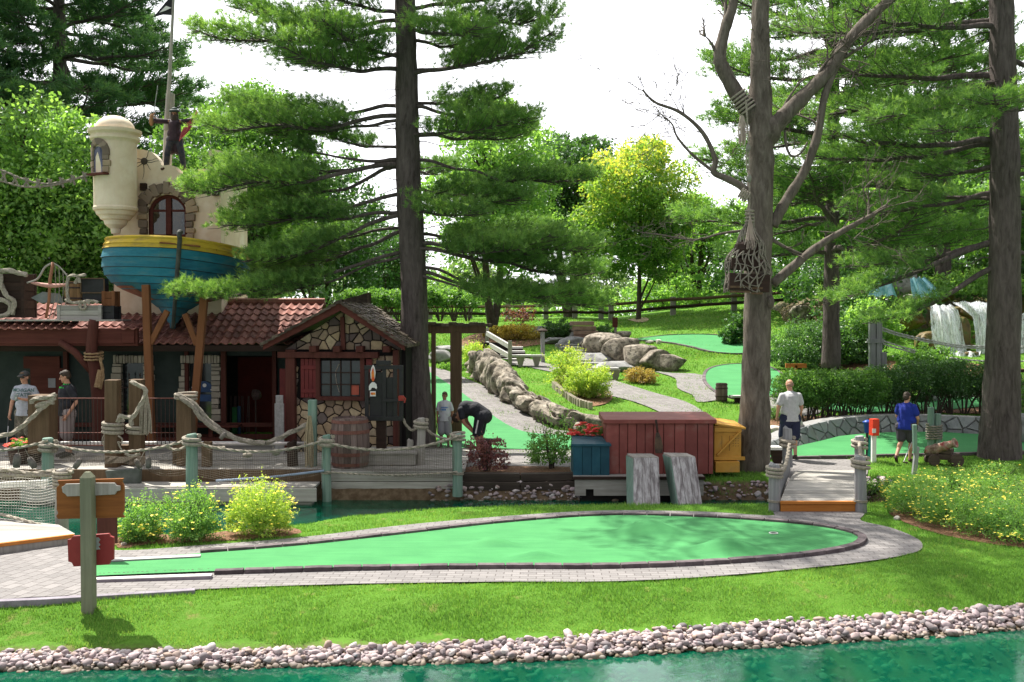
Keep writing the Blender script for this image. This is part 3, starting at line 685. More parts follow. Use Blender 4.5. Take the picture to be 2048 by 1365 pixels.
def generic_pine(name_label, base, H, r0, z0, Rmax, seed, mn, lean=(0, 0), dens=.8, per=10, L=.15, wd=.009, extra=None, levels=None, near=0, az=None, cat='tree', group=None, top=.25, shape=None):
    rng = random.Random(seed); base = Vector(base)
    r = thing('pine_tree', name_label, cat, base, group)
    T, P = trunk_pts([base+Vector((lean[0]*t*H, lean[1]*t*H, H*t-.3)) for t in (0, .1, .25, .5, .75, 1)], [r0*1.25, r0, r0*.88, r0*.7, r0*.45, r0*.1], sides=12)
    B = MB(); tf = []
    nl = levels or int((H-z0)/.75)
    for i in range(nl):
        z = z0+(H-z0)*(i/nl)+rng.uniform(-.15, .15); t = max(0, min(1, (z-z0)/(H-z0)))
        Rr = Rmax*(1-(t**1.6)*(1-top)) if shape is None else shape(t)*Rmax
        k = 5 if t < .8 else 4; a0 = rng.uniform(0, 6.28)
        for j in range(k):
            a = a0+j*6.283/k+rng.uniform(-.3, .3)
            if az and not az(a, z): continue
            l = Rr*rng.uniform(.65, 1.1); q = base+Vector((lean[0]*z, lean[1]*z, z))
            e = q+Vector((math.cos(a)*l, math.sin(a)*l, l*rng.uniform(-.08, .22)))
            pine_branch(B, q, e, .02+.012*l, tf, rng, .28*l+.25, dens, .28, .2, tint=-.06)
    for (a, b, r1, pad, st) in (extra or []): pine_branch(B, a, b, r1, tf, rng, pad, dens*1.15, st, .2, tint=.05)
    finish_pine(r, T, B, tf, per, L, wd, mn); return r

# right-hand pine, close to the frame's edge
Yr = 22.7; rb = W(1998, 912, Yr); Q = lambda px, py, dd=0: W(px, py, Yr+dd)
tp = lambda py: W(float(np.interp(py, [0, 912], [2010, 1998])), py, Yr)
EX = [(tp(40), Q(1560, 60, 1.5), .07, 1.2, .3), (tp(55), Q(1700, 20, -1), .07, 1.1, .3), (tp(150), Q(1640, 130, .8), .08, 1.2, .35), (tp(170), Q(1560, 215, 2.4), .07, 1.1, .35), (tp(160), Q(1760, 235, -1.2), .06, 1.0, .35),
      (tp(285), Q(1660, 262, .5), .08, 1.15, .3), (tp(290), Q(1620, 310, 1.8), .07, 1.2, .35), (tp(210), Q(1870, 250, -2.6), .05, .9, .35), (tp(225), Q(1980, 190, -3), .05, 1.0, .3), (tp(385), Q(1700, 420, 1.4), .06, 1.1, .35), (tp(400), Q(1760, 360, 2.4), .06, 1.0, .35),
      (tp(480), Q(1660, 600, .5), .085, 1.0, .42), (tp(485), Q(1700, 530, 1.6), .07, 1.0, .4), (tp(530), Q(1740, 640, -.4), .07, .8, .45), (tp(350), Q(2130, 330, -.5), .06, 1.0, .3), (tp(120), Q(2150, 140, 0), .06, 1.1, .3), (tp(500), Q(2160, 520, .5), .06, .9, .35),
      (tp(-40), Q(1640, -60, 0), .06, 1.2, .3), (tp(-60), Q(1900, -120, -1.5), .06, 1.2, .3), (tp(-100), Q(2200, -140, 0), .06, 1.2, .3), (tp(330), Q(1840, 345, .5), .05, .9, .4)]
def right_pine():
    rng = random.Random(21); r = thing('pine_tree', 'tall pine with a bare lower trunk at the right edge beside the cannon', 'tree', rb)
    T, P = trunk_pts([rb+Vector((0, 0, -.3)), W(1999, 895, Yr), W(2005, 740, Yr), W(2010, 480, Yr), W(2008, 240, Yr), W(2003, 20, Yr), W(2000, -250, Yr), W(1998, -1000, Yr)], [.54, .45, .37, .33, .29, .25, .2, .05], sides=18)
    B = MB(); tf = []
    for (a, b, r1, pad, st) in EX: pine_branch(B, a, b, r1, tf, rng, pad, 1.0, st, .2, tint=.02)
    for k in range(24):
        an = k*2.4; a_ = tp(0); a_ = Vector((a_.x, Yr, 10.5+9*k/24)); L_ = 4.8*(1-.5*k/24); pine_branch(B, a_, a_+Vector((math.cos(an)*L_, math.sin(an)*L_, .3)), .045, tf, rng, 1.0, .55, .3, .3)
    for k in range(16):
        a = tp(rng.uniform(60, 560)); sg = rng.choice((-1, 1)); L_ = rng.uniform(.6, 2.2); pts = [a]
        for j in range(5): pts.append(pts[-1]+Vector((sg*L_*.22, rng.gauss(0, .1), rng.gauss(-.03, .08))))
        B.tube(pts, [.02, .016, .012, .009, .006, .003], 4, cap=False)
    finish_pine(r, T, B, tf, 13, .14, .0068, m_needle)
right_pine()
generic_pine('pine with drooping green boughs behind the bare tree, left of the waterfall', W(1662, 715, 29.5), 17, .23, 3.0, 4.3, 5, m_needle, dens=.75, per=10, L=.19, wd=.012, levels=17)
generic_pine('broad blue green pine rising behind the leafy tree at the top left', W(125, 640, 38)+Vector((0, 0, -1)), 19, .38, 6.0, 6.3, 8, m_needle2, dens=.55, per=10, L=.30, wd=.019, levels=14)
generic_pine('dark pine partly cut off by the left edge of the photograph', W(-160, 640, 34)+Vector((0, 0, -1)), 18, .36, 5.0, 5.2, 9, m_needle2, dens=.55, per=10, L=.28, wd=.018, levels=14)
generic_pine('tall pine growing behind the waterfall at the upper right', W(1885, 650, 42), 21, .3, 4.0, 4.6, 14, m_needle, dens=.55, per=10, L=.28, wd=.018, levels=17)

# --- deciduous trees
def leaves_np(C, size, tint, up=.5):
    k = len(C); n_ = rnd_dir(k)+np.array([0, 0, up]); n_ /= np.linalg.norm(n_, axis=1)[:, None]
    a = np.cross(n_, RG.normal(size=(k, 3))); a /= np.linalg.norm(a, axis=1)[:, None]; b = np.cross(n_, a)
    s = (size*RG.uniform(.6, 1.25, k))[:, None]
    V = np.stack([C-a*s*.55, C-b*s*.30, C+a*s*.55, C+b*s*.30], 1).reshape(-1, 3)
    return V, np.repeat(tint, 4)
def crown_pts(blobs, n_, shell=.55, gap=.33, seed=0):
    """points in blobs = (centre, radii), clumped"""
    rg = np.random.default_rng(seed); vol = np.array([b[1][0]*b[1][1]*b[1][2] for b in blobs])**.72; vol /= vol.sum()
    C = []; 
    for (c, r), w_ in zip(blobs, vol):
        m = int(n_*w_); kc = max(6, int(m/85)); d = rg.normal(size=(kc, 3)); d /= np.linalg.norm(d, axis=1)[:, None]
        rad = rg.uniform(shell, 1.0, kc)**.6; cc = d*rad[:, None]*np.array(r)+np.array(tuple(c)); cs = rg.uniform(.6, 1.3, kc)*gap*1.25*min(r)**.6
        idx = rg.integers(0, kc, m); off = rg.normal(size=(m, 3)); off /= np.linalg.norm(off, axis=1)[:, None]
        q = cc[idx]+off*(rg.uniform(0, 1, m)**.5*cs[idx])[:, None]*np.array([1.2, 1.2, .8])
        loose = rg.random(m) < .38; q2 = np.array(tuple(c))+off[::-1]*np.array(r)*(rg.uniform(.3, 1.12, m))[:, None]
        q[loose] = q2[loose]
        C.append((q, rg.uniform(0, 1, kc)[idx]))
    return np.concatenate([c[0] for c in C]), np.concatenate([c[1] for c in C])
def broadleaf(label, base, H, crown0, Rw, n_, size, mt, seed, tr=.16, stems=1, group=None, nb=9, ytint=None, limbs=7, mb_=None, name='broadleaf_tree', squat=1.0):
    rng = random.Random(seed); base = Vector(base); r = thing(name, label, 'tree', base, group)
    T = MB(); cz = crown0+(H-crown0)*.5; blobs = []
    for i in range(nb):
        a = i*2.4+rng.uniform(-.4, .4); t = (i+.5)/nb; z = crown0+(H-crown0)*(.12+.76*t); rr = Rw*math.sin(math.pi*(.16+.70*t))**.7
        c = Vector((math.cos(a)*rr*.55, math.sin(a)*rr*.55, z)); s = rr*rng.uniform(.48, .68)
        blobs.append((base+c, (s, s, s*.72*squat)))
    for s in range(stems):
        a = s*6.28/stems+rng.random(); dx = Vector((math.cos(a), math.sin(a), 0))*(.14*H if stems > 1 else .02*H)
        top = base+dx+Vector((0, 0, H*.8)); P = crv([base+Vector((0, 0, -.3)), base+dx*.25+Vector((0, 0, crown0*.7)), base+dx*.6+Vector((0, 0, cz)), top], 5)
        T.tube(P, [tr*(1.15-.95*i/(len(P)-1)) for i in range(len(P))], 8)
        for i in range(limbs):
            bl = blobs[(i*3+s) % nb]; q = P[int(len(P)*(.3+.5*i/limbs))]; e = bl[0]; mid = q.lerp(e, .5)+Vector((rng.gauss(0, .15), rng.gauss(0, .15), -.1))
            T.tube(crv([q, mid, e], 3), [tr*.42*(1-.8*j/6)+.008 for j in range(7)], 5, cap=False)
            for _ in range(4):
                e2 = e+Vector((rng.gauss(0, 1), rng.gauss(0, 1), rng.gauss(.2, .6)))*bl[1][0]*.7; T.tube([mid.lerp(e, .6), e2], [tr*.12+.005, .005], 4, cap=False)
    build('trunk', T, mb_ or m_twig, r, smooth=True)
    C, cl = crown_pts(blobs, n_, seed=seed)
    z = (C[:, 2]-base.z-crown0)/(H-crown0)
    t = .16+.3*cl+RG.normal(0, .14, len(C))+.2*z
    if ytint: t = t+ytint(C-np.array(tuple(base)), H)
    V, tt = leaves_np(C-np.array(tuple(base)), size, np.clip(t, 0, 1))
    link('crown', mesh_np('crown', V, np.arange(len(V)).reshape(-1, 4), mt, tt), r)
    return r
# yellowing tree on the hill
yb = G(1276, 640)
broadleaf('round leafy tree with yellowing top leaves alone on the hillside lawn', yb, 9.7, 1.3, 3.1, 40000, .17, m_leafY, 31, .14, 1, nb=12,
          ytint=lambda c, H: np.clip((c[:, 2]/H-.62)*1.5, -.22, .24)*(RG.random(len(c)) < .6)+.12*(c[:, 0] < -.8)*(c[:, 2] > H*.5))
broadleaf('leafy tree hanging over the left edge beside the cream tower', W(20, 640, 31)+Vector((0, 0, -1.0)), 8.4, .6, 3.6, 38000, .15, m_leafL, 32, .2, 2, nb=12, mb_=m_twig)
broadleaf('dense green tree just left of the tower turret', W(150, 640, 33)+Vector((0, 0, -1)), 7.2, .2, 2.9, 32000, .15, m_leaf, 33, .2, 2, nb=12)
broadleaf('leafy tree behind the right side of the tower wall', W(480, 640, 33), 7.9, .6, 2.9, 34000, .15, m_leaf, 34, .18, 3, nb=12)
broadleaf('leafy tree standing behind the pine left of its trunk', W(640, 640, 44)+Vector((0, 0, -.4)), 8.2, 1.0, 3.2, 24000, .18, m_leafD, 35, .18, 2)
broadleaf('tall pale leafy tree rising right of the pine trunk', W(985, 640, 46), 10.3, 1.6, 3.0, 26000, .19, m_leafL, 36, .2, 2, nb=11)
broadleaf('dark multi stemmed tree between the pine and the yellowing tree', W(1140, 640, 56), 11.0, 2.6, 3.0, 26000, .20, m_leafD, 37, .24, 3, nb=10, mb_=m_twig)
broadleaf('small spreading tree with forked trunk behind the rail fence', W(1395, 612, 60), 6.6, 2.2, 3.0, 13000, .19, m_leafL, 38, .16, 3, nb=8)
broadleaf('slim tree with thin forked stems behind the fence and yellowing tree', W(1345, 620, 64), 7.2, 2.4, 2.6, 11000, .19, m_leafL, 39, .15, 3, nb=8)
broadleaf('leafy tree behind the bare tree above the fence', W(1585, 620, 52), 7.6, 1.0, 3.2, 24000, .18, m_leafL, 40, .18, 2, nb=10)
broadleaf('light green leafy tree above the hidden top of the waterfall', W(1790, 600, 50)+Vector((0, 0, -1)), 8.5, 1.0, 4.0, 30000, .19, m_leafL, 41, .2, 2, nb=11)
broadleaf('leafy tree closing the view behind the right pine trunk', W(1960, 600, 54)+Vector((0, 0, -1)), 11, 1.0, 4.2, 26000, .21, m_leaf, 42, .2, 2, nb=10)
broadleaf('dark leafy tree filling the gap behind the stone cottage', W(770, 640, 62), 6.2, 1.0, 3.0, 14000, .2, m_leafD, 43, .2, 3, nb=8)
broadleaf('leafy tree beyond the right edge near the fence', W(2120, 600, 44)+Vector((0, 0, -1)), 9, .8, 3.6, 18000, .19, m_leafL, 44, .2, 2, nb=9)
# far tree line: separate trees, copied
far_lab = 'pale distant tree in the row along the skyline beyond the hill'
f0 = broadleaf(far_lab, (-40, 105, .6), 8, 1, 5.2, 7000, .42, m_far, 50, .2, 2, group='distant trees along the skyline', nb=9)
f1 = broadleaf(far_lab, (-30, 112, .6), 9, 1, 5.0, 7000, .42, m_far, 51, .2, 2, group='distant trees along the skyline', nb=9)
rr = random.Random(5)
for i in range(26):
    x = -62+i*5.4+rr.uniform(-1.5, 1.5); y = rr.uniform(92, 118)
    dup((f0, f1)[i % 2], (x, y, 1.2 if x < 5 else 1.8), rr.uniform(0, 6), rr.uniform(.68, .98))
# understory behind the fence: bushes that fill the space under the crowns
def bush(label, base, rx, ry, rz, n_, size, mt, seed, name='shrub', cat='shrub', flowers=0, fm=None, group=None, stems=8, blobs=None, spiky=0, fs=.035, low=.1):
    rng = random.Random(seed); base = Vector(base); r = thing(name, label, cat, base, group)
    S = MB()
    for i in range(stems):
        a = rng.uniform(0, 6.28); l = rng.uniform(.5, .95); e = base+Vector((math.cos(a)*rx*l*.8, math.sin(a)*ry*l*.8, rz*2*rng.uniform(.45, .85)))
        S.tube([base+Vector((rng.gauss(0, .03), rng.gauss(0, .03), -.05)), base.lerp(e, .5)+Vector((0, 0, .05)), e], [.018*rz+.006, .012*rz+.004, .004], 4, cap=False)
    if blobs is None:
        blobs = [(base+Vector((0, 0, rz)), (rx*.85, ry*.85, rz*.95))]
        for i in range(6): a = i*1.05; blobs.append((base+Vector((math.cos(a)*rx*.62, math.sin(a)*ry*.62, rz*.42)), (rx*.42, ry*.42, rz*.42)))
        for i in range(7):
            a = i*.9+rng.uniform(-.2, .2); blobs.append((base+Vector((math.cos(a)*rx*.55, math.sin(a)*ry*.55, rz*rng.uniform(.45, 1.4))), (rx*.52, ry*.52, rz*.52)))
    else: blobs = [(base+Vector(b[0]), b[1]) for b in blobs]
    C, cl = crown_pts(blobs, n_, seed=seed, shell=.6, gap=.20); C = C[C[:, 2] > base.z+low*rz]; cl = RG.random(len(C)) if len(cl) != len(C) else cl
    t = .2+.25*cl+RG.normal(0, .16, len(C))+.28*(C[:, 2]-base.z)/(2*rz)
    b0 = np.array(tuple(base)); V, tt = leaves_np(C-b0, size, np.clip(t, 0, 1), .3); 
    F_ = np.arange(len(V)).reshape(-1, 4)
    build('stems', S, m_twig, r)
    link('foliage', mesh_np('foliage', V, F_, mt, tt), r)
    if spiky:
        k = spiky; idx = RG.integers(0, len(C), k); D = C[idx]-(b0+np.array([0, 0, rz*.35])); D = D/np.maximum(np.linalg.norm(D, axis=1), .01)[:, None]+np.array([0, 0, .35]); cc = C[idx]
        q = np.linalg.norm((cc-b0-np.array([0, 0, rz]))/np.array([rx, ry, rz]), axis=1); sel = q > .6; cc, D = cc[sel], D[sel]
        V2 = []; T2 = []
        for c_, d_ in zip(cc, D):
            L_ = .16*RG.uniform(.5, 1.3)*rz/.4
            m_ = 12; s = RG.uniform(0, 1, m_)[:, None]; pts = c_+d_*s*L_+RG.normal(0, .010, (m_, 3)); v_, t_2 = leaves_np(pts-b0, size*.75, np.full(m_, .75), .2); V2.append(v_); T2.append(t_2)
        V2 = np.concatenate(V2); link('shoots', mesh_np('shoots', V2, np.arange(len(V2)).reshape(-1, 4), mt, np.concatenate(T2)), r)
    if flowers:
        q = np.linalg.norm((C-b0-np.array([0, 0, rz]))/np.array([rx, ry, rz]), axis=1); out_ = C[(q > .86) & (C[:, 2] > base.z+.35*rz)]
        cc = out_[RG.integers(0, len(out_), flowers)]; cc = cc+(cc-b0-np.array([0, 0, rz*.6]))*.10
        VV, TT = [], []
        for j in range(5):
            a = j*1.257; off = np.array([math.cos(a), math.sin(a), .3])*fs*.42; v_, t_2 = leaves_np(cc-b0+off, fs, RG.random(len(cc)), 1.5); VV.append(v_); TT.append(t_2)
        VV = np.concatenate(VV); link('flowers', mesh_np('flowers', VV, np.arange(len(VV)).reshape(-1, 4), fm, np.concatenate(TT)), r)
    return r
# three flowering bushes by the tee
bush('small yellow flowered shrub nearest the wooden sign post', G(280, 1083), .33, .32, .33, 8500, .030, m_shrub, 61, flowers=70, fm=m_petal, spiky=170, name='flowering_shrub')
bush('middle yellow flowered shrub of the three on the mulch by the canal', G(385, 1082), .37, .35, .38, 9500, .030, m_shrub, 62, flowers=75, fm=m_petal, spiky=190, name='flowering_shrub')
bush('largest yellow flowered shrub of the three beside the canal', G(520, 1071), .46, .40, .42, 13000, .030, m_shrubY, 63, flowers=100, fm=m_petal, spiky=230, name='flowering_shrub')
# flower bed at the right
spots = [(1835, 1030, .45, .33), (1905, 1050, .50, .34), (1975, 1068, .50, .36), (2045, 1085, .5, .36), (1880, 1000, .55, .30), (1950, 1010, .6, .32), (2020, 1025, .6, .34), (1810, 1000, .35, .24), (1990, 985, .6, .28), (2080, 1050, .6, .36), (1915, 985, .5, .24)]
labs = ['low yellow flowered shrub at the front left of the right hand bed', 'yellow flowered shrub second from the left at the front of the right bed', 'yellow flowered shrub along the front of the right bed before the corner', 'yellow flowered shrub at the lower right corner of the picture', 'green shrub behind the front row near the left end of the right bed', 'yellow flecked shrub in the middle of the right bed', 'yellow flecked shrub in the right bed below the pine trunk', 'small sparse shrub at the left tip of the right bed', 'low shrub at the back of the right bed under the pine', 'shrub on the frame edge in the right bed', 'low feathery shrub at the back of the right bed below the cannon']
for i, (px, py, r_, h_) in enumerate(spots):
    bush(labs[i], G(px, py), r_*1.2, r_*.95, h_*.92, 10500, .026, m_shrub, 70+i, flowers=130 if i in (0, 1, 2, 3, 5, 6, 9) else 80, fm=m_petal, spiky=120, name='flowering_shrub', group='yellow flowered shrubs in the right hand bed', fs=.026)
# hillside shrubs
bush('yellow green shrub beside the grey steps', G(952, 727), .58, .5, .42, 5000, .055, m_shrubY, 90, flowers=50, fm=m_petal, spiky=60)
bush('tall yellow green shrub at the left of the cluster above the mulch bed', G(1135, 772), .62, .5, .62, 7500, .05, m_shrubY, 91, spiky=150, flowers=40, fm=m_petal)
bush('yellow green shrub in the middle of the cluster above the mulch bed', G(1162, 795), .52, .5, .52, 6500, .05, m_shrubY, 92, spiky=150)
bush('yellow green shrub at the right of the cluster beside the paver path', G(1190, 798), .48, .45, .50, 6500, .05, m_shrubY, 93, spiky=130)
bush('golden round shrub behind the grey steps', G(1040, 680), .95, .6, .36, 4500, .085, m_gold, 94)
bush('paler golden shrub left of the round golden one', G(993, 676), .6, .5, .26, 2600, .085, m_gold, 95)
bush('dark round clipped shrub left of the hillside rocks', G(1115, 678), .75, .6, .45, 4500, .08, m_leafD, 96)
bush('dark round clipped shrub right of the brick planter', G(1206, 678), .68, .55, .33, 3800, .08, m_leafD, 97)
bush('bronze green dome shrub on the lawn by the paver path, left of its pair', G(1272, 766), .38, .35, .26, 3600, .045, m_bronze, 98)
bush('bronze dome shrub on the lawn by the paver path, right of its pair', G(1293, 768), .34, .32, .25, 3400, .045, m_bronze, 99)
bush('purple leaved sapling above the golden shrub', G(1040, 655), .9, .5, .55, 1300, .09, m_purple, 100, low=.5)
bush('low pale green plants at the foot of the left path', G(905, 738), .7, .5, .12, 2200, .06, m_shrub, 101)
bush('low pale plants beside the wooden steps', G(995, 728), .45, .3, .10, 1500, .05, m_shrub, 102)
bush('leafy shrub left of the bare trunk on the shaded hillside', G(1470, 690), .55, .5, .75, 1500, .16, m_leafD, 103)
bush('juniper with feathery green foliage right of the bare trunk', G(1600, 740), 1.15, .9, .88, 11000, .07, m_leafD, 104, name='juniper', spiky=120)
bush('second juniper farther back behind the clipped hedge', G(1668, 728), 1.0, .8, .95, 8000, .08, m_leafD, 105, name='juniper')
bush('round leafy shrub rising above the hedge beside the rope rail', G(1858, 748), 1.05, .7, .5, 7500, .085, m_leaf, 106)
bush('leafy shrub under the pine boughs near the grey posts', G(1745, 720), 1.1, .8, 1.15, 7000, .12, m_leafL, 107, low=.6)
bush('wide shrub above the waterfall ledge', W(1750, 640, 42), 2.0, 1.2, 1.0, 9000, .13, m_leafL, 108)
bush('dark shrub in the shade left of the grey posts', G(1700, 732), 1.3, .8, .75, 7000, .09, m_leafD, 109)
bush('shrub on the rocks above the waterfall at the right', W(1950, 592, 40), 2.4, 1.2, .55, 8000, .12, m_leafL, 110)
bush('shrub at the right edge beneath the waterfall', G(2046, 790), .7, .6, .5, 4000, .07, m_leafL, 111)
bush('leafy clump low at the right edge behind the pine trunk', G(2060, 850), .8, .5, .55, 5000, .06, m_leaf, 112)
bush('purple leaved bush by the dock post below the bending man', G(972, 946), .46, .35, .42, 1900, .055, m_purple, 113, low=.2)
bush('airy narrow leaved bush beside the blue chest', G(1100, 940), .5, .4, .62, 2600, .055, m_shrub, 114, low=.2, spiky=70)
bush('small mossy shrub at the foot of the pale boulder', G(1548, 838), .32, .3, .2, 1500, .04, m_shrub, 115)
bush('ferny bush overhanging the canal bank beside the bridge', G(1745, 985), .4, .3, .16, 1500, .04, m_shrub, 116)
us = bush('shady undergrowth bush along the back of the rail fence', (-6, 63, 2.6), 2.6, 1.5, 1.35, 3800, .17, m_leafL, 120, group='undergrowth bushes behind the rail fence')
for i in range(17):
    x = -9+i*2.6+rr.uniform(-.8, .8); y = rr.uniform(57, 72)
    dup(us, (x, y, hz(x, y)-.2), rr.uniform(0, 6), rr.uniform(.75, 1.25))
us2 = bush('dark bush in the thicket behind the waterfall and hedge', (14, 40, 2.4), 2.2, 1.5, 1.3, 4500, .15, m_leafD, 121, group='dark bushes behind the waterfall')
for i in range(9):
    x = 11+i*2.0+rr.uniform(-.6, .6); y = rr.uniform(40, 48)
    dup(us2, (x, y, hz(x, y)+rr.uniform(0, 1.0)), rr.uniform(0, 6), rr.uniform(.8, 1.25))
us3 = bush('dark leafy bush in the thicket behind the tavern roof', (-16, 31, .8), 2.2, 1.5, 1.6, 5200, .13, m_leafD, 122, group='bushes behind the tavern')
for i in range(7):
    x = -19+i*2.1+rr.uniform(-.6, .6); y = rr.uniform(29, 35)
    dup(us3, (x, y, .6+rr.uniform(0, 1.0)), rr.uniform(0, 6), rr.uniform(.8, 1.2))

# hedges: clipped, on bare branching stems
def hedge(label, ln, wd, z0, z1, n_, size, mt, seed, nst=10, fan=.55, group=None):
    rng = random.Random(seed); P = crv([Vector(p) for p in ln], 6); r = thing('clipped_hedge', label, 'hedge', P[0], group)
    blobs = []
    k = max(3, int(sum((P[i+1]-P[i]).length for i in range(len(P)-1))/(wd*.9))); Q_ = resample(P, k)
    for p in Q_:
        hgt_ = (z1-z0)*rng.uniform(.92, 1.06); blobs.append((p+Vector((rng.gauss(0, .05), rng.gauss(0, .05), z0+hgt_*.5)), (wd*.75, wd*.62, hgt_*.52)))
    C, cl = crown_pts(blobs, n_, seed=seed, shell=.75, gap=.20)
    t = .2+.25*cl+RG.normal(0, .15, len(C)); b0 = np.array(tuple(ORG[r.name])); zz = np.interp(C[:, 0], [p.x for p in Q_], [p.z for p in Q_]) if Q_[-1].x > Q_[0].x else 0
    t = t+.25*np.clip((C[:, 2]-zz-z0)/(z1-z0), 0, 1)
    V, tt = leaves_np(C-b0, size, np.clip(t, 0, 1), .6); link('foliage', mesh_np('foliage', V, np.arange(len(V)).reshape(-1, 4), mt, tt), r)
    S = MB(); Q2 = resample(P, nst)
    for p in Q2:
        for j in range(9):
            a = rng.uniform(0, 6.28); l = rng.uniform(.2, 1)*fan
            e = p+Vector((math.cos(a)*l, math.sin(a)*l*.6, z0+(z1-z0)*.35)); m_ = p.lerp(e, .45)+Vector((0, 0, .04))
            S.tube([p+Vector((math.cos(a)*.05, math.sin(a)*.05, -.05)), m_, e], [.022, .016, .010], 5, cap=False)
    build('stems', S, m_twig, r); return r
hedge('rounded clipped hedge nearest the man in the grey shirt', [G(1590, 846), G(1660, 846), G(1730, 842)], .85, .42, 1.38, 32000, .055, m_leaf, 131, 6, .75)  # lighter leaf material than the next hedge, painting in the sun on it
hedge('long clipped hedge behind the woman and the cannon', [G(1770, 835), G(1850, 830), G(1930, 828), G(1990, 830)], .88, .40, 1.38, 38000, .055, m_leafD, 132, 8, .7)
hedge('flat topped hedge on stems above the cottage roof', [W(715, 640, 34), W(790, 640, 34), W(870, 640, 34), W(935, 640, 34)], .75, .42, 1.0, 16000, .08, m_leaf, 133, 8, .6)

# --- the leafless tree that carries the net
def bare_tree():
    rng = random.Random(77); Yb = 21.0; b = W(1505, 938, Yb); q = lambda px, py, d=0: W(px, py, Yb+d)
    r = thing('bare_tree', 'leafless grey tree with forked limbs holding up the rope net', 'tree', b)
    T, P = trunk_pts([b+Vector((0, 0, -.3)), q(1506, 915), q(1512, 760), q(1516, 560), q(1520, 400), q(1522, 250), q(1520, 120), q(1522, 0), q(1522, -160)], [.44, .35, .285, .27, .255, .245, .19, .16, .11], sides=18, wob=.014)
    T.ell(q(1536, 605, -.05), (.12, .26, .18), 10); T.ell(q(1534, 262), (.30, .25, .34), 12)
    B = MB()
    def limb(pts, r0, r1, tw=6, L=.9):
        Pc = crv(pts, 5); m = len(Pc); B.tube(Pc, [(r0+(r1-r0)*i/(m-1))*rng.uniform(.92, 1.1) for i in range(m)], 9)
        for i in range(tw):
            s = Pc[rng.randint(m//3, m-1)]; twig(s, (Pc[-1]-Pc[0]).normalized(), L*rng.uniform(.5, 1.2), r1*.6, 2)
    def twig(s, d, L, r0, dep):
        d = (d+Vector((rng.gauss(0, .6), rng.gauss(0, .4), rng.gauss(.15, .5)))).normalized(); pts = [s]; cur = s
        for j in range(5):
            d = (d+Vector((rng.gauss(0, .22), rng.gauss(0, .2), rng.gauss(.02, .2)))).normalized(); cur = cur+d*L/5; pts.append(cur)
        rr_ = max(r0, .007); B.tube(pts, [rr_*(1-.16*j) for j in range(6)], 4, cap=False)
        if dep:
            for _ in range(3): twig(pts[rng.randint(2, 5)], d, L*.55, rr_*.55, dep-1)
    limb([q(1512, 240), q(1478, 195), q(1447, 140), q(1440, 110), q(1450, 60), q(1466, 10), q(1475, -60)], .17, .09, 3)
    limb([q(1540, 265), q(1575, 225), q(1610, 190), q(1660, 140), q(1690, 90), q(1740, 35), q(1790, -10), q(1840, -60)], .17, .08, 6)
    limb([q(1545, 452), q(1570, 405), q(1610, 340), q(1635, 270), q(1650, 190), q(1680, 120), q(1700, 90)], .12, .05, 4)
    limb([q(1505, 400), q(1485, 375), q(1455, 358), q(1428, 345), q(1430, 318), q(1405, 265), q(1360, 225), q(1310, 205), q(1285, 180)], .09, .018, 9, .9)
    limb([q(1430, 346), q(1385, 310), q(1355, 275), q(1345, 250), q(1330, 235)], .035, .012, 8, .6)
    limb([q(1545, 568), q(1590, 530), q(1640, 490), q(1690, 460), q(1745, 430), q(1775, 410)], .11, .03, 8, .9)
    limb([q(1545, 480), q(1570, 495), q(1610, 512)], .04, .025, 2, .5)
    limb([q(1570, 262), q(1572, 290), q(1582, 312), q(1600, 308), q(1615, 285)], .03, .018, 3, .5)
    limb([q(1495, 460), q(1440, 468), q(1390, 480), q(1320, 470), q(1280, 465)], .03, .010, 9, .7)
    limb([q(1545, 250), q(1600, 165), q(1640, 150)], .03, .01, 8, .9)
    for k in range(10): twig(q(rng.uniform(1640, 1780), rng.uniform(60, 130)), Vector((-.5, 0, .1)), 1.3, .012, 2)
    for k in range(5): twig(q(rng.uniform(1640, 1740), rng.uniform(420, 490)), Vector((.8, 0, .3)), 1.2, .012, 2)
    for k in range(7): twig(q(rng.uniform(1300, 1400), rng.uniform(190, 260)), Vector((-.8, 0, .1)), 1.0, .008, 2)
    build('trunk', T, m_bark2, r, smooth=True); build('branches', B, m_bark2, r, smooth=True)
bare_tree()
# ================================================================== TAVERN, TOWER, BOAT, COTTAGE, DECK
def voronoi(poly, seeds, gap=.012):
    cells = []
    for i, s in enumerate(seeds):
        P = list(poly)
        for j, q in enumerate(seeds):
            if i == j: continue
            mx_, my_ = (s[0]+q[0])/2, (s[1]+q[1])/2; dx, dy = q[0]-s[0], q[1]-s[1]; L = math.hypot(dx, dy)
            if L < 1e-6: continue
            dx /= L; dy /= L; mx_ -= dx*gap; my_ -= dy*gap; o = []
            for k in range(len(P)):
                a, b = P[k], P[(k+1) % len(P)]; da = (a[0]-mx_)*dx+(a[1]-my_)*dy; db = (b[0]-mx_)*dx+(b[1]-my_)*dy
                if da <= 0: o.append(a)
                if (da < 0) != (db < 0): t = da/(da-db); o.append((a[0]+(b[0]-a[0])*t, a[1]+(b[1]-a[1])*t))
            P = o
            if len(P) < 3: break
        if len(P) >= 3: cells.append(P)
    return cells
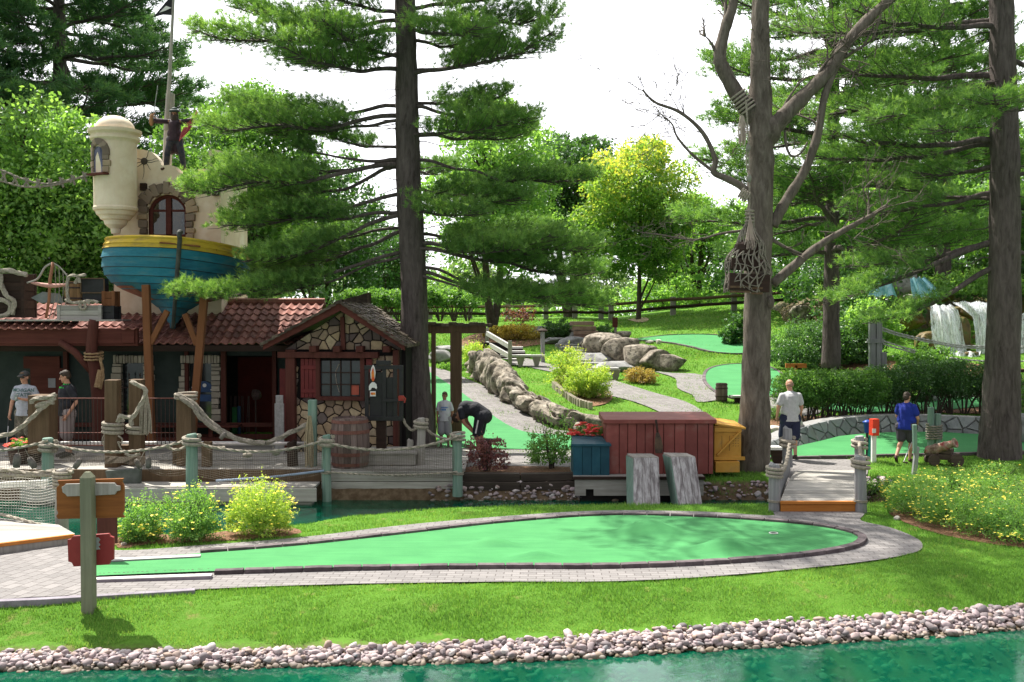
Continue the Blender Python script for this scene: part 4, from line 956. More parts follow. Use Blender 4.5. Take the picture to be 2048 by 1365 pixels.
def stonewall(poly, dens, rng, fr, y=0, th=.05, mb=None, gap=.012, holes=()):
    x0 = min(p[0] for p in poly); x1 = max(p[0] for p in poly); z0 = min(p[1] for p in poly); z1 = max(p[1] for p in poly)
    st = 1/math.sqrt(dens); S = []
    for i in range(int((x1-x0)/st)+1):
        for j in range(int((z1-z0)/st)+1):
            S.append((x0+(i+rng.uniform(.05, .95))*st, z0+(j+rng.uniform(.05, .95))*st))
    mb = mb or MB()
    for c in voronoi(poly, S, gap):
        cx = sum(p[0] for p in c)/len(c); cz = sum(p[1] for p in c)/len(c)
        if any(a < cx < b and c_ < cz < d for a, b, c_, d in holes): continue
        t = rng.random(); d = th*rng.uniform(.7, 1.2); n_ = len(c)
        inn = [(cx+(p[0]-cx)*.86, cz+(p[1]-cz)*.86) for p in c]
        vs = [fr(p[0], y, p[1]) for p in c]+[fr(p[0], y-d*.75, p[1]) for p in c]+[fr(p[0], y-d, p[1]) for p in inn]
        fs = [(i, (i+1) % n_, (i+1) % n_+n_, i+n_) for i in range(n_)]+[(i+n_, (i+1) % n_+n_, (i+1) % n_+2*n_, i+2*n_) for i in range(n_)]+[tuple(range(2*n_, 3*n_))]
        mb.add(vs, fs, t)
    return mb
n = NT('field_stone'); t_ = n.attr(); v = n.coord()
col = n.ramp(t_, [(0, (.09, .065, .065)), (.22, (.13, .10, .095)), (.3, (.36, .26, .16)), (.55, (.48, .37, .23)), (.7, (.24, .17, .13)), (.85, (.55, .44, .28)), (1, (.16, .13, .12))])
col = n.mix(n.ramp(n.noise(v, 9, 5), [(.4, (0, 0, 0)), (.8, (.55, .55, .55))]), col, (.12, .09, .07))
m_field = n.done(n.bsdf(col, .9, n.bump(n.noise(v, 22, 5), .4, .01), 0, .2))
n = NT('pale_surround_stone'); t_ = n.attr(); v = n.coord()
col = n.ramp(t_, [(0, (.30, .27, .22)), (.5, (.42, .38, .31)), (1, (.52, .47, .38))])
m_pale = n.done(n.bsdf(n.mix(n.math('MULTIPLY', n.noise(v, 8, 5), .5), col, (.2, .17, .13)), .9, n.bump(n.noise(v, 20, 5), .4, .01), 0, .2))
n = NT('grey_quoin_stone'); t_ = n.attr(); v = n.coord()
col = n.ramp(t_, [(0, (.12, .095, .075)), (.4, (.20, .16, .125)), (.7, (.30, .24, .18)), (1, (.44, .34, .22))])
m_quoin = n.done(n.bsdf(n.mix(n.math('MULTIPLY', n.noise(v, 9, 5), .5), col, (.12, .09, .07)), .9, n.bump(n.noise(v, 20, 5), .5, .015), 0, .2))
m_tile = mat('clay_roof_tile', (.16, .058, .048), (.28, .125, .10), .8, 5, .3, 40, tint=.4, c3=(.21, .08, .062))
m_shingle = woodmat('old_wood_shingle', (.07, .055, .04), (.20, .16, .12), 1, tint=.5)
m_greenwall = mat('dark_green_wall', (.020, .032, .028), (.032, .045, .04), .8, 3, .2)
m_redpaint = mat('dark_red_paint', (.11, .012, .012), (.16, .020, .018), .6, 4, .15)
ZD = .19
def xat(px, Y): return W(px, 600, Y).x
def zat(py, Y): return W(1024, py, Y).z

# ---------------- tavern building
Yw = 24.2
tav = thing('tavern', 'long red brown tavern with clay tile roof, stone framed windows and a dark doorway', 'building', (-9.5, Yw, ZD))
mb = MB()   # wall with window and door openings, made of panels
def wallp(x0, x1, z0, z1): mb.box(((xat(x0, Yw)+xat(x1, Yw))/2, Yw+.08, (z0+z1)/2), (xat(x1, Yw)-xat(x0, Yw), .16, z1-z0))
zb, zt_ = -.2, 2.42; wz0, wz1 = zat(838, Yw), zat(727, Yw)
wallp(-200, 40, zb, zt_); wallp(40, 125, zb, zt_)
for a, b in ((125, 244), (288, 378), (424, 446), (545, 575)): wallp(a, b, zb, zt_)
for a, b in ((244, 288), (378, 424)): wallp(a, b, zb, wz0); wallp(a, b, wz1, zt_)
wallp(446, 545, zat(712, Yw), zt_)
build('wall', mb, m_greenwall, tav)
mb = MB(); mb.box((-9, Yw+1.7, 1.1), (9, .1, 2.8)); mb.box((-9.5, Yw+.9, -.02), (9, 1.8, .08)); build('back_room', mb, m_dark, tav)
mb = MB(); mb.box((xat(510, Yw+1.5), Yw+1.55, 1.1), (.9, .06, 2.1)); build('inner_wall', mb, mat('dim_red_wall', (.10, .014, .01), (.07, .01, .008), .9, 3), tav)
rng = random.Random(4)
def surround(x0, x1, zt, zb_, parent, kind):
    S = MB(); wA = xat(x0, Yw); wB = xat(x1, Yw); z = zb_
    for sgn, xx in ((-1, wA), (1, wB)):
        z = zb_
        while z < zt-.03:
            h = rng.uniform(.09, .16); wd = rng.uniform(.16, .25); h = min(h, zt-z)
            S.box((xx+sgn*wd/2, Yw-.04, z+h/2), (wd, .16, h-.015), rz=rng.uniform(-.05, .05), t=rng.random()); z += h
    x = wA-.18
    while x < wB+.15:
        wd = rng.uniform(.06, .10); S.box((x+wd/2, Yw-.05, zt+.10), (wd-.012, .17, rng.uniform(.16, .20)), t=rng.random()); x += wd
    build('stone_surround', S, m_pale, parent, bevel=.01)
for (x0, x1, lab) in ((244, 288, 'left window with a green poster'), (378, 424, 'right window with a blue paper display')):
    f = MB(); a, b = xat(x0, Yw), xat(x1, Yw); f.box(((a+b)/2, Yw+.10, (wz0+wz1)/2), (b-a, .03, wz1-wz0))
    wn = build('window', f, m_glass, tav); wn['label'] = lab
    surround(x0, x1, wz1, wz0-.05, tav, 0)
    if x0 == 244:
        g_ = MB()
        for i in range(4): x = a+(b-a)*(.12+.25*i); g_.tube([(x, Yw-.12, wz0), (x, Yw-.12, wz0+.85+.15*(i % 2))], .010, 5); g_.lathe([(0, .12), (.022, .04), (.008, 0)], (x, Yw-.12, wz0+.85+.15*(i % 2)), 6)
        g_.tube([(a, Yw-.12, wz0+.75), (b, Yw-.12, wz0+.75)], .012, 5); g_.tube([(a, Yw-.12, wz0+.2), (b, Yw-.12, wz0+.2)], .012, 5)
        build('grille', g_, m_iron, wn)
        p = MB(); p.box((a+.26, Yw+.07, wz0+.42), (.3, .02, .65)); build('poster', p, mat('green_poster', (.04, .16, .03), (.03, .10, .02), .6, 4), wn)
    else:
        p = MB(); cx, cz = (a+b)/2+.05, zat(768, Yw)
        p.prism([(cx-.30+.6*i/10, cz-.12+(.18*math.sin(math.pi*i/10))) for i in range(11)]+[(cx+.25, cz-.2), (cx-.25, cz-.2)], Yw+.04, Yw+.06)
        p.prism([(cx-.28, cz-.42), (cx+.28, cz-.42), (cx+.22, cz-.26), (cx-.22, cz-.26)], Yw+.04, Yw+.06)
        build('display', p, mat('blue_display', (.02, .05, .13), (.03, .08, .2), .5, 4), wn)
        p = MB(); p.lathe([(.001, -.008), (.045, -.008), (.045, .008), (.001, .008)], (cx+.02, Yw+.03, cz-.04), 16, rot=Matrix.Rotation(R(90), 3, 'X'))
        p.box((cx+.22, Yw+.03, cz-.13), (.12, .012, .03), rot=Matrix.Rotation(-.3, 3, 'Y')); p.box((cx-.24, Yw+.03, cz-.10), (.10, .012, .03), rot=Matrix.Rotation(.3, 3, 'Y'))
        build('display_ornament', p, m_white, wn)
# porch posts and half timbering
mb = MB()
for px, wd in ((130, .1), (372, .09), (446, .12), (548, .10)): mb.box((xat(px, Yw-.1), Yw-.08, 1.1), (wd, .1, 2.5))
mb.box((-8.6, Yw-.09, .62), (5.9, .08, .10)); mb.box((-8.6, Yw-.09, .34), (5.9, .08, .12))
build('timber_frame', mb, m_redpost, tav, bevel=.008)
mb = MB()
for k in range(7): mb.box((xat(250+k*34, Yw-.3), Yw-.32, .42), (.10, .05, .5))
mb.box((xat(350, Yw-.3), Yw-.3, .62), (3.0, .4, .05)); mb.box((xat(350, Yw-.3), Yw-.36, .30), (3.0, .06, .10))
build('counter', mb, m_redwood, tav, bevel=.006)
# red sign board on the wall behind the men + doors
mb = MB(); mb.box((xat(85, Yw), Yw-.06, zat(725, Yw)), (.85, .06, .28)); mb.box((xat(100, Yw), Yw-.05, 1.0), (.9, .05, 1.9)); build('door', mb, m_redwood, tav)
mb = MB(); mb.box((xat(105, Yw), Yw-.085, zat(766, Yw)), (.17, .006, .22)); build('notice', mb, mat('pinned_paper', (.28, .28, .30), None, .8), tav)
# things seen in the doorway: clubs, bags
mb = MB()
for i in range(9):
    x = xat(452+i*5.5, Yw+.5); mb.tube([(x, Yw+.5, ZD), (x+rng.uniform(-.05, .05), Yw+.55, 1.25)], .012, 5)
build('club_rack', mb, m_iron, tav)
mb = MB(); mb.box((xat(468, Yw+.4), Yw+.4, .62), (.11, .08, .75)); build('green_bag', mb, mat('green_cloth', (.02, .13, .035), (.015, .09, .03), .8), tav)
mb = MB(); mb.box((xat(477, Yw+.42), Yw+.42, .66), (.06, .08, .7)); build('blue_bag', mb, mat('blue_cloth', (.02, .06, .11), (.015, .04, .08), .8), tav)
mb = MB(); x = xat(510, Yw+.3); mb.tube([(x, Yw+.3, ZD), (x, Yw+.3, 1.25)], .02, 6); mb.lathe([(.14, 0), (.03, .03)], (x, Yw+.3, ZD), 10); mb.ell((x+.02, Yw+.3, 1.3), (.13, .1, .13), 8, jit=.2); build('stand', mb, m_iron, tav)

# roof of curved clay tiles
def tileroof(name, xa, xb, ye, ze, yr, zr, parent, wave=.20, amp=.035, course=.30, skip=None):
    n_ = int((xb-xa)/wave*8); L = math.hypot(yr-ye, zr-ze); k = int(round(L/course)); mb = MB(); u = Vector((0, (yr-ye)/L, (zr-ze)/L)); nn = Vector((0, -u.z, u.y))
    for r_ in range(k):
        o = len(mb.v); vs = []
        for i in range(n_+1):
            x = xa+(xb-xa)*i/n_; ph = 2*math.pi*x/wave; h = amp*(1-abs(math.sin(ph/2))**1.2*1.6)
            for (s, up) in ((r_*course-.05, .034), (r_*course-.05, .012), ((r_+1)*course, .0)):
                p = Vector((x, ye, ze))+u*s+nn*(h+up); vs.append(p)
        vs = [vs[0+3*i] for i in range(n_+1)]+[vs[1+3*i] for i in range(n_+1)]+[vs[2+3*i] for i in range(n_+1)]
        m_ = n_+1
        for i in range(n_):
            if skip and skip(xa+(xb-xa)*i/n_, r_): continue
            t = random.Random(int((xa+(xb-xa)*i/n_)/wave+.5)*31+r_*7).random()
            mb.add([vs[i], vs[i+1], vs[m_+i+1], vs[m_+i], vs[2*m_+i+1], vs[2*m_+i]], [(0, 1, 2, 3), (0, 5, 4, 1)], t)
    return build(name, mb, m_tile, parent)
ye, ze, yr, zr = 23.3, 2.56, 25.2, 3.50
tileroof('tile_roof', -16.5, -4.6, ye, ze, yr, zr, tav)
mb = MB()
mb.box((-10.5, 23.26, 2.45), (12.2, .12, .14)); mb.box((-10.5, 24.2, 2.47), (12.0, 1.8, .06)); build('eave_beam', mb, m_darkwood, tav, bevel=.01)
mb = MB(); mb.add([(-16.5, yr, 3.46), (-4.6, yr, 3.46), (-4.6, 27, 2.6), (-16.5, 27, 2.6)], [(0, 1, 2, 3)]); mb.tube([(-7.0, yr+.02, 3.53), (-4.6, yr+.02, 3.53)], .09, 8)
build('rear_roof', mb, m_tile, tav)
# low porch roof with fascia in front (left)
mb = MB(); Yf = 22.6; mb.box(((xat(-160, Yf)+xat(276, Yf))/2, Yf, (zat(657, Yf)+zat(688, Yf))/2), (xat(276, Yf)-xat(-160, Yf), .10, zat(657, Yf)-zat(688, Yf)))
mb.box(((xat(-160, Yf)+xat(276, Yf))/2, Yf+.35, zat(690, Yf)), (xat(276, Yf)-xat(-160, Yf), .75, .05))
mb.box((xat(258, Yf), Yf-.06, zat(670, Yf)), (.28, .06, .36))
build('porch_fascia', mb, m_redwood, tav, bevel=.01)
mb = MB(); mb.box(((xat(-160, Yf)+xat(236, Yf))/2, Yf+.3, zat(641, Yf+.1)), (xat(236, Yf)-xat(-160, Yf), .95, .035)); build('roof_shelf', mb, m_greyx, tav, bevel=.005)
tileroof('porch_tiles', xat(-160, Yf), xat(278, Yf), Yf-.12, zat(658, Yf-.1), Yf+.5, zat(640, Yf+.3), tav, course=.28, skip=lambda x, r_: math.sin(x*1.9) > .55)
# tree-like porch post with brace and rope
mb = MB(); pp = [W(200, 890, 22.5), W(198, 800, 22.5), W(190, 740, 22.5), W(183, 700, 22.5), W(188, 640, 22.5)]
mb.tube(crv(pp, 4), [.17-.004*i for i in range(17)], 10); mb.tube([W(186, 745, 22.5), W(150, 705, 22.5), W(120, 685, 22.5)], [.09, .08, .07], 8)
build('porch_post', mb, m_redpost, tav, smooth=True)
mb = MB()
for k in range(3): mb.rope([W(188, 706+k*6, 22.5)+Vector((.19*math.cos(a), .19*math.sin(a), .02*math.sin(a))) for a in [i*.7 for i in range(10)]], .02)
mb.rope([W(200, 715, 22.3), W(206, 750, 22.3), W(200, 778, 22.3)], .03); mb.tube([W(200, 740, 22.3), W(196, 775, 22.28)], [.05, .09], 7)
build('post_rope', mb, mat('tan_rope', (.22, .14, .07), (.32, .22, .12), .95, 25), tav)

# ---------------- cream castle tower
Yt_ = 24.6; tw = thing('castle_tower', 'cream plaster castle tower with broken battlements and a round corner turret', 'tower', W(335, 690, Yt_))
p2 = lambda pts: [(xat(a, Yt_), zat(b, Yt_)) for a, b in pts]
xL, xR = xat(228, Yt_), xat(443, Yt_); ac = xat(336, Yt_); ar = .46; az0 = zat(640, Yt_); azs = zat(425, Yt_)
top = [(228, 300), (275, 298), (292, 300), (307, 305), (318, 316), (326, 332), (340, 330), (352, 333), (358, 345), (372, 350), (392, 348), (404, 345), (416, 338), (417, 303), (430, 299), (445, 302), (445, 330)]
arch = [(ac+ar*math.cos(math.pi*i/14), azs+ar*.92*math.sin(math.pi*i/14)) for i in range(15)]
rng = random.Random(2)
topw = p2(top); b = []
bx = [p[0] for p in topw]; bz = [p[1] for p in topw]
# front wall built as column strips around the arch so that the opening is real
def wallwith(xl, xr, zbot, topf, y0, y1, mb, opening):
    N = 64; g = lambda x: topf(x)
    for i in range(N):
        a, b_ = xl+(xr-xl)*i/N, xl+(xr-xl)*(i+1)/N; m_ = (a+b_)/2
        segs = [(zbot, zbot, g(a), g(b_))]
        if opening and abs(m_-ac) < ar:
            f = lambda x: azs+ar*.92*math.sqrt(max(0, 1-((x-ac)/ar)**2)); segs = [(zbot, zbot, opening, opening), (f(a), f(b_), g(a), g(b_))]
        for (za, zb2, zc, zd) in segs:
            mb.add([(a, y0, za), (b_, y0, zb2), (b_, y0, zd), (a, y0, zc), (a, y1, za), (b_, y1, zb2), (b_, y1, zd), (a, y1, zc)], [(0, 1, 2, 3), (5, 4, 7, 6), (3, 2, 6, 7), (0, 4, 5, 1)]+([(0, 3, 7, 4)] if i == 0 else [])+([(1, 5, 6, 2)] if i == N-1 else []))
mb = MB(); tf_ = lambda x: float(np.interp(x, bx, bz)); zb = 2.3; sill = zat(475, Yt_)
wallwith(xL, xR, zb, tf_, Yt_, Yt_+.28, mb, sill)
wallwith(xL, xR, zb, lambda x: tf_(x)*0+zat(338, Yt_)+(.3 if int(x*2.2) % 2 else 0), Yt_+2.2, Yt_+2.45, mb, sill)
for x in (xL+.12, xR-.12): mb.box((x, Yt_+1.24, (zb+zat(345, Yt_))/2), (.24, 1.90, zat(345, Yt_)-zb))
mb.box(((xL+xR)/2, Yt_+1.24, sill-.06), (xR-xL-.5, 1.9, .08))
build('wall', mb, m_plaster, tw)
mb = MB()      # stones round the arch
k = 13
for i in range(k):
    a = math.pi*(i+.5)/k; c = (ac+(ar+.15)*math.cos(a), azs+(ar*.92+.15)*math.sin(a)); s = .23 if i % 2 else .30
    mb.box((c[0], Yt_-.03, c[1]), (s, .14, .155), rot=Matrix.Rotation(-a, 3, 'Y'), t=rng.random())
for sg in (-1, 1):
    z = azs-.03
    while z > sill+.02:
        h = rng.uniform(.13, .2); wd = rng.uniform(.17, .26); mb.box((ac+sg*(ar+wd/2), Yt_-.03, z-h/2), (wd, .14, h-.02), t=rng.random()); z -= h
for i in range(len(mb.v)): mb.v[i] = tuple(Vector(mb.v[i])+Vector((rng.gauss(0, .008), 0, rng.gauss(0, .008))))
build('arch_stones', mb, m_quoin, tw, bevel=.02)
mb = MB()
for (px, py) in ((291, 375), (387, 382), (434, 385)): mb.box((xat(px, Yt_), Yt_-.05, zat(py, Yt_)), (.14, .14, .17)); build('beam_end', mb, m_darkwood, tw); mb = MB()
mb.box((xat(340, Yt_-.6), Yt_-.3, 2.66), (xR-xL+.2, .7, .22)); build('ledge_beam', mb, m_darkwood, tw)
# arch window: frame, mullion, panes
mb = MB()
P = [Vector((ac+(ar-.03)*math.cos(math.pi*i/14), Yt_+.12, azs+(ar*.92-.03)*math.sin(math.pi*i/14))) for i in range(15)]
P = [Vector((ac+ar-.03, Yt_+.12, sill))]+P+[Vector((ac-ar+.03, Yt_+.12, sill))]
mb.tube(P, .055, 6); mb.box((ac, Yt_+.12, (sill+azs+ar*.9)/2), (.13, .08, azs+ar*.9-sill)); mb.box((ac, Yt_+.12, sill+.03), (ar*2, .08, .09))
mb.box((ac, Yt_+.13, azs+.05), (ar*2-.05, .05, .05))
wf = build('arched_window', mb, m_redwood, tw)
mb = MB(); A2 = [(ac+(ar-.05)*math.cos(math.pi*i/14), azs+(ar*.92-.05)*math.sin(math.pi*i/14)) for i in range(15)]
n = NT('see_through_pane'); gg = n.n('BsdfGlossy'); gg.inputs['Roughness'].default_value = .03; tr = n.n('BsdfTransparent'); tr.inputs[0].default_value = (.16, .18, .20, 1)
m1 = n.n('MixShader'); m1.inputs[0].default_value = .12; n.l(tr.outputs[0], m1.inputs[1]); n.l(gg.outputs[0], m1.inputs[2]); m_pane = n.done(m1)
mb.prism(A2+[(ac-ar+.05, sill+.05), (ac+ar-.05, sill+.05)], Yt_+.135, Yt_+.14); build('pane', mb, m_pane, wf)
# cannonball hole with cracks
mb = MB(); hc = Vector((xat(291, Yt_), Yt_, zat(323, Yt_))); mb.ell(hc+Vector((0, -.005, 0)), (.085, .03, .085), 14)
for a0 in (0.2, 1.0, 2.4, 3.3, 4.2, 4.9, 5.7, 6.1):
    p = [hc]; a = a0; L_ = rng.uniform(.05, .09)
    for j in range(5): a += rng.uniform(-.5, .5); p.append(p[-1]+Vector((math.cos(a), 0, math.sin(a)))*L_)
    p = [q+Vector((0, -.003, 0)) for q in p]; mb.tube(p, [.012, .010, .008, .006, .005, .003], 4)
build('shot_hole', mb, mat('crack_shadow', (.05, .045, .04), (.08, .07, .06), .95), tw)
# turret
tc_ = Vector((xat(233, 24.0), 24.0, 0)); zr_ = lambda py: zat(py, 24.0); rT = 41/2050*24.0
prof = [(.02, zr_(470)), (.10, zr_(468)), (.12, zr_(458)), (.16, zr_(456)), (.24, zr_(450)), (.27, zr_(442)), (.33, zr_(440)), (.37, zr_(434)), (.42, zr_(431)), (.45, zr_(424)), (.49, zr_(422)), (.50, zr_(417)), (rT, zr_(414)), (rT, zr_(288)), (.50, zr_(285)), (.55, zr_(281)), (.55, zr_(276)), (.52, zr_(275)), (.53, zr_(272)), (.59, zr_(268)), (.60, zr_(262)), (.47, zr_(260))]
mb = MB(); mb.lathe([(r_, z) for r_, z in prof], tc_, 36); tur = build('turret', mb, m_plaster, tw, smooth=False)
mb = MB(); mb.lathe([(.455*math.cos(math.pi/2*i/9)+.001, zr_(263)+.36*math.sin(math.pi/2*i/9)) for i in range(10)], tc_, 30); build('dome', mb, m_plaster, tur, smooth=True)
mb = MB(); wa = R(-118)   # window on the left front of the turret
def onT(da, z, r_=rT): a = wa+da; return tc_+Vector((r_*math.cos(a), r_*math.sin(a), z))
vs = []; zw0, zw1 = zr_(352), zr_(300)
ptsw = [(-.30, zw0), (.30, zw0), (.30, zw1-.14)]+[(.30*math.cos(math.pi*i/8), zw1-.14+.15*math.sin(math.pi*i/8)) for i in range(1, 8)]+[(-.30, zw1-.14)]
mb.add([onT(a, z, rT+.012) for a, z in ptsw]+[onT(a, z, rT-.03) for a, z in ptsw], [tuple(range(len(ptsw)))]+[(i, (i+1) % len(ptsw), (i+1) % len(ptsw)+len(ptsw), i+len(ptsw)) for i in range(len(ptsw))])
tw_w = build('turret_window', mb, mat('blue_dark_glass', (.04, .05, .09), (.08, .09, .16), .2, 3), tur)
mb = MB()
for i in range(9):
    a = math.pi*i/8; mb.box(onT(.46*math.cos(a), zw1-.14+.26*math.sin(a), rT+.015), (.16, .07, .13), rot=Matrix.Rotation(wa+.46*math.cos(a)+R(90), 3, 'Z')@Matrix.Rotation(-a, 3, 'Y'), t=rng.random())
for sg in (-1, 1):
    for j in range(3): mb.box(onT(sg*(.44+.05*(j % 2)), zw0+.08+.145*j, rT+.012), (.15+.03*(j % 2), .07, .13), rot=Matrix.Rotation(wa+sg*.44+R(90), 3, 'Z'), t=rng.random())
build('window_stones', mb, m_quoin, tw_w, bevel=.012)
mb = MB(); mb.box(onT(0, zw0-.025, rT+.04), (.62, .16, .045), rot=Matrix.Rotation(wa+R(90), 3, 'Z')); build('sill', mb, m_redwood, tw_w)

# ---------------- boat
bt = thing('boat', 'blue and yellow wooden boat hull projecting bow first from the tower', 'boat', W(352, 655, 22.6))
O = Vector((xat(356, 24.3), 24.35, zat(497, 24.3))); RZ = Matrix.Rotation(R(19), 3, 'Z')@Matrix.Rotation(R(4.5), 3, 'Y')
prof = [(1.0, .02), (1.02, -.10), (1.03, -.20), (1.035, -.42), (1.02, -.66), (.97, -.86), (.87, -1.03), (.72, -1.17), (.55, -1.27), (.37, -1.38), (.22, -1.55), (.12, -1.75), (.05, -1.92), (.02, -2.05)]
def hull(u, t, sg, outw=0):
    i = np.arange(len(prof)); l = float(np.interp(u*(len(prof)-1), i, [p[0] for p in prof])); z = float(np.interp(u*(len(prof)-1), i, [p[1] for p in prof]))
    wv = (1-(1-t)**2.3)**.72; Lf = 2.15-.42*u-.25*u*u; wv = wv*(1 if u < .1 else (1-.16*(u-.1)*(1-t)))
    return O+RZ@Vector((sg*(1.60*l*wv+outw), -Lf*(1-t), z*.92+.06*(1-t)**2*(1-u)))
NP = 13; NTt = 16
def strips(k0, k1):
    mb = MB()
    for sg in (-1, 1):
        for k in range(k0, k1):
            u0, u1 = k/NP, (k+1)/NP
            g = [[hull(u0, t/NTt, sg, 0) for t in range(NTt+1)], [hull(u1, t/NTt, sg, .028*min(1, 1)) for t in range(NTt+1)], [hull(u1, t/NTt, sg, 0) for t in range(NTt+1)]]
            vs = g[0]+g[1]+g[2]; m_ = NTt+1
            fs = [(i, i+1, m_+i+1, m_+i) for i in range(NTt)]+[(m_+i, m_+i+1, 2*m_+i+1, 2*m_+i) for i in range(NTt)]
            mb.add(vs, fs, random.random())
    return mb
def worn(name, a, b, wear): return mat(name, a, b, .75, 4, .5, 24, c3=wear, lo=.3, hi=.68, detail=8, tint=.16, stretch=(.5, .5, 2.5))
m_blue = worn('worn_blue_paint', (.008, .10, .155), (.012, .15, .21), (.05, .16, .19)); m_yel = worn('worn_yellow_paint', (.46, .30, .025), (.58, .40, .04), (.35, .24, .06))
hl_ = build('hull', strips(2, 13), m_blue, bt)
mb = MB()
for sg in (-1, 1):
    for k in range(2, 13): mb.tube([hull(k/NP, t/NTt, sg, .016) for t in range(NTt+1)], .009, 4)  # black lines for the seams, with the shadow under each lap painted in
build('plank_seam_shade', mb, m_black, hl_); build('topside_band', strips(0, 2), m_yel, bt)
mb = MB()
for sg in (-1, 1): mb.tube([hull(0, t/NTt, sg)+Vector((0, 0, .02)) for t in range(NTt+1)], .035, 6)
build('gunwale', mb, m_yel, bt)
mb = MB()
for t in range(6): a, b_ = hull(.02, t/6+.1, -1), hull(.02, t/6+.1, 1); mb.beam(a.lerp(b_, .1)+Vector((0, 0, -.08)), b_.lerp(a, .1)+Vector((0, 0, -.08)), .34, .03)
build('boat_deck', mb, m_brace, bt)
mb = MB(); SP_ = [hull(u/10, 0, 1) for u in range(11)]; SP_ = [SP_[0]+Vector((.0, -.02, .14)), SP_[0]+Vector((0, -.05, .06))]+SP_
mb.tube(crv([p+Vector((0, -.03, 0)) for p in SP_], 3), [.055-.0004*i for i in range(37)], 8); mb.ell(SP_[0], (.07, .07, .06), 8)
build('stem_post', mb, mat('dark_stem_wood', (.03, .035, .03), (.07, .075, .065), .7, 5), bt, smooth=True)
m_bare = mat('reddish_bare_wood', (.16, .06, .035), (.26, .12, .07), .8, 5)
# brown underside patch (bare wood keel planks, left)
for sg in (-1, 1):
    mb = MB()
    vs = []
    for j in range(5):
        u = .50+.20*j/4
        vs += [hull(u, t/NTt, sg, .034) for t in range(6, NTt+1)]
    m_ = NTt-5; mb.add(vs, [(j*m_+i, j*m_+i+1, (j+1)*m_+i+1, (j+1)*m_+i) for j in range(4) for i in range(m_-1)]); build('bare_planking', mb, m_bare, bt)
# supports
sp = thing('boat_support', 'pair of brown painted posts with diagonal braces propping up the boat', 'support', W(345, 885, 22.4))
Yp = 22.4
for a, b_ in ((( 292, 570), (303, 888)), ((409, 590), (383, 888))):
    mb = MB(); mb.beam(W(*a, Yp), W(*b_, Yp), .16, .14, up=(0, 1, 0)); build('post', mb, m_brace, sp, bevel=.01)
for a, b_ in (((335, 622), (301, 688)), ((370, 628), (394, 690))):
    mb = MB(); mb.beam(W(*a, Yp), W(*b_, Yp), .12, .10, up=(0, 1, 0)); build('brace', mb, m_brace, sp, bevel=.01)
# flag pole, pennant, rope
fp = thing('flagpole', 'tall thin wooden flagpole with a black pennant rising behind the pirate figure', 'flagpole', W(334, 345, 25.4))
mb = MB(); mb.tube([W(333, 350, 25.4), W(336, 290, 25.4), W(341, 188, 25.4)], [.11, .115, .105], 10); build('lower_mast', mb, m_grey, fp)
mb = MB(); mb.tube([W(331, 260, 25.3), W(339, 160, 25.3), W(343, 80, 25.3), W(349, -40, 25.3)], [.055, .05, .04, .03], 8); build('upper_mast', mb, m_grey, fp)
mb = MB(); fl_ = [(346, -12), (330, 6), (306, 35), (326, 30), (346, 31)]
N_ = 6; vs = []
for (px, py) in fl_: vs.append(W(px, py, 25.3+.06*math.sin(px*.3)))
mb.add(vs+[v_+Vector((0, .006, 0)) for v_ in vs], [(0, 1, 2, 3, 4), (9, 8, 7, 6, 5)]); build('pennant', mb, mat('black_cloth', (.012, .012, .016), (.03, .03, .035), .8), fp)
mb = MB(); mb.add([W(332, 12, 25.24), W(318, 26, 25.24), W(330, 22, 25.24), W(343, 16, 25.24)], [(0, 1, 2, 3)]); build('pennant_stripe', mb, m_white, fp)

# ---------------- gear on the porch roof
def crate(name, lab, cat, c, sz, m_, gap=.012, boards=4, rz=0, frame=None, group=None):
    c = Vector(c); r = thing(name, lab, cat, c-Vector((0, 0, sz[2]/2)), group); mb = MB(); h = sz[2]/boards
    for i in range(boards): mb.box(c+Vector((0, 0, -sz[2]/2+h*(i+.5))), (sz[0], sz[1], h-gap), rz=rz, t=random.random())
    mb.box(c, (sz[0]-.04, sz[1]-.04, sz[2]-.04), rz=rz); build('boards', mb, m_, r, bevel=.006)
    R_ = Matrix.Rotation(rz, 3, 'Z')
    for sx in (-1, 1):
        for sy in (-1, 1): mb = MB(); mb.box(c+R_@Vector((sx*(sz[0]/2-.02), sy*(sz[1]/2-.02), 0)), (.07, .07, sz[2]+.01), rz=rz); build('corner_post', mb, frame or m_, r, bevel=.006)
    return r
Yc = 22.85
crate('crate', 'black crate under a heavy rope at the left end of the porch roof', 'crate', W(15, 592, Yc+.1), (1.0, .6, .98), m_darkwood, boards=5)
crate('crate', 'low grey crate with a knotted rope lying on it on the porch roof', 'crate', W(168, 626, Yc), (.95, .5, .34), m_greyx, boards=3)
crate('crate', 'small brown crate at the right end of the row on the porch roof', 'crate', W(222, 598, Yc+.05), (.26, .3, .33), m_brace, boards=2)
crate('crate', 'black box beneath the small brown crate on the porch roof', 'crate', W(222, 626, Yc+.05), (.27, .4, .30), m_black, boards=2)
mb = MB(); c = W(190, 572, Yc+.05); r = thing('lantern_crate', 'open wire fronted box with pale edges standing behind the grey crate', 'crate', c)
for sx in (-1, 1):
    mb.box(c+Vector((sx*.26, -.14, 0)), (.022, .022, .33)); mb.box(c+Vector((0, -.14, sx*.16)), (.54, .022, .022))
build('frame', mb, m_brownpost, r)
mb = MB(); mb.box(c, (.52, .24, .32)); mb.box(c+Vector((0, .02, -.25)), (.48, .24, .2)); build('box', mb, m_black, r)
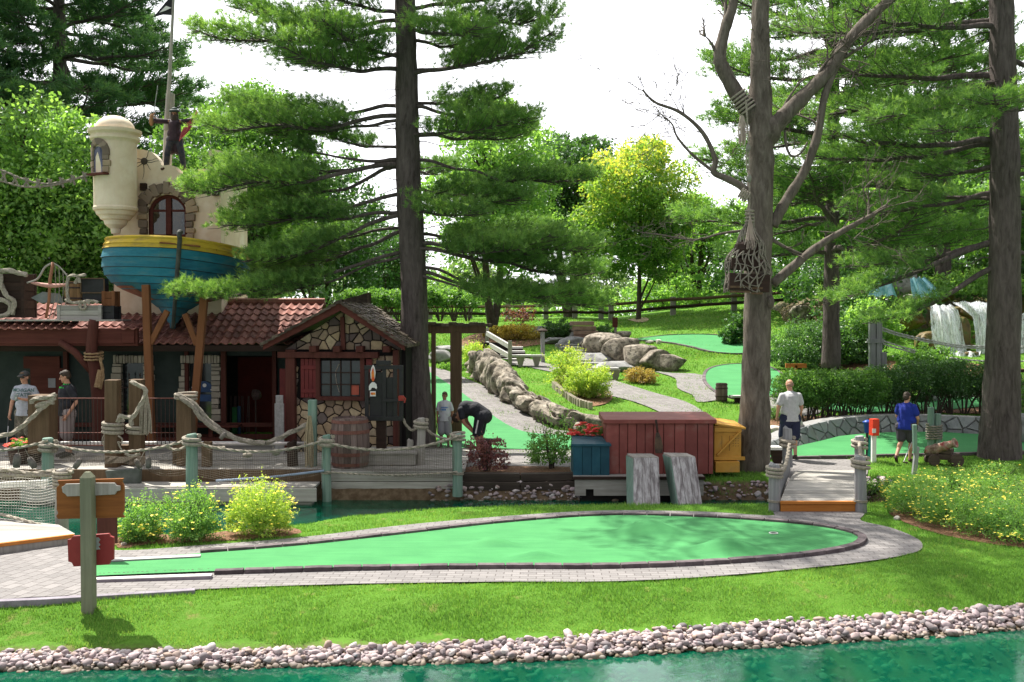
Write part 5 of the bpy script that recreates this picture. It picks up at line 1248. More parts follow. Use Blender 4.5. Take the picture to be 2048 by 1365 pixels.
def barrel(name, lab, base, H, r0, mw, mh, group=None, bulge=1.12, hoops=((.04, .10), (.24, .31), (.69, .76), (.90, .96)), staves=18):
    base = Vector(base); r = thing(name, lab, 'barrel', base, group)
    pr = lambda z: r0*(1+(bulge-1)*math.sin(math.pi*z)**.9); mb = MB(); N = 9
    for k in range(staves):
        a0, a1 = 2*math.pi*k/staves+.012, 2*math.pi*(k+1)/staves-.012; vs = []
        for i in range(N+1):
            z = i/N; q_ = pr(z)
            for a, rr_ in ((a0, q_*.985), (a0+.03, q_), (a1-.03, q_), (a1, q_*.985)): vs.append(base+Vector((rr_*math.cos(a), rr_*math.sin(a), z*H)))
        mb.add(vs, [(4*i+c_, 4*i+c_+1, 4*i+5+c_, 4*i+4+c_) for i in range(N) for c_ in range(3)], random.random())
    mb.lathe([(.001, H*.96), (r0*.95, H*.96)], base, 24, cap=False); mb.lathe([(r0*.96, 0), (r0*.96, H*.96), (r0*.93, H*.96), (r0*.93, H*.9)], base, 24)
    build('staves', mb, mw, r)
    for a, b_ in hoops:
        m2_ = MB(); m2_.lathe([(pr(a)+.001, a*H), (pr(a)+.010, a*H), (pr(b_)+.010, b_*H), (pr(b_)+.001, b_*H)], base, 28, cap=False); build('hoop', m2_, mh, r)
    return r
m_barw = woodmat('barrel_staves', (.13, .085, .075), (.24, .18, .165), 2, tint=.3); m_hoop = mat('rusty_hoop', (.13, .05, .04), (.20, .085, .065), .8, 10, .3)
m_tanw = woodmat('tan_staves', (.22, .13, .06), (.34, .2, .10), 2)
barrel('barrel', 'small tan barrel among the gear on the porch roof', W(151, 610, Yc+.1), .52, .20, m_tanw, m_iron)
# harp-shaped sail frame
r = thing('rope_ladder_frame', 'harp shaped frame of bent poles with thin ropes on the porch roof', 'frame', W(100, 640, Yc))
mb = MB(); q = lambda px, py, d=0: W(px, py, Yc-.1+d)
mb.tube([q(106, 525), q(100, 560), q(98, 600), q(92, 637)], [.035, .035, .032, .03], 7); build('main_pole', mb, mat('orange_pole', (.24, .10, .05), (.32, .15, .08), .7), r, smooth=True)
mb = MB(); mb.tube(crv([q(54, 566), q(75, 558), q(90, 535), q(106, 526)], 5), .022, 6); mb.tube(crv([q(106, 526), q(120, 535), q(134, 552)], 4), .016, 6); build('upper_spar', mb, m_grey, r)
mb = MB(); mb.tube(crv([q(62, 566), q(100, 572), q(134, 570)], 5), [.02+.03*math.sin(math.pi*i/10) for i in range(11)], 7); build('cross_spar', mb, mat('pink_spar', (.45, .22, .18), (.55, .30, .25), .7), r, smooth=True)
mb = MB()
for i in range(4):
    x = 110+i*8; mb.tube(crv([q(x, 529+i*6), q(x+1, 570), q(x-2, 605), q(x-12, 637)], 5), .010, 5)
build('shrouds', mb, m_roped, r)
mb = MB(); mb.add([q(62, 596, .1), q(85, 584, .1), q(120, 588, .1), q(128, 606, .1), q(80, 606, .1)], [(0, 1, 2, 3, 4)]); build('sail_cloth', mb, mat('grey_sail', (.16, .18, .18), (.22, .24, .24), .9), r)
def ropething(lab, paths, r_=.03, m_=None, cat='rope', name='rope', group=None):
    o_ = paths[0][0]; mb = MB()
    for p in paths: mb.rope(p, r_)
    o = build(name, mb, m_ or m_rope, loc=o_, smooth=False); return tag(o, lab, cat, group)
q = lambda px, py, d=-.28: W(px, py, Yc+d)
ropething('thick rope draped over the black crate on the porch roof', [[q(-20, 541), q(20, 542), q(54, 551)], [q(0, 548), q(4, 575), q(14, 592), q(28, 604), q(24, 630)], [q(-10, 600), q(12, 602), q(22, 615), q(14, 630), q(-10, 632)]], .05)
ropething('knotted rope heaped on the grey crate beside the tan barrel', [[q(130, 600), q(148, 606), q(165, 604), q(185, 602), q(196, 606)], [q(160, 604), q(162, 618), q(172, 616), q(168, 602), q(180, 608)], [q(135, 560), q(140, 552), q(158, 552), q(172, 550)], [q(150, 568), q(156, 556), q(160, 566)], [q(137, 553), q(134, 575), q(136, 600)]], .032)
# rope bridge rigging from the turret to the left
q = lambda px, py, d=0: W(px, py, 23.6+d)
mb_ = [[q(-60, 325), q(0, 340), q(45, 358), q(90, 368), q(140, 360), q(192, 346)], [q(-60, 350), q(0, 362), q(50, 374), q(110, 370), q(160, 355), q(190, 348)]]
for i in range(8): x = 8+i*23; y = 352+14*math.sin(i*.45); mb_.append([q(x-4, y-8), q(x, y+2), q(x+4, y+12)]); mb_.append([q(x+3, y-6), q(x-2, y+3), q(x-5, y+8)])
ropething('knotted rigging rope sagging from the turret to the left edge', mb_, .022, m_roped)

# ---------------- stone cottage
ct = thing('stone_cottage', 'small gabled stone cottage with red shutters and a barred window beside the big pine', 'building', W(680, 905, 22.4))
Yg = 22.4; ang = math.atan(.15)
Oc = Vector((xat(690, Yg), Yg, 0)); RC = Matrix.Rotation(-ang*.6, 3, 'Z')
fr = lambda x, y, z: Oc+RC@Vector((x, y, 0))+Vector((0, 0, z))
lx = lambda px: (px-690)/2050*Yg
z_ = lambda py: zat(py, Yg)
rng = random.Random(12)
zeave, zap = z_(695), z_(618)
mb = MB(); mb.prism([(lx(572), 0), (lx(800), 0), (lx(800), zeave), (0, zap), (lx(572), zeave)], .06, .25, fr)
for x in (lx(572), lx(800)): mb.prism([(x-.09, 0), (x+.09, 0), (x+.09, zeave), (x-.09, zeave)], .25, 2.2, fr)
build('wall', mb, m_dark, ct)
wx0, wx1, wzz0, wzz1 = lx(640), lx(722), z_(793), z_(722)
mb = MB(); stonewall([(lx(578), .0), (lx(798), .0), (lx(798), z_(712)), (lx(578), z_(712))], 26, rng, fr, .06, .05, holes=[(lx(590), lx(745), z_(800), z_(712))], mb=mb)
stonewall([(lx(566), z_(700)), (lx(806), z_(700)), (0, zap-.02)], 26, rng, fr, .06, .05, mb=mb)
build('stone_facing', mb, m_field, ct)
mb = MB()
def bxc(a, b_, c_, d_, y=0, th=.12): mb.prism([(lx(a), z_(d_)), (lx(b_), z_(d_)), (lx(b_), z_(c_)), (lx(a), z_(c_))], y-th, y, fr)
bxc(571, 590, 700, 905, .02, .16); bxc(556, 760, 704, 716, -.0, .18); bxc(789, 800, 700, 900, .0, .14)
bxc(632, 640, 716, 800, .0, .1); bxc(722, 731, 716, 800, 0, .1); bxc(632, 731, 793, 801, 0, .12)
for p in (630, 678, 724, 778): bxc(p-7, p+7, 692, 704, .0, .26)
mb.prism([(lx(683), z_(700)), (lx(692), z_(700)), (lx(690), z_(634)), (lx(682), z_(634))], -.1, .0, fr)
build('timber_frame', mb, m_redpost, ct, bevel=.008)
for sg in (-1, 1):
    mb = MB(); xe = lx(534) if sg < 0 else lx(818); zl = z_(700); zp = z_(613)
    mb.prism([(xe, zl), (xe, zl+.16), (0, zp+.10), (0, zp-.10)][::sg], -.42, -.34, fr); build('bargeboard', mb, m_redwood, ct, bevel=.006)
# shingled roof slopes with ragged courses
for sg in (-1, 1):
    mb = MB(); xe = lx(528) if sg < 0 else lx(822); base_z = z_(700)+.06; zp = z_(610)+.02; L = math.hypot(xe, zp-base_z); k = 13; ux = Vector((-xe/L, (zp-base_z)/L))
    for i in range(k):
        s = L*i/k; y = -.48
        while y < 2.2:
            w_ = rng.uniform(.10, .2); x0_ = xe+ux.x*s; z0_ = base_z+ux.y*s; ln_ = L/k*1.5; d = rng.uniform(.02, .05); e = rng.uniform(-.03, .03)
            x1_ = xe+ux.x*(s+ln_+e); z1_ = base_z+ux.y*(s+ln_+e); lift = .03+rng.uniform(0, .03)+(0 if sg > 0 else .22*max(0, y+.5)/2.7)
            a_ = x0_-ux.x*e; b2 = z0_-ux.y*e
            mb.add([fr(a_, y, b2+lift+d), fr(a_, y+w_, b2+lift+d), fr(x1_, y+w_, z1_+lift), fr(x1_, y, z1_+lift), fr(a_, y, b2+lift-.02), fr(a_, y+w_, b2+lift-.02), fr(x1_, y+w_, z1_), fr(x1_, y, z1_)], [(0, 1, 2, 3), (0, 4, 5, 1), (0, 3, 7, 4), (1, 5, 6, 2)], rng.random()); y += w_+.006
    mb.prism([(xe, base_z), (xe, base_z+.04), (0, zp+.02), (0, zp-.03)][::sg], -.33, 2.2, fr)
    build('shingle_roof', mb, m_shingle, ct)
# shutter and window
mb = MB()
for i in range(4): mb.prism([(lx(600)+.092*i, z_(796)), (lx(600)+.092*i+.085, z_(796)), (lx(600)+.092*i+.085, z_(718)), (lx(600)+.092*i, z_(718))], -.06, -.02, fr, t=rng.random())
for p in (735, 782): mb.prism([(lx(601), z_(p+4)), (lx(632), z_(p+4)), (lx(632), z_(p-4)), (lx(601), z_(p-4))], -.085, -.062, fr)
build('shutter', mb, m_redpaint, ct, bevel=.006)
mb = MB(); mb.prism([(lx(733), z_(796)), (lx(746), z_(796)), (lx(746), z_(718)), (lx(733), z_(718))], -.06, -.02, fr); build('shutter', mb, m_redpaint, ct, bevel=.006)
mb = MB(); mb.prism([(wx0, wzz0), (wx1, wzz0), (wx1, wzz1), (wx0, wzz1)], .0, .03, fr); wn = build('window', mb, m_glass, ct)
mb = MB()
for i in range(1, 4): x = wx0+(wx1-wx0)*i/4; mb.prism([(x-.012, wzz0), (x+.012, wzz0), (x+.012, wzz1), (x-.012, wzz1)], -.03, -.004, fr)
for i in range(1, 3): z = wzz0+(wzz1-wzz0)*i/3; mb.prism([(wx0, z-.012), (wx1, z-.012), (wx1, z+.012), (wx0, z+.012)], -.033, -.031, fr)
build('muntins', mb, m_darkwood, wn)
mb = MB(); mb.prism([(lx(702), z_(790)), (lx(718), z_(790)), (lx(718), z_(770)), (lx(702), z_(770))], -.012, -.006, fr); build('red_notice', mb, mat('red_notice', (.35, .07, .04), (.45, .1, .06), .6), wn)
mb = MB(); mb.tube([fr(lx(678), -.01, z_(785)), fr(lx(672), -.01, z_(765)), fr(lx(670), -.01, z_(745)), fr(lx(678), -.01, z_(728))], .012, 5); build('hanging_cord', mb, m_roped, wn)
mb = MB(); mb.box(fr(lx(556), .5, 1.0), (.32, .06, 2.0)); build('side_door', mb, m_redpaint, ct)
# weathered slab leaning at the corner
mb = MB(); mb.box(W(559, 860, 22.2), (.20, .06, 1.15)); mb.box(W(559, 800, 22.2), (.16, .05, .2)); tag(build('slab_board', mb, m_greyy, loc=W(559, 905, 22.2), bevel=.01), 'rough bark edged slab leaning left of the cottage post', 'board')
# ================================================================== DECK AND EVERYTHING ON IT
def planks(mb, x0, x1, y0, y1, z, wd=.14, th=.04, along='x', gap=.01):
    if along == 'x':
        y = y0
        while y < y1-.02: w_ = min(wd, y1-y); mb.box(((x0+x1)/2, y+w_/2, z-th/2+random.uniform(-.002, .002)), (x1-x0, w_-gap, th), t=random.random()); y += wd
    else:
        x = x0
        while x < x1-.02: w_ = min(wd, x1-x); mb.box((x+w_/2, (y0+y1)/2, z-th/2+random.uniform(-.002, .002)), (w_-gap, y1-y0, th), t=random.random()); x += wd
    return mb
dk = thing('deck', 'weathered plank deck on the canal in front of the tavern', 'deck', (-6, 20, ZD))
mb = MB(); planks(mb, -14, -3.35, 20.0, 24.1, ZD); planks(mb, -3.35, -.92, 20.0, 23.2, ZD); build('planking', mb, m_greyx, dk)
mb = MB(); mb.box((-8.2, 19.98, .06), (9.2, .05, .25)); build('brown_skirt_board', mb, m_brownpost, dk, bevel=.01)
mb = MB(); mb.box((-2.35, 19.97, .055), (2.75, .06, .20), t=.7); mb.box((-2.35, 19.96, -.165), (2.75, .06, .22), t=.9); mb.box((-.98, 21.4, -.06), (.05, 2.9, .42), t=.4); mb.box((-2.35, 19.95, -.35), (2.75, .05, .13), t=.4); build('white_skirt_boards', mb, m_greyx, dk, bevel=.01)
mb = MB(); planks(mb, -9.3, -3.75, 19.35, 19.95, -.05, .15); build('lower_ledge', mb, m_greyx, dk)
mb = MB(); mb.box((-6.5, 19.33, -.20), (5.6, .05, .26), t=.8); mb.box((-6.5, 19.5, -.42), (5.4, .3, .16), t=.1); build('ledge_face', mb, m_greyx, dk, bevel=.01)
mb = MB()
for x in (-9, -7.6, -6, -4.4, -2.9, -1.3): mb.box((x, 20.3, -.45), (.16, .16, 1.1))
build('pilings', mb, m_darkwood, dk)

def post(lab, px, ytop, ybot, Y, wd, m_, cat='post', rnd=True, group=None, wraps=(), lean=0, rm=None, name='post', taper=.9, cap_=None):
    a = W(px, ybot, Y); b = W(px+lean, ytop, Y); r = wd/2*Y/2050; p = thing(name, lab, cat, a, group)
    mb = MB()
    if rnd:
        P = [a.lerp(b, t)+Vector((random.gauss(0, .004), 0, 0)) for t in (0, .3, .6, .9, .985, 1)]
        mb.tube(P, [r, r*.98, r*.96, r*taper, r*taper*.97, r*.7], 10)
    else: mb.beam(a, b, 2*r, 2*r, up=(0, 1, 0))
    build('shaft', mb, m_, p, smooth=False, bevel=0 if rnd else .012)
    for (y0, y1) in wraps:
        n_ = max(2, int((y1-y0)/7)); w_ = MB(); rr_ = (y1-y0)/n_*Y/2050*.5
        z0 = zat(y0, Y); z1 = zat(y1, Y); pts = []
        for i in range(n_*12+1): an = i*math.pi/6; z = z0+(z1-z0)*(i/(n_*12)); t = (z-a.z)/(b.z-a.z); c = a.lerp(b, t); k_ = r*(1.0 if rnd else 1.25)+rr_*.8; pts.append(Vector((c.x+k_*math.cos(an), c.y+k_*math.sin(an), z)))
        w_.tube(pts, rr_*.93, 7); build('rope_wrap', w_, rm or m_rope, p)
    return p
gp = 'green posts along the canal edge of the deck'
post('green post with rope coils at the far left of the deck edge', 96, 876, 985, 19.7, 24, m_green, group=gp, wraps=((884, 902),))
post('worn turquoise post with rope coils in front of the tavern windows', 385, 868, 1000, 19.2, 24, m_green, group=gp, wraps=((872, 890),), lean=-2)
post('green post at the corner of the white boards, in front of the stone cottage', 653, 870, 1012, 19.7, 19, m_green, group=gp, wraps=((874, 892), (941, 947)))
post('green post at the right end of the deck below the bending man', 915, 868, 993, 19.75, 21, m_green, group=gp, wraps=((866, 880), (943, 949)))
gb = 'brown posts standing on the deck'
post('brown post with a rope draped over its top left of the man in black', 86, 790, 905, 20.6, 42, m_brownpost, rnd=False, group=gb)
post('left brown post of the pair tied together with rope coils', 226, 760, 935, 20.3, 25, m_brownpost, rnd=False, group=gb, wraps=((842, 866),))
post('right brown post of the tied pair, with a rope tassel', 274, 759, 930, 20.5, 25, m_brownpost, rnd=False, group=gb, wraps=((848, 866),))
post('short brown stub between the two tied posts', 250, 890, 930, 20.6, 18, m_brownpost, rnd=False, group=gb)
post('brown post from which the thick twisted rope falls to the right', 372, 790, 935, 20.5, 30, m_brownpost, rnd=False, group=gb, wraps=((786, 798),))
post('square brown stub just left of the turquoise post', 358, 885, 930, 20.7, 20, m_brownpost, rnd=False, group=gb)
post('short stub post right of the turquoise post', 414, 884, 933, 20.3, 18, m_brownpost, rnd=False, group=gb)
post('dark gnarled stump in front of the cottage corner', 585, 884, 935, 20.4, 22, m_darkwood, group=gb, lean=-1)
post('pale green post in front of the cottage wall with a frayed rope', 625, 800, 937, 20.4, 16, m_green, rnd=False, group=gb)
post('rope wrapped post right of the black signboard', 842, 836, 930, 20.6, 18, m_grey, group=gb, wraps=((840, 856),))
post('dark green post leaning behind the net at the right end of the deck', 820, 880, 922, 20.8, 14, m_grey, group=gb)
def fray(lab, px, y0, y1, Y, w_, m_=None, n_=16, name='rope_tassel'):
    a = W(px, y0, Y); mb = MB()
    for i in range(n_):
        u = (i+.5)/n_-.5; b = W(px+u*w_, y1+random.uniform(-8, 4), Y+random.uniform(-.05, .05)); mb.tube(crv([a+Vector((u*.06, random.uniform(-.03, .03), 0)), a.lerp(b, .5)+Vector((u*.10+random.gauss(0, .01), 0, 0)), b], 4), .011, 5)
    o = build(name, mb, m_ or m_rope, loc=a); return tag(o, lab, 'rope')
fray('frayed rope tassel hanging on the right post of the tied pair', 291, 785, 868, 20.3, 26)
fray('frayed tan rope end hanging on the pale green post', 619, 832, 936, 20.2, 15, mat('straw_rope', (.30, .24, .15), (.40, .33, .22), .95, 25), name='frayed_rope')
fray('loose rope strands hanging down the left tied post', 212, 866, 900, 20.25, 8, n_=6, name='loose_strands')
Yr_ = 19.6; q = lambda px, py, d=0: W(px, py, Yr_+d)
gr = 'ropes strung between the canal posts'
def sagr(lab, a, b, sag, r_=.024, Y0=19.6, Y1=19.6, group=gr, m_=None, extra=None, name='rope'):
    A = W(*a, Y0); B_ = W(*b, Y1); pts = [A.lerp(B_, t)+Vector((0, 0, -sag*4*t*(1-t))) for t in (0, .2, .4, .6, .8, 1)]
    return ropething(lab, [pts]+(extra or []), r_, m_, group=group, name=name)
sagr('rope running off the left edge to the first green post', (-40, 905), (96, 882), .04)
sagr('long sagging rope between the first green post and the turquoise post', (96, 888), (385, 878), .20, Y1=19.2, extra=[[q(250, 908), q(265, 912), q(280, 908)], [q(330, 892, -.2), q(350, 900, -.2), q(376, 893, -.25)]])
sagr('long sagging rope between the turquoise post and the post with white boards', (385, 885), (653, 880), .20, Y0=19.2, extra=[[q(398, 885, -.2), q(420, 895, -.2), q(450, 895, -.1)]])
sagr('sagging rope passing in front of the barrel', (653, 886), (915, 874), .19)
sagr('thin rope along the deck edge below the barrel', (653, 944), (915, 944), .06, r_=.016, group=None, name='thin_rope')
q = lambda px, py, d=0: W(px, py, 20.25+d)
ropething('thick twisted rope falling from the brown post along the doorway', [[q(352, 790), q(368, 796), q(392, 812), q(410, 834), q(436, 856), q(470, 876), q(505, 885), q(540, 884), q(580, 866), q(622, 846)], [q(360, 796, -.05), q(384, 812, -.05), q(404, 838, -.05), q(440, 864, -.05), q(480, 880, -.05), q(530, 888, -.05)]], .045, m_roped)
ropething('thick knotted rope rising to the brown post at the left', [[q(-30, 876), q(20, 868), q(50, 848), q(80, 820), q(110, 796)], [q(64, 808), q(66, 799), q(90, 796), q(112, 790)], [q(72, 814), q(90, 806), q(108, 806)]], .042)
ropething('rope looping between the tied pair of posts', [[q(262, 764, -.2), q(276, 770, -.25), q(292, 782, -.25), q(286, 800, -.25), q(272, 826, -.25), q(262, 840, -.25), q(264, 852, -.25)], [q(236, 844, -.2), q(240, 832, -.25), q(250, 834, -.25), q(262, 836, -.25)]], .040)
q = lambda px, py, d=0: W(px, py, 20.9+d)
ropething('pale rope dipping from the black signboard to the wrapped post', [[q(806, 838), q(812, 850), q(822, 860), q(832, 858), q(838, 850)], [q(842, 848), q(856, 862), q(876, 874), q(900, 880)]], .026)
ropething('curly loose rope on the left tied post', [[W(236, 872, 20.1), W(244, 878, 20.1), W(243, 886, 20.1), W(236, 884, 20.1), W(242, 898, 20.1), W(246, 904, 20.1)]], .014)
# floats and buoys on strings
def buoy(lab, px, py, Y, s=.09, rot=0, name='net_float', m_=None, group=None, string=None):
    c = W(px, py, Y); mb = MB(); mb.lathe([(.001, -s), (s*.45, -s*.9), (s*.55, -s*.2), (s*.5, s*.6), (s*.25, s), (.001, s)], c, 10, rot=Matrix.Rotation(rot, 3, 'Y')); r = thing(name, lab, 'float', c, group); build('body', mb, m_ or m_roped, r, smooth=True)
    if string: mb = MB(); mb.tube([W(*string, Y), c], .008, 4); build('string', mb, m_roped, r)
    return r
m_cork = mat('weathered_cork', (.10, .09, .085), (.20, .18, .16), .9, 12, .4)
gf = 'wooden floats tied to the nets'
buoy('dark float hanging left of the canal post behind the sign', 155, 928, 19.5, .11, .6, group=gf, string=(142, 908), m_=m_cork)
buoy('float hanging on a string over the deck skirt', 297, 926, 19.4, .11, 0, group=gf, string=(300, 900), m_=m_cork)
buoy('float at the corner of the dark cloth on the deck edge', 276, 928, 19.45, .10, -.5, group=gf, string=(290, 902), m_=m_cork)
buoy('pale float under the rope right of the turquoise post', 495, 911, 19.5, .09, 1.5, group=gf, string=(490, 896))
buoy('small spool shaped float in front of the cottage corner', 552, 907, 19.5, .075, 1.5, group=gf, string=(545, 893))
buoy('round tag float hanging from the thick twisted rope', 446, 872, 20.1, .085, .7, group=gf, string=(440, 858), m_=m_cork)
buoy('float hanging inside the net at the far left', 34, 922, 19.6, .14, .1, group=gf, string=(38, 895), m_=m_cork)
buoy('second float hanging inside the net at the far left', 64, 926, 19.6, .12, -.5, group=gf, string=(50, 898), m_=m_cork)
# nets hung below the ropes
def net(lab, tops, drop, Y, sp=.035, r_=.0028, m_=None, wave=.0, name='fishing_net', Y1=None, bottom=None):
    A = [W(px, py, Y if Y1 is None else Y+(Y1-Y)*i/(len(tops)-1)) for i, (px, py) in enumerate(tops)]; P = resample(crv(A, 6), max(4, int((A[-1]-A[0]).length/sp)))
    n_ = len(P); k = max(3, int(drop/sp)); mb = MB(); g = []
    for i, p in enumerate(P):
        t = i/(n_-1); dr = drop*(bottom(t) if bottom else 1)
        g.append([p+Vector((wave*.3*math.sin(j*.8), .03*math.sin(i*.5+j*.3), -dr*j/k+wave*math.sin(i*.55)*min(1, j/3))) for j in range(k+1)])
    for row in g: mb.tube(row, r_, 3, cap=False)
    for j in range(k+1): mb.tube([g[i][j] for i in range(n_)], r_, 3, cap=False)
    return tag(build(name, mb, m_ or m_roped, loc=A[0]), lab, 'net')
m_net = mat('fine_brown_net', (.14, .12, .095), (.20, .17, .14), .95, 10)
m_netw = mat('pale_net', (.50, .48, .44), (.60, .57, .52), .95, 10)
net('fine net hanging under the rope at the far left of the deck', [(-20, 912), (40, 906), (92, 894)], .48, 19.62, m_=m_net, sp=.04)
net('fine net hanging between the first green post and the turquoise post', [(100, 894), (200, 912), (300, 912), (380, 894)], .40, 19.55, m_=m_net, sp=.04, bottom=lambda t: .35+.75*t*t+.25*math.sin(t*9), Y1=19.3)
net('fine net hanging left of the barrel', [(390, 892), (470, 910), (560, 906), (648, 890)], .55, 19.3, m_=m_net, sp=.04, Y1=19.62)
net('fine net gathered towards the last green post', [(720, 900), (790, 902), (850, 892), (908, 880)], .72, 19.68, m_=m_net, sp=.034, r_=.0034, bottom=lambda t: .5+.5*t)
# the bright net on the small bridge at the left
net('pale coarse net hanging from the railing of the plank bridge', [(-30, 946), (20, 944), (60, 948), (110, 944)], 1.02, 15.5, sp=.042, r_=.0042, m_=m_netw, wave=.012)
ropething('white rope and rail along the top of the pale coarse net', [[W(-30, 944, 15.48), W(20, 941, 15.48), W(60, 947, 15.48), W(110, 942, 15.48), W(146, 944, 15.4)], [W(-30, 950, 15.47), W(40, 951, 15.47), W(112, 950, 15.47)]], .028)
mb = MB(); mb.beam(W(-40, 973, 15.7), W(96, 966, 15.7), .05, .09); tag(build('rail', mb, m_white, loc=W(30, 970, 15.7)), 'white rail behind the pale coarse net', 'rail')
post('rope wrapped post at the corner of the pale net', 124, 938, 1064, 15.45, 26, m_grey, wraps=((940, 976),), rm=m_rope)
ropething('old rope lying along the edge of the plank bridge', [[W(-20, 1024, 15.4), W(30, 1036, 15.1), W(80, 1050, 14.9), W(128, 1062, 14.8)]], .022, m_rope)
br = thing('plank_bridge', 'low plank landing with an orange edge board at the left by the brick paving', 'bridge', G(60, 1100))
a, b, c_, d_ = Gz(150, 1068, .15), Gz(-120, 1101, .17), Gz(-120, 1022, .15), Gz(118, 1050, .15)
mb = MB()
for i in range(12):
    t0, t1 = i/12, (i+.93)/12; p = [b.lerp(a, 0).lerp(c_, t0), b.lerp(c_, t1), a.lerp(d_, t1), a.lerp(d_, t0)]; mb.add(p+[v_-Vector((0, 0, .03)) for v_ in p], [(0, 1, 2, 3), (7, 6, 5, 4), (0, 3, 7, 4), (1, 5, 6, 2), (0, 4, 5, 1), (3, 2, 6, 7)], random.random())
build('planks', mb, m_greyx, br)
mb = MB(); mb.beam(b+Vector((0, -.03, -.02)), a+Vector((0, -.03, -.02)), .06, .05); build('edge_board', mb, m_orangewood, br, bevel=.008)
mb = MB(); mb.beam(b+Vector((0, .0, -.12)), a+Vector((0, .0, -.12)), .06, .15); mb.beam(a+Vector((-.03, .05, -.12)), d_+Vector((-.03, 0, -.12)), .05, .15); build('side_board', mb, m_grey, br, bevel=.008)
# dark cloth basket hanging on the deck skirt behind the sign
mb = MB(); c = W(250, 955, 19.8); P = [W(215, 940, 19.85), W(285, 936, 19.85), W(284, 972, 19.85), W(222, 972, 19.85)]; mb.add(P+[v_+Vector((0, -.14, 0)) for v_ in P], [(0, 1, 2, 3), (7, 6, 5, 4), (0, 4, 5, 1), (1, 5, 6, 2), (2, 6, 7, 3), (3, 7, 4, 0)]); tag(build('cloth_trough', mb, mat('dark_grey_canvas', (.07, .08, .07), (.12, .13, .12), .9, 6), loc=c, bevel=.02), 'dark grey canvas trough on the deck edge behind the sign post', 'trough')
mb = MB(); mb.tube([W(432, 962, 19.55), W(540, 955, 19.55), W(648, 942, 19.58)], .022, 8); tag(build('blue_pole', mb, mat('pale_blue_pole', (.22, .30, .42), (.30, .38, .50), .5, 5), loc=W(540, 955, 19.55), smooth=True), 'pale blue pole lying along the lower deck ledge', 'pole')
# iron railing and bench-like rail
def railing(lab, p0, p1, ztop, zbot, Y):
    r = thing('iron_railing', lab, 'railing', W(p0, zbot, Y), 'thin iron railings in front of the tavern'); mb = MB(); x0, x1 = xat(p0, Y), xat(p1, Y); z0, z1 = zat(zbot, Y), zat(ztop, Y); k = int((x1-x0)/.078)
    for i in range(k+1): x = x0+(x1-x0)*i/k; mb.tube([(x, Y, z0), (x, Y, z1)], .008, 4)
    build('bars', mb, m_iron, r); mb = MB(); mb.tube([(x0, Y, z1), (x1, Y, z1)], .014, 5); mb.tube([(x0, Y, z0+.02), (x1, Y, z0+.02)], .014, 5); mb.tube([(x0, Y, z0+.28), (x1, Y, z0+.28)], .008, 4); build('rails', mb, m_hoop, r); return r
railing('iron railing in front of the man in the black shirt', 108, 216, 797, 893, 21.0); railing('iron railing between the tied posts and the tall brown post', 287, 362, 797, 893, 21.0)
mb = MB(); mb.box((xat(300, 21.15), 21.15, zat(887, 21.15)), (xat(505, 21.15)-xat(95, 21.15), .16, .06)); tag(build('rail_plank', mb, m_white, loc=(xat(300, 21.15), 21.15, ZD)), 'sunlit pale plank behind the iron railings', 'plank')
mb = MB(); mb.tube([W(375, 889, 20.7), W(648, 887, 20.7)], .035, 8); tag(build('handrail', mb, mat('pale_pink_rail', (.50, .45, .44), (.6, .54, .52), .6, 3), loc=W(500, 889, 20.7), smooth=True), 'pale round handrail passing in front of the dark doorway', 'rail')
# flower tub far left
fb = bush('mound of red flowers in a tub behind the net at the far left', W(50, 893, 20.9)+Vector((0, 0, -.04)), .36, .25, .12, 1600, .05, m_shrub, 141, flowers=150, fm=m_redpetal, name='red_flowers', cat='flowers', stems=3, fs=.05)
mb = MB(); mb.lathe([(.001, 0), (.28, 0), (.34, .36), (.30, .36), (.28, .32), (.001, .32)], W(50, 893, 20.9)+Vector((0, 0, -.34)), 18); tag(build('flower_tub', mb, m_darkwood, loc=W(50, 893, 20.9)+Vector((0, 0, -.34))), 'dark tub holding red flowers at the far left of the deck', 'planter')
# big barrel
barrel('barrel', 'large weathered barrel with rusty hoops standing on the deck before the cottage', Vector((xat(699, 20.35), 20.35, ZD)), .98, .345, m_barw, m_hoop)
# plinth and black gate-like signboard
mb = MB(); mb.box((xat(787, 20.9), 20.85, ZD+.12), (.98, .85, .22)); mb.box((xat(787, 20.9), 20.85, ZD+.25), (1.04, .92, .045)); tag(build('plinth', mb, m_greyx, loc=(xat(787, 20.9), 20.85, ZD), bevel=.012), 'low grey wooden plinth under the black signboard', 'plinth')
sb = thing('signboard', 'black gate shaped signboard with a white and red emblem on its post', 'sign', (xat(765, 21), 20.95, ZD+.28))
mb = MB(); mb.box((xat(762, 20.95), 20.95, 1.0), (.20, .16, 1.45)); build('post', mb, m_darkwood, sb, bevel=.01)
Ys = 20.85; mb = MB()
def bx2(mb, x0, x1, y0, y1, Y, th): mb.box(((xat(x0, Y)+xat(x1, Y))/2, Y, (zat(y0, Y)+zat(y1, Y))/2), (xat(x1, Y)-xat(x0, Y), th, zat(y0, Y)-zat(y1, Y)))
for x in (733, 768, 790, 802): bx2(mb, x-4, x+4, 732, 842, Ys, .05)
bx2(mb, 728, 806, 731, 739, Ys-.01, .06); bx2(mb, 730, 806, 833, 842, Ys-.01, .06); bx2(mb, 765, 806, 798, 804, Ys-.02, .06); bx2(mb, 738, 764, 745, 833, Ys+.03, .03); bx2(mb, 770, 786, 755, 833, Ys+.03, .03)
mb.box((xat(767, Ys), Ys-.01, zat(726, Ys)), (.30, .08, .09)); build('frame', mb, m_black, sb, bevel=.005)
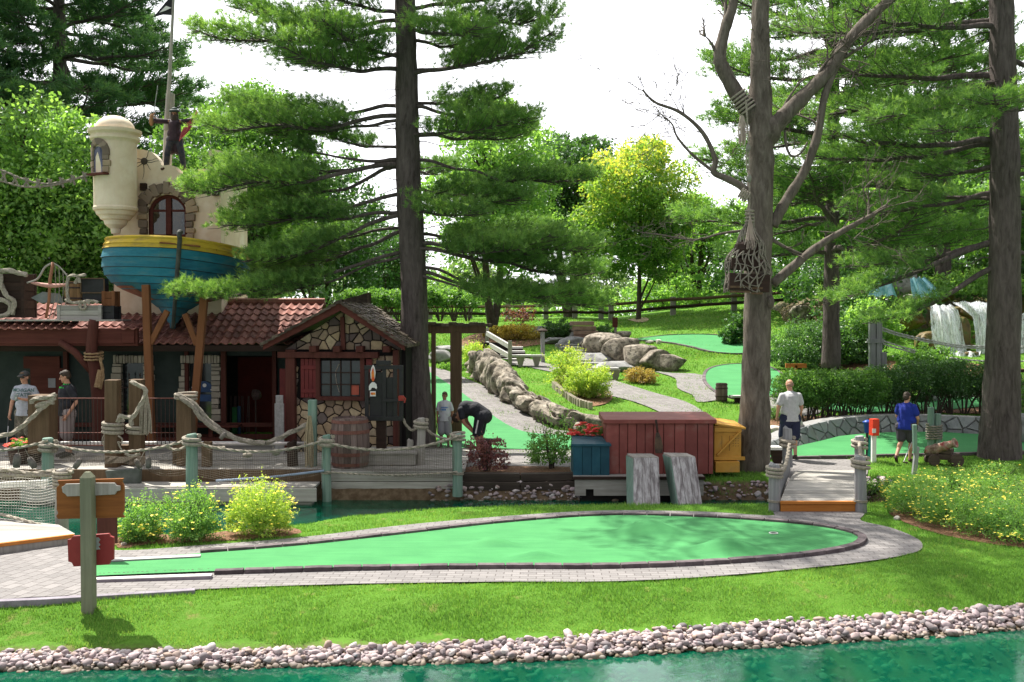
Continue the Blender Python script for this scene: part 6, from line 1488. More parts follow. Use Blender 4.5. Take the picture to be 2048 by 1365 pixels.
mb = MB(); P = [(741, 758), (740, 745), (742, 736), (745.5, 730), (749, 736), (750.5, 746), (749, 758)]; mb.prism([(xat(a, Ys-.08), zat(b, Ys-.08)) for a, b in P], Ys-.07, Ys-.05); P = [(737, 781), (737, 773), (739, 769), (743, 765), (748, 765), (752, 769), (753.5, 776), (752, 779), (748, 776), (743, 776), (740, 781)]; mb.prism([(xat(a, Ys-.08), zat(b, Ys-.08)) for a, b in P], Ys-.07, Ys-.05); bx2(mb, 739.5, 751, 783, 793, Ys-.06, .02); em = build('emblem', mb, m_white, sb)
mb = MB(); P = [(742.6, 760), (742.5, 746), (745.5, 735), (747.5, 746), (748.5, 760), (745.5, 764)]; mb.prism([(xat(a, Ys-.08), zat(b, Ys-.08)) for a, b in P], Ys-.085, Ys-.071); bx2(mb, 741, 750, 785.5, 790, Ys-.075, .012); build('emblem_flame', mb, mat('red_orange_enamel', (.55, .03, .01), (.7, .25, .03), .5, 9), em)
mb = MB(); mb.box((xat(803, Ys), Ys-.1, zat(796, Ys)), (.10, .12, .10)); mb.tube([W(806, 793, Ys-.15), W(811, 798, Ys-.15), W(809, 806, Ys-.15)], .018, 6); build('red_bell', mb, mat('red_bell_paint', (.25, .02, .015), (.35, .05, .03), .5), sb)

# ---------------- pergola
pg = thing('pergola', 'brown timber pergola with a bark edged beam beside the pine', 'pergola', G(912, 892))
mb = MB(); mb.beam(W(770, 658, 24.3), W(972, 658, 24.3), .16, .22); build('beam', mb, m_brownpost, pg, bevel=.01)
mb = MB()
for i in range(16): a = W(765+i*14, 649, 24.3); mb.box(a+Vector((0, 0, .02*math.sin(i*2))), (.19, .34, .07), rz=random.uniform(-.1, .1), t=random.random())
build('bark_edging', mb, m_shingle, pg)
for px, wd in ((912, .27), (867, .10)):
    mb = MB(); g = G(px, 888); x = xat(px, 24.3); mb.box((x, 24.3, (zat(664, 24.3)+.0)/2), (wd, .2, zat(664, 24.3))); build('post', mb, m_brownpost, pg, bevel=.01)
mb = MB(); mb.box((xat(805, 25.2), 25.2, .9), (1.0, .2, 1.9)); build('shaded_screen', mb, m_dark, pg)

# ---------------- canal-side timbers
for i, (y0, y1, lab) in enumerate(((945, 962, 'upper dark retaining timber along the canal right of the deck'), (962, 980, 'lower dark retaining timber along the canal right of the deck'))):
    Y = 20.05-.06*i; mb = MB(); P = [W(924+i*2, (y0+y1)/2, Y), W(1040, (y0+y1)/2+1, Y), W(1152, (y0+y1)/2-1, Y)]
    mb.beam(P[0], P[1], .2, (y1-y0)*Y/2050*.94); mb.beam(P[1]+Vector((.01, 0, 0)), P[2], .2, (y1-y0)*Y/2050*.9); tag(build('retaining_timber', mb, woodmat('black_timber', (.03, .022, .018), (.09, .07, .055), 0), loc=P[0], bevel=.012), lab, 'timber')

# ---------------- dock with the chests
Yd = 19.7
dd = thing('dock', 'low white faced dock carrying the red and blue chests', 'dock', W(1280, 990, Yd))
mb = MB(); zt1 = zat(956, Yd); planks(mb, xat(1148, Yd), xat(1412, Yd), Yd, 21.2, zt1+.02, .16); build('planking', mb, m_greyx, dd)
mb = MB(); zb1 = zat(991, Yd); x0, x1, xa, xb_ = xat(1150, Yd), xat(1408, Yd), xat(1172, Yd), xat(1188, Yd); zm = zat(978, Yd)
mb.box(((x0+xa)/2, Yd-.02, (zt1-.02+zb1)/2), (xa-x0, .05, zt1-.02-zb1)); mb.box(((xb_+x1)/2, Yd-.02, (zt1-.02+zb1)/2), (x1-xb_, .05, zt1-.02-zb1)); mb.box(((xa+xb_)/2, Yd-.02, (zt1-.02+zm)/2), (xb_-xa, .05, zt1-.02-zm))
build('face_board', mb, m_greyx, dd); mb = MB(); mb.box(((x0+x1)/2, Yd-.035, zt1-.0), (x1-x0+.06, .10, .05)); build('edge_strip', mb, m_darkwood, dd)
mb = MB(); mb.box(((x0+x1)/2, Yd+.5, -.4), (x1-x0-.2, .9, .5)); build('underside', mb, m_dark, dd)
m_rc = mat('brick_red_paint', (.19, .048, .040), (.235, .062, .052), .6, 3, .2, 30, tint=.18, c3=(.27, .12, .10), hi=.74, detail=9)
rc = thing('red_chest', 'large brick red plank chest with a flat lid on the dock', 'chest', W(1320, 945, 20.0))
Yq = 20.05; X0, X1 = xat(1213, Yq), xat(1428, Yq); Z0, Z1 = zat(948, Yq), zat(845, Yq); dpt = 1.0
mb = MB(); seams = [1213, 1239, 1256, 1274, 1291, 1308, 1328, 1350, 1371, 1396, 1418, 1428]
for a, b in zip(seams[:-1], seams[1:]): mb.box(((xat(a, Yq)+xat(b, Yq))/2, Yq, (Z0+Z1)/2), (xat(b, Yq)-xat(a, Yq)-.012, .05, Z1-Z0), t=random.random())
for x in (X0+.025, X1-.025): mb.box((x, Yq+dpt/2+.03, (Z0+Z1)/2), (.05, dpt, Z1-Z0))
mb.box(((X0+X1)/2, Yq+dpt, (Z0+Z1)/2), (X1-X0-.1, .05, Z1-Z0)); mb.box(((X0+X1)/2, Yq+.045, (Z0+Z1)/2), (X1-X0-.1, .03, Z1-Z0), t=0)
build('planks', mb, m_rc, rc, bevel=.006)
mb = MB(); L0 = [W(1205, 839, Yq-.08), W(1432, 844, Yq-.08), W(1418, 834, Yq+1.1), W(1218, 830, Yq+1.1)]
zl = Z1+.03; P = [(X0-.06, Yq-.08), (X1+.05, Yq-.08), (X1+.05, Yq+dpt+.05), (X0-.06, Yq+dpt+.05)]; mb.add([(x, y, zl-.05) for x, y in P]+[(x, y, zl+.03+(.05 if y > Yq+.5 else 0)) for x, y in P], [(3, 2, 1, 0), (4, 5, 6, 7), (0, 1, 5, 4), (1, 2, 6, 5), (2, 3, 7, 6), (3, 0, 4, 7)]); build('lid', mb, m_rc, rc, bevel=.008)
m_bc = mat('dark_teal_paint', (.006, .055, .085), (.010, .075, .11), .55, 3, .2, 30, tint=.18, c3=(.04, .11, .13), hi=.74, detail=9)
bc = thing('blue_chest', 'small dark teal chest at the left front of the dock', 'chest', W(1183, 955, 19.85))
Yb_ = 19.9; X0, X1, Z0, Z1 = xat(1147, Yb_), xat(1220, Yb_), zat(957, Yb_), zat(893, Yb_)
mb = MB()
for i in range(4): x = X0+(X1-X0)*i/4; mb.box((x+(X1-X0)/8, Yb_, (Z0+Z1)/2), ((X1-X0)/4-.006, .04, Z1-Z0), t=random.random())
mb.box(((X0+X1)/2, Yb_+.42, (Z0+Z1)/2), (X1-X0, .76, Z1-Z0)); build('box', mb, m_bc, bc, bevel=.006)
mb = MB(); mb.add([(X0-.03, Yb_-.05, Z1), (X1+.03, Yb_-.05, Z1), (X1-.10, Yb_+.85, Z1+.06), (X0+.02, Yb_+.85, Z1+.06), (X0-.03, Yb_-.05, Z1+.05), (X1+.03, Yb_-.05, Z1+.05), (X1-.10, Yb_+.85, Z1+.11), (X0+.02, Yb_+.85, Z1+.11)], [(3, 2, 1, 0), (4, 5, 6, 7), (0, 1, 5, 4), (1, 2, 6, 5), (2, 3, 7, 6), (3, 0, 4, 7)]); build('lid', mb, m_bc, bc, bevel=.006)
p = W(1183, 866, 20.9); bush('clump of bright red flowers behind the blue chest', p+Vector((0, 0, -.08)), (.42), .24, .13, 900, .05, m_shrub, 142, flowers=700, fm=m_redpetal, name='red_flowers', cat='flowers', stems=3, fs=.055)
mb = MB(); mb.box(p+Vector((0, 0, -.18)), (.8, .4, .22)); tag(build('flower_box', mb, m_darkwood, loc=p+Vector((0, 0, -.29))), 'dark box holding the red flowers behind the blue chest', 'planter')
m_yc = mat('mustard_paint', (.50, .25, .035), (.56, .30, .05), .6, 4, .2, 30, c3=(.38, .23, .09), hi=.74, detail=9)
yc = thing('yellow_chest', 'mustard yellow chest with a diagonal brace at the end of the red chest', 'chest', W(1458, 940, 20.2))
Yy = 20.25; X0, X1 = xat(1430, Yy), xat(1484, Yy); zA, zB, zC = zat(850, Yy), zat(920, Yy), zat(943, Yy)
mb = MB(); mb.box(((X0+X1)/2, Yy+.35, (zA+zB)/2-.01), (X1-X0, .7, zA-zB-.02)); build('box', mb, m_yc, yc, bevel=.006)
mb = MB(); mb.add([(X0, Yy-.05, zA), (X1+.08, Yy-.05, zA-.09), (X1+.02, Yy+.75, zA-.03), (X0, Yy+.75, zA+.05), (X0, Yy-.05, zA+.04), (X1+.08, Yy-.05, zA-.05), (X1+.02, Yy+.75, zA+.01), (X0, Yy+.75, zA+.09)], [(3, 2, 1, 0), (4, 5, 6, 7), (0, 1, 5, 4), (1, 2, 6, 5), (2, 3, 7, 6), (3, 0, 4, 7)]); build('lid', mb, m_yc, yc, bevel=.006)
mb = MB(); mb.beam((X0+.05, Yy-.02, zB+.10), (X1-.02, Yy-.02, zA-.12), .03, .10, up=(0, 1, 0)); mb.box(((X0+X1)/2, Yy-.018, zA-.10), (X1-X0, .03, .08)); mb.box(((X0+X1)/2+.03, Yy-.02, zB+.03), (X1-X0+.08, .05, .07)); build('brace', mb, m_yc, yc, bevel=.005)
mb = MB(); mb.box(((X0+X1)/2-.03, Yy+.1, (zB+zC)/2-.01), (X1-X0-.06, .5, zB-zC-.02)); build('lower_board', mb, m_yc, yc, bevel=.005)
mb = MB()
for i in range(3):
    for j in range(5): mb.lathe([(.001, 0), (.008, 0)], (X1-.16+.05*i, Yy-.005, zA-.22-.05*j), 8, rot=Matrix.Rotation(R(90), 3, 'X'), cap=False)
build('vent_holes', mb, m_black, yc)
for x in (X0+.15, X0+.3): mb = MB(); mb.box((x, Yy-.003, (zA+zB)/2-.02), (.006, .004, .3)); build('seam', mb, m_darkwood, yc)
# two weathered ramps
n = NT('streaky_weathered_plank'); v = n.coord((13, 4, .8)); f = n.noise(v, 1.3, 8, .7, .5)
m_ramp = n.done(n.bsdf(n.ramp(f, [(.30, (.07, .062, .066)), (.44, (.22, .20, .20)), (.55, (.36, .345, .345)), (.68, (.54, .53, .53))]), .85, n.bump(f, .6, .012)))
def ramp(lab, tl, tr_, bl, br_, Ya, Yb2):
    A, B_, C_, D_ = W(*tl, Ya), W(*tr_, Ya), W(*br_, Yb2), W(*bl, Yb2); r = thing('board_ramp', lab, 'ramp', (C_+D_)/2, 'weathered board ramps')
    bk = Vector((0, .55, 0)); up = Vector((0, 0, .02))
    for i in range(3):
        a, b, c, d = A.lerp(B_, i/3+.006), A.lerp(B_, (i+1)/3-.006), D_.lerp(C_, (i+1)/3-.006), D_.lerp(C_, i/3+.006); mb = MB()
        mb.add([a, b, c, d]+[v_+Vector((0, .05, .0)) for v_ in (a, b, c, d)], [(0, 1, 2, 3), (7, 6, 5, 4), (0, 4, 5, 1), (1, 5, 6, 2), (2, 6, 7, 3), (3, 7, 4, 0)], random.random()); build('slope_board', mb, m_ramp, r, bevel=.006)
        a2, b2 = a+Vector((0, .005, .012)), b+Vector((0, .005, .012)); sh = Vector((-.07, .5, .0)); mb = MB(); mb.add([a2, b2, b2+sh, a2+sh]+[v_-Vector((0, 0, .04)) for v_ in (a2, b2, b2+sh, a2+sh)], [(0, 1, 2, 3), (7, 6, 5, 4), (0, 4, 5, 1), (1, 5, 6, 2), (2, 6, 7, 3), (3, 7, 4, 0)], random.random()); build('top_board', mb, m_grey, r, bevel=.006)
    mb = MB(); a, d = A+Vector((-.012, .03, -.03)), D_+Vector((-.012, .03, 0)); mb.add([a, a+Vector((-.07, .5, 0)), d+Vector((-.05, .5, 0)), d, a+Vector((.03, 0, 0)), a+Vector((-.04, .5, 0)), d+Vector((-.02, .5, 0)), d+Vector((.03, 0, 0))], [(0, 1, 2, 3), (7, 6, 5, 4), (0, 4, 5, 1), (1, 5, 6, 2), (2, 6, 7, 3), (3, 7, 4, 0)]); build('side', mb, m_green, r)
ramp('weathered board ramp in front of the middle of the red chest, left of the paddle', (1267, 916), (1318, 916), (1267, 1018), (1321, 1018), 19.0, 18.4)
ramp('weathered board ramp leaning outward right of the paddle', (1342, 914), (1391, 915), (1358, 1016), (1406, 1018), 19.0, 18.4)
mb = MB(); c = W(1318, 907, 19.75); r = thing('paddle', 'dark wooden paddle standing upright against the red chest', 'paddle', W(1318, 908, 19.7)); mb.tube([W(1312, 840, 19.85), W(1316, 872, 19.78)], .022, 7); build('shaft', mb, m_darkwood, r, smooth=True)
mb = MB(); A = [(1313, 866), (1319, 866), (1324, 878), (1327, 892), (1326, 907), (1312, 907), (1310, 892), (1311, 878)]; mb.prism([(xat(a, 19.76), zat(b, 19.76)) for a, b in A], 19.74, 19.78); build('blade', mb, mat('stained_paddle', (.04, .028, .022), (.16, .10, .06), .7, 4), r, bevel=.01)

# ---------------- footbridge
fbg = thing('footbridge', 'short plank footbridge with an orange front step crossing the canal', 'bridge', (5.0, 16.5, 0))
A, B_ = W(1560, 1003, 16.55), W(1711, 1007, 16.55); A.z = B_.z = zat(1004, 16.55); C_, D_ = W(1710, 936, 20.7), W(1596, 933, 20.7); C_.z = D_.z = .06
mb = MB(); k = 28
for i in range(k):
    t0, t1 = i/k, (i+.94)/k; arc = lambda t: Vector((0, 0, .10*math.sin(math.pi*t))); p = [A.lerp(D_, t0)+arc(t0), B_.lerp(C_, t0)+arc(t0), B_.lerp(C_, t1)+arc(t1), A.lerp(D_, t1)+arc(t1)]
    mb.add(p+[v_-Vector((0, 0, .035)) for v_ in p], [(0, 1, 2, 3), (7, 6, 5, 4), (0, 4, 5, 1), (1, 5, 6, 2), (2, 6, 7, 3), (3, 7, 4, 0)], random.random())
build('planks', mb, m_greyx, fbg)
mb = MB(); mb.beam(A+Vector((0, -.03, -.11)), B_+Vector((0, -.03, -.11)), .05, .15); mb.beam(A+Vector((-.01, -.04, -.005)), B_+Vector((.01, -.04, -.005)), .09, .045); build('front_step', mb, m_orangewood, fbg, bevel=.006)
mb = MB(); mb.beam(A+Vector((.05, .1, -.14)), D_+Vector((.05, 0, -.12)), .08, .18); mb.beam(B_+Vector((-.05, .1, -.14)), C_+Vector((-.05, 0, -.12)), .08, .18); build('bearers', mb, m_darkwood, fbg)
gbp = 'rope bound posts at the corners of the footbridge'
m_gp = woodmat('grey_post_wood', (.22, .22, .23), (.40, .40, .41), 2)
post('near left footbridge post with rope coils at its top', 1549, 928, 1024, 16.6, 24, m_gp, group=gbp, wraps=((932, 954), (999, 1004)))
post('near right footbridge post with two bands of rope coils', 1721, 912, 1030, 16.5, 24, m_gp, group=gbp, wraps=((917, 936), (999, 1004)))
post('far left footbridge post with rope coils', 1575, 856, 935, 20.3, 20, m_gp, group=gbp, wraps=((876, 894),))
post('far right footbridge post with rope coils', 1719, 872, 936, 20.3, 20, m_gp, group=gbp, wraps=((879, 896),))
for sx, (a, b), lab in ((0, ((1556, 934), (1580, 882)), 'left'), (1, ((1724, 915), (1719, 884)), 'right')):
    A_, B2 = W(*a, 16.6), W(*b, 20.3); pts = [A_.lerp(B2, t)+Vector((0, 0, -.28*4*t*(1-t)*(1-sx*.6))) for t in (0, .2, .4, .6, .8, 1)]; ropething('hand rope along the %s side of the footbridge' % lab, [pts], .03, group='hand ropes of the footbridge')
    n_ = MB(); P = resample(crv(pts, 5), 34); rows = [[p, Vector((p.x, p.y, .5*p.z+.05)), Vector((p.x, p.y, .10))] for p in P]
    for r_ in rows: n_.tube(r_, .012, 4, cap=False)
    tag(build('side_slats', n_, m_gp, loc=A_), 'closely set upright slats below the %s hand rope of the footbridge' % lab, 'slats')

# ---------------- sign post in the foreground
Ysg = 11.25; base = W(178, 1217, Ysg); sg_ = thing('sign_post', 'grey green signpost seen from behind with an orange board and a red board', 'sign post', base)
mb = MB(); wd = 23/2050*Ysg; x = base.x; zt2 = zat(955, Ysg); mb.box((x, Ysg, (zt2+base.z-.1)/2), (wd, wd, zt2-base.z+.1)); z3 = zat(944, Ysg)
h = wd/2; mb.add([(x-h, Ysg-h, zt2), (x+h, Ysg-h, zt2), (x+h, Ysg+h, zt2), (x-h, Ysg+h, zt2), (x-h*.4, Ysg-h*.4, z3), (x+h*.4, Ysg-h*.4, z3), (x+h*.4, Ysg+h*.4, z3), (x-h*.4, Ysg+h*.4, z3)], [(4, 5, 6, 7), (0, 1, 5, 4), (1, 2, 6, 5), (2, 3, 7, 6), (3, 0, 4, 7)])
build('post', mb, woodmat('greenish_post', (.17, .18, .12), (.27, .28, .19), 2), sg_, bevel=.004)
def board(pts, y0, y1, nm, m_, par=sg_): mb = MB(); mb.prism([(xat(a, (y0+y1)/2), zat(b, (y0+y1)/2)) for a, b in pts], y0, y1); return build(nm, mb, m_, par, bevel=.004)
m_ob = woodmat('orange_stained_board', (.19, .065, .016), (.34, .125, .03), 0, 4, dark=(.14, .05, .02))
B0 = Ysg+.075
ob = board([(112, 961), (244, 957), (241, 964), (245, 972), (245, 1022), (241, 1029), (246, 1035), (112, 1038), (109, 1032), (113, 1026), (110, 1019), (110, 975), (116, 970)], B0, B0+.04, 'upper_board', m_ob)
board([(120, 974), (126, 971), (128, 968), (168, 967), (190, 966), (226, 966), (230, 971), (237, 972), (237, 981), (230, 983), (227, 989), (190, 991), (131, 993), (127, 988), (122, 985)], B0-.035, B0-.003, 'grey_plaque', m_grey, ob)
rb_ = board([(142, 1072), (214, 1067), (217, 1072), (224, 1075), (223, 1119), (217, 1121), (214, 1129), (143, 1133), (139, 1125), (132, 1123), (131, 1079), (138, 1078)], B0, B0+.04, 'red_board', mat('sign_red_paint', (.22, .022, .022), (.26, .03, .028), .6, 3, .12))
zz = [(159, 1076), (163, 1078), (167, 1076)]; P = [(159, 1077), (165, 1080), (160, 1084), (164, 1089), (159, 1093), (163, 1097), (160, 1101), (170, 1100), (188, 1100), (196, 1099), (192, 1094), (196, 1090), (192, 1085), (196, 1080), (192, 1075), (180, 1077)]; board(P, B0-.012, B0-.002, 'metal_bracket', mat('grey_bracket', (.25, .27, .26), (.33, .35, .34), .6, 6), rb_)
# brown board visible behind, lower
Y2 = 13.2; mb = MB(); mb.box((xat(210, Y2), Y2, zat(1055, Y2)), (.26, .04, .42)); mb.box((xat(200, Y2+.04), Y2+.04, .2), (.07, .07, .5)); tag(build('trash_box', mb, m_redpost, loc=(xat(210, Y2), Y2, 0), bevel=.01), 'small dark brown box on a post behind the red board', 'box')

# ---------------- tee signs near the right green
def g_(px, py): return G(px, py)
b = g_(1747, 926); r = thing('tee_sign', 'short white post with a bright red box sign and white label', 'sign', b); Yv = b.y
mb = MB(); mb.box((b.x, Yv, (b.z+zat(868, Yv))/2), (.09, .09, zat(868, Yv)-b.z)); build('post', mb, m_white, r, bevel=.006)
mb = MB(); mb.box((b.x+.0, Yv-.02, (zat(838, Yv)+zat(871, Yv))/2), (.16, .14, zat(838, Yv)-zat(871, Yv)), rz=.3); build('red_box', mb, mat('bright_red_paint', (.60, .035, .015), (.66, .05, .02), .5), r, bevel=.006)
mb = MB(); mb.box((b.x-.03, Yv-.105, zat(861, Yv)), (.09, .008, .09), rz=.3); build('label_plate', mb, m_white, r)
b = g_(1734, 922); r = thing('ball_bin', 'small blue lidded bin on a dark pole with green netting', 'bin', b); Yv = b.y
mb = MB(); mb.lathe([(.06, 0), (.085, .22), (.10, .22), (.10, .24), (.03, .28), (.001, .28)], (b.x, Yv, zat(866, Yv)), 14); build('bin', mb, mat('royal_blue_plastic', (.01, .05, .30), (.015, .07, .36), .4), r, smooth=True)
mb = MB(); mb.tube([b, (b.x, Yv, zat(862, Yv))], .03, 8); build('pole', mb, m_black, r)
mb = MB(); mb.lathe([(.10, 0), (.06, .5), (.03, .55)], (b.x+.08, Yv, b.z), 10); build('green_netting', mb, mat('teal_netting', (.01, .20, .14), (.02, .28, .2), .8), r)
gpp = 'pair of rope bound green posts behind the cannon'
b = g_(1876, 913); r = thing('bound_posts', 'pair of green posts bound together with rope behind the cannon', 'post', b); Yv = b.y
for px, y0 in ((1864, 815), (1878, 828)): mb = MB(); mb.tube([(xat(px, Yv), Yv, b.z), (xat(px, Yv), Yv, zat(y0, Yv))], .075, 8); build('post', mb, m_green, r)
mb = MB(); mb.rope([Vector((xat(1871, Yv)+.17*math.cos(a*.6), Yv+.12*math.sin(a*.6), zat(880, Yv)+.36*a/70)) for a in range(70)], .019); build('rope_binding', mb, m_roped, r)
b = g_(1829, 950); r = thing('bound_posts', 'leaning grey stake with a thinner rope wrapped stake in front of the woman', 'post', b); Yv = b.y
mb = MB(); mb.beam(W(1828, 952, Yv), W(1834, 894, Yv), .085, .085, up=(0, 1, 0)); build('stake', mb, m_gp, r, bevel=.008); mb = MB(); mb.tube([W(1830, 905, Yv), W(1829, 850, Yv)], .05, 8); build('thin_stake', mb, m_green, r)

# ---------------- cannon
b = g_(1887, 930); cn = thing('cannon', 'small ship cannon with faded red barrel on a wooden truck carriage', 'cannon', b); Yv = b.y; u = Yv/2050
cq = lambda px, py, d=0: W(px, py, Yv+d)
m_car = woodmat('cannon_carriage_wood', (.07, .05, .038), (.15, .11, .085), 0)
mb = MB(); mb.beam(cq(1866, 912, .1), cq(1918, 914, -.15), .34, .12); mb.beam(cq(1869, 899, .1), cq(1905, 903, -.1), .32, .10); mb.beam(cq(1851, 908, .1), cq(1872, 910, .05), .26, .07); build('carriage', mb, m_car, cn, bevel=.01)
for (px, py, d, rr_) in ((1868, 921, -.16, .115), (1914, 922, -.34, .135), (1858, 918, .30, .10), (1906, 917, .22, .12)):
    mb = MB(); c = cq(px, py, d); mb.lathe([(.001, -.05), (rr_*.4, -.055), (rr_*.4, -.04), (rr_, -.04), (rr_, .04), (.001, .04)], c, 18, rot=Matrix.Rotation(R(90), 3, 'X')@Matrix.Rotation(R(0), 3, 'Z')); build('wheel', mb, m_car, cn)
A_, B2 = cq(1853, 904, .12), cq(1912, 886, -.35); d = (B2-A_); L = d.length; rot = d.to_track_quat('Z', 'Y').to_matrix()
mb = MB(); mb.lathe([(.001, -.05), (.035, -.04), (.04, 0), (.10, .02), (.115, .06), (.11, .10), (.105, L*.3), (.112, L*.31), (.112, L*.35), (.10, L*.36), (.092, L*.62), (.10, L*.63), (.10, L*.66), (.085, L*.67), (.075, L*.90), (.10, L*.94), (.105, L*.99), (.09, L), (.05, L), (.045, L*.85), (.001, L*.85)], A_, 22, rot=rot, cap=False)
build('barrel', mb, mat('chipped_red_barrel_paint', (.30, .035, .045), (.36, .26, .20), .7, 7, .3, c3=(.16, .09, .07)), cn, smooth=True)

# ---------------- net bag and tackle on the bare tree
Yn = 20.45; q = lambda px, py, d=0: W(px, py, Yn+d)
cb = thing('cargo_net', 'rope cargo net bag hanging from the bare tree around a dark crate', 'net', q(1495, 590)); rng = random.Random(9)
mb = MB(); NS = 17; topc = q(1499, 432); botc = q(1493, 582)
def nb(a, t):   # a angle, t 0 top..1 bottom
    rx = .05+.41*math.sin(min(1, t/.85)*math.pi/2)**1.5 if t < .85 else .46-.30*(t-.85); c = topc.lerp(botc, t); return c+Vector((rx*math.cos(a), rx*.62*math.sin(a), 0))
for i in range(NS):
    for dr in (-1, 1):
        a0 = i*2*math.pi/NS; mb.tube([nb(a0+dr*1.5*t*.8+.04*math.sin(t*9+i), t) for t in [k/16 for k in range(17)]], .0135, 4, cap=False)
for z in (.5, .66, .8, .9, .98): mb.tube([nb(a*.3, z+.02*math.sin(a*2)) for a in range(22)], .011, 4, cap=False)
for i in range(0, len(mb.v)): mb.v[i] = tuple(Vector(mb.v[i])+Vector((.035*math.sin(mb.v[i][2]*11+mb.v[i][1]*5), 0, .05*math.sin(mb.v[i][0]*9+mb.v[i][2]*3))))
build('net', mb, m_roped, cb)
mb = MB()
for k in range(4): mb.tube([q(1499, 423+k*7)+Vector((.085*math.cos(a), .085*math.sin(a), .01*a/6)) for a in [j*.6 for j in range(12)]], .016, 5)
build('neck_binding', mb, m_rope, cb)
mb = MB()
for i in range(24): u_ = rng.uniform(-1, 1); mb.tube(crv([q(1500, 430, -.1), q(1502+u_*8, 465, -.14), q(1504+u_*15, 490+rng.uniform(-12, 12), -.2)], 3), .007, 3)
build('frayed_ends', mb, mat('pinkish_frayed_rope', (.42, .34, .30), (.5, .42, .36), .95), cb)
cr2 = thing('crate', 'dark wooden crate held inside the cargo net on the bare tree', 'crate', q(1495, 588))
mb = MB(); c = q(1494, 566); mb.box(c, (.80, .46, .34), rot=Matrix.Rotation(.06, 3, 'Y')); mb.box(q(1490, 530), (.62, .38, .22), rot=Matrix.Rotation(.06, 3, 'Y')); mb.ell(q(1493, 500), (.27, .2, .22), 10); build('box', mb, m_darkwood, cr2, bevel=.01)
mb = MB()
for py in (574, 584): mb.box(q(1480, py, -.23), (.40, .03, .04)); mb.box(q(1514, py+3, -.23), (.22, .03, .04))
build('battens', mb, m_brownpost, cr2)
ropething('block and tackle rope running from the forked limb to the cargo net', [[q(1492, 200), q(1497, 290), q(1498, 340)], [q(1499, 360), q(1499, 395), q(1499, 425)], [q(1494, 290), q(1493, 320), q(1495, 345)]], .016)
mb = MB()
ax_ = (q(1478, 195)-q(1505, 232)).normalized(); u1 = ax_.cross(Vector((0, 1, 0))).normalized()
for k in range(6): mb.tube([q(1496, 220, .5)+ax_*(.075*k)+u1*.185*math.cos(a)+Vector((0, 1, 0))*.19*math.sin(a) for a in [j*.45 for j in range(15)]], .022, 6)
tag(build('rope_coil', mb, m_rope, loc=q(1485, 205)), 'coil of rope wrapped round the left forked limb of the bare tree', 'rope')
fray('frayed rope ends hanging below the coil on the forked limb', 1484, 232, 290, Yn, 12, mat('pale_frayed_rope', (.40, .33, .28), (.5, .42, .36), .95), 14, name='frayed_rope')
mb = MB(); mb.ell(q(1498, 357, -.02), (.055, .04, .085), 12); mb.ell(q(1496, 296, -.02), (.05, .04, .08), 12); tag(build('pulley', mb, mat('pulley_wood', (.16, .16, .13), (.24, .24, .2), .7), loc=q(1498, 357), smooth=True), 'wooden pulley blocks of the tackle above the cargo net', 'pulley')
mb = MB()
for k in range(4): mb.tube([q(1482+4*k, 386+3*k)+Vector((.09*math.cos(a)*.6, .10*math.sin(a), .09*math.cos(a))) for a in [j*.7 for j in range(10)]], .015, 5)
tag(build('rope_coil', mb, m_rope, loc=q(1488, 390)), 'small coil of rope on the thin left limb of the bare tree', 'rope')
# small bench left of the bridge
b = g_(1555, 912); mb = MB(); Yv = 21.8; mb.box((xat(1554, Yv), Yv, zat(896, Yv)), (.45, .3, .06)); tb = thing('bench', 'small dark bench with a pale top just left of the footbridge', 'bench', (xat(1554, Yv), Yv, 0)); build('seat', mb, m_white, tb); mb = MB(); mb.prism([(xat(1541, Yv), zat(900, Yv)), (xat(1571, Yv), zat(900, Yv)), (xat(1562, Yv), 0), (xat(1550, Yv), 0)], Yv-.06, Yv+.06); build('leg', mb, m_darkwood, tb)
# bench near the bending man
mb = MB(); Yv = 21.9; mb.beam(W(955, 884, Yv), W(1003, 880, Yv), .28, .05); tb = thing('bench', 'dark plank bench among the purple leaves below the bending man', 'bench', (xat(975, Yv), Yv, 0)); build('seat', mb, m_darkwood, tb, bevel=.008); mb = MB(); mb.box((xat(972, Yv), Yv, .28), (.24, .2, .55)); build('leg', mb, m_darkwood, tb)
# ================================================================== ROCKS, STEPS, FENCE, FALLS
from mathutils import noise as mnoise
bmI = bmesh.new(); bmesh.ops.create_icosphere(bmI, subdivisions=4, radius=1); I4 = [v.co.copy() for v in bmI.verts]; F4 = [tuple(v.index for v in f.verts) for f in bmI.faces]; bmI.free()
n = NT('mottled_rock'); v = n.coord()
f = n.noise(v, 2.6, 9, .68, .5); col = n.ramp(f, [(.30, (.05, .04, .032)), (.42, (.17, .145, .115)), (.53, (.31, .27, .22)), (.70, (.46, .42, .36))])
col = n.mix(n.ramp(n.noise(v, 7, 5), [(.5, (0, 0, 0)), (.62, (.8, .8, .8))]), col, (.05, .045, .038))
m_rock = n.done(n.bsdf(col, .9, n.bump(n.noise(v, 9, 7, .7), .7, .05), 0, .25))
m_rockg = mat('grey_flagstone', (.14, .14, .14), (.28, .28, .28), .85, 3, .5, 12, c3=(.20, .19, .17), detail=8)
m_rockp = mat('pale_boulder', (.42, .38, .34), (.56, .52, .47), .85, 3, .5, 12)
m_moss = mat('mossy_wet_rock', (.04, .03, .012), (.13, .085, .02), .6, 4, .8, 14, c3=(.06, .10, .015), detail=8)
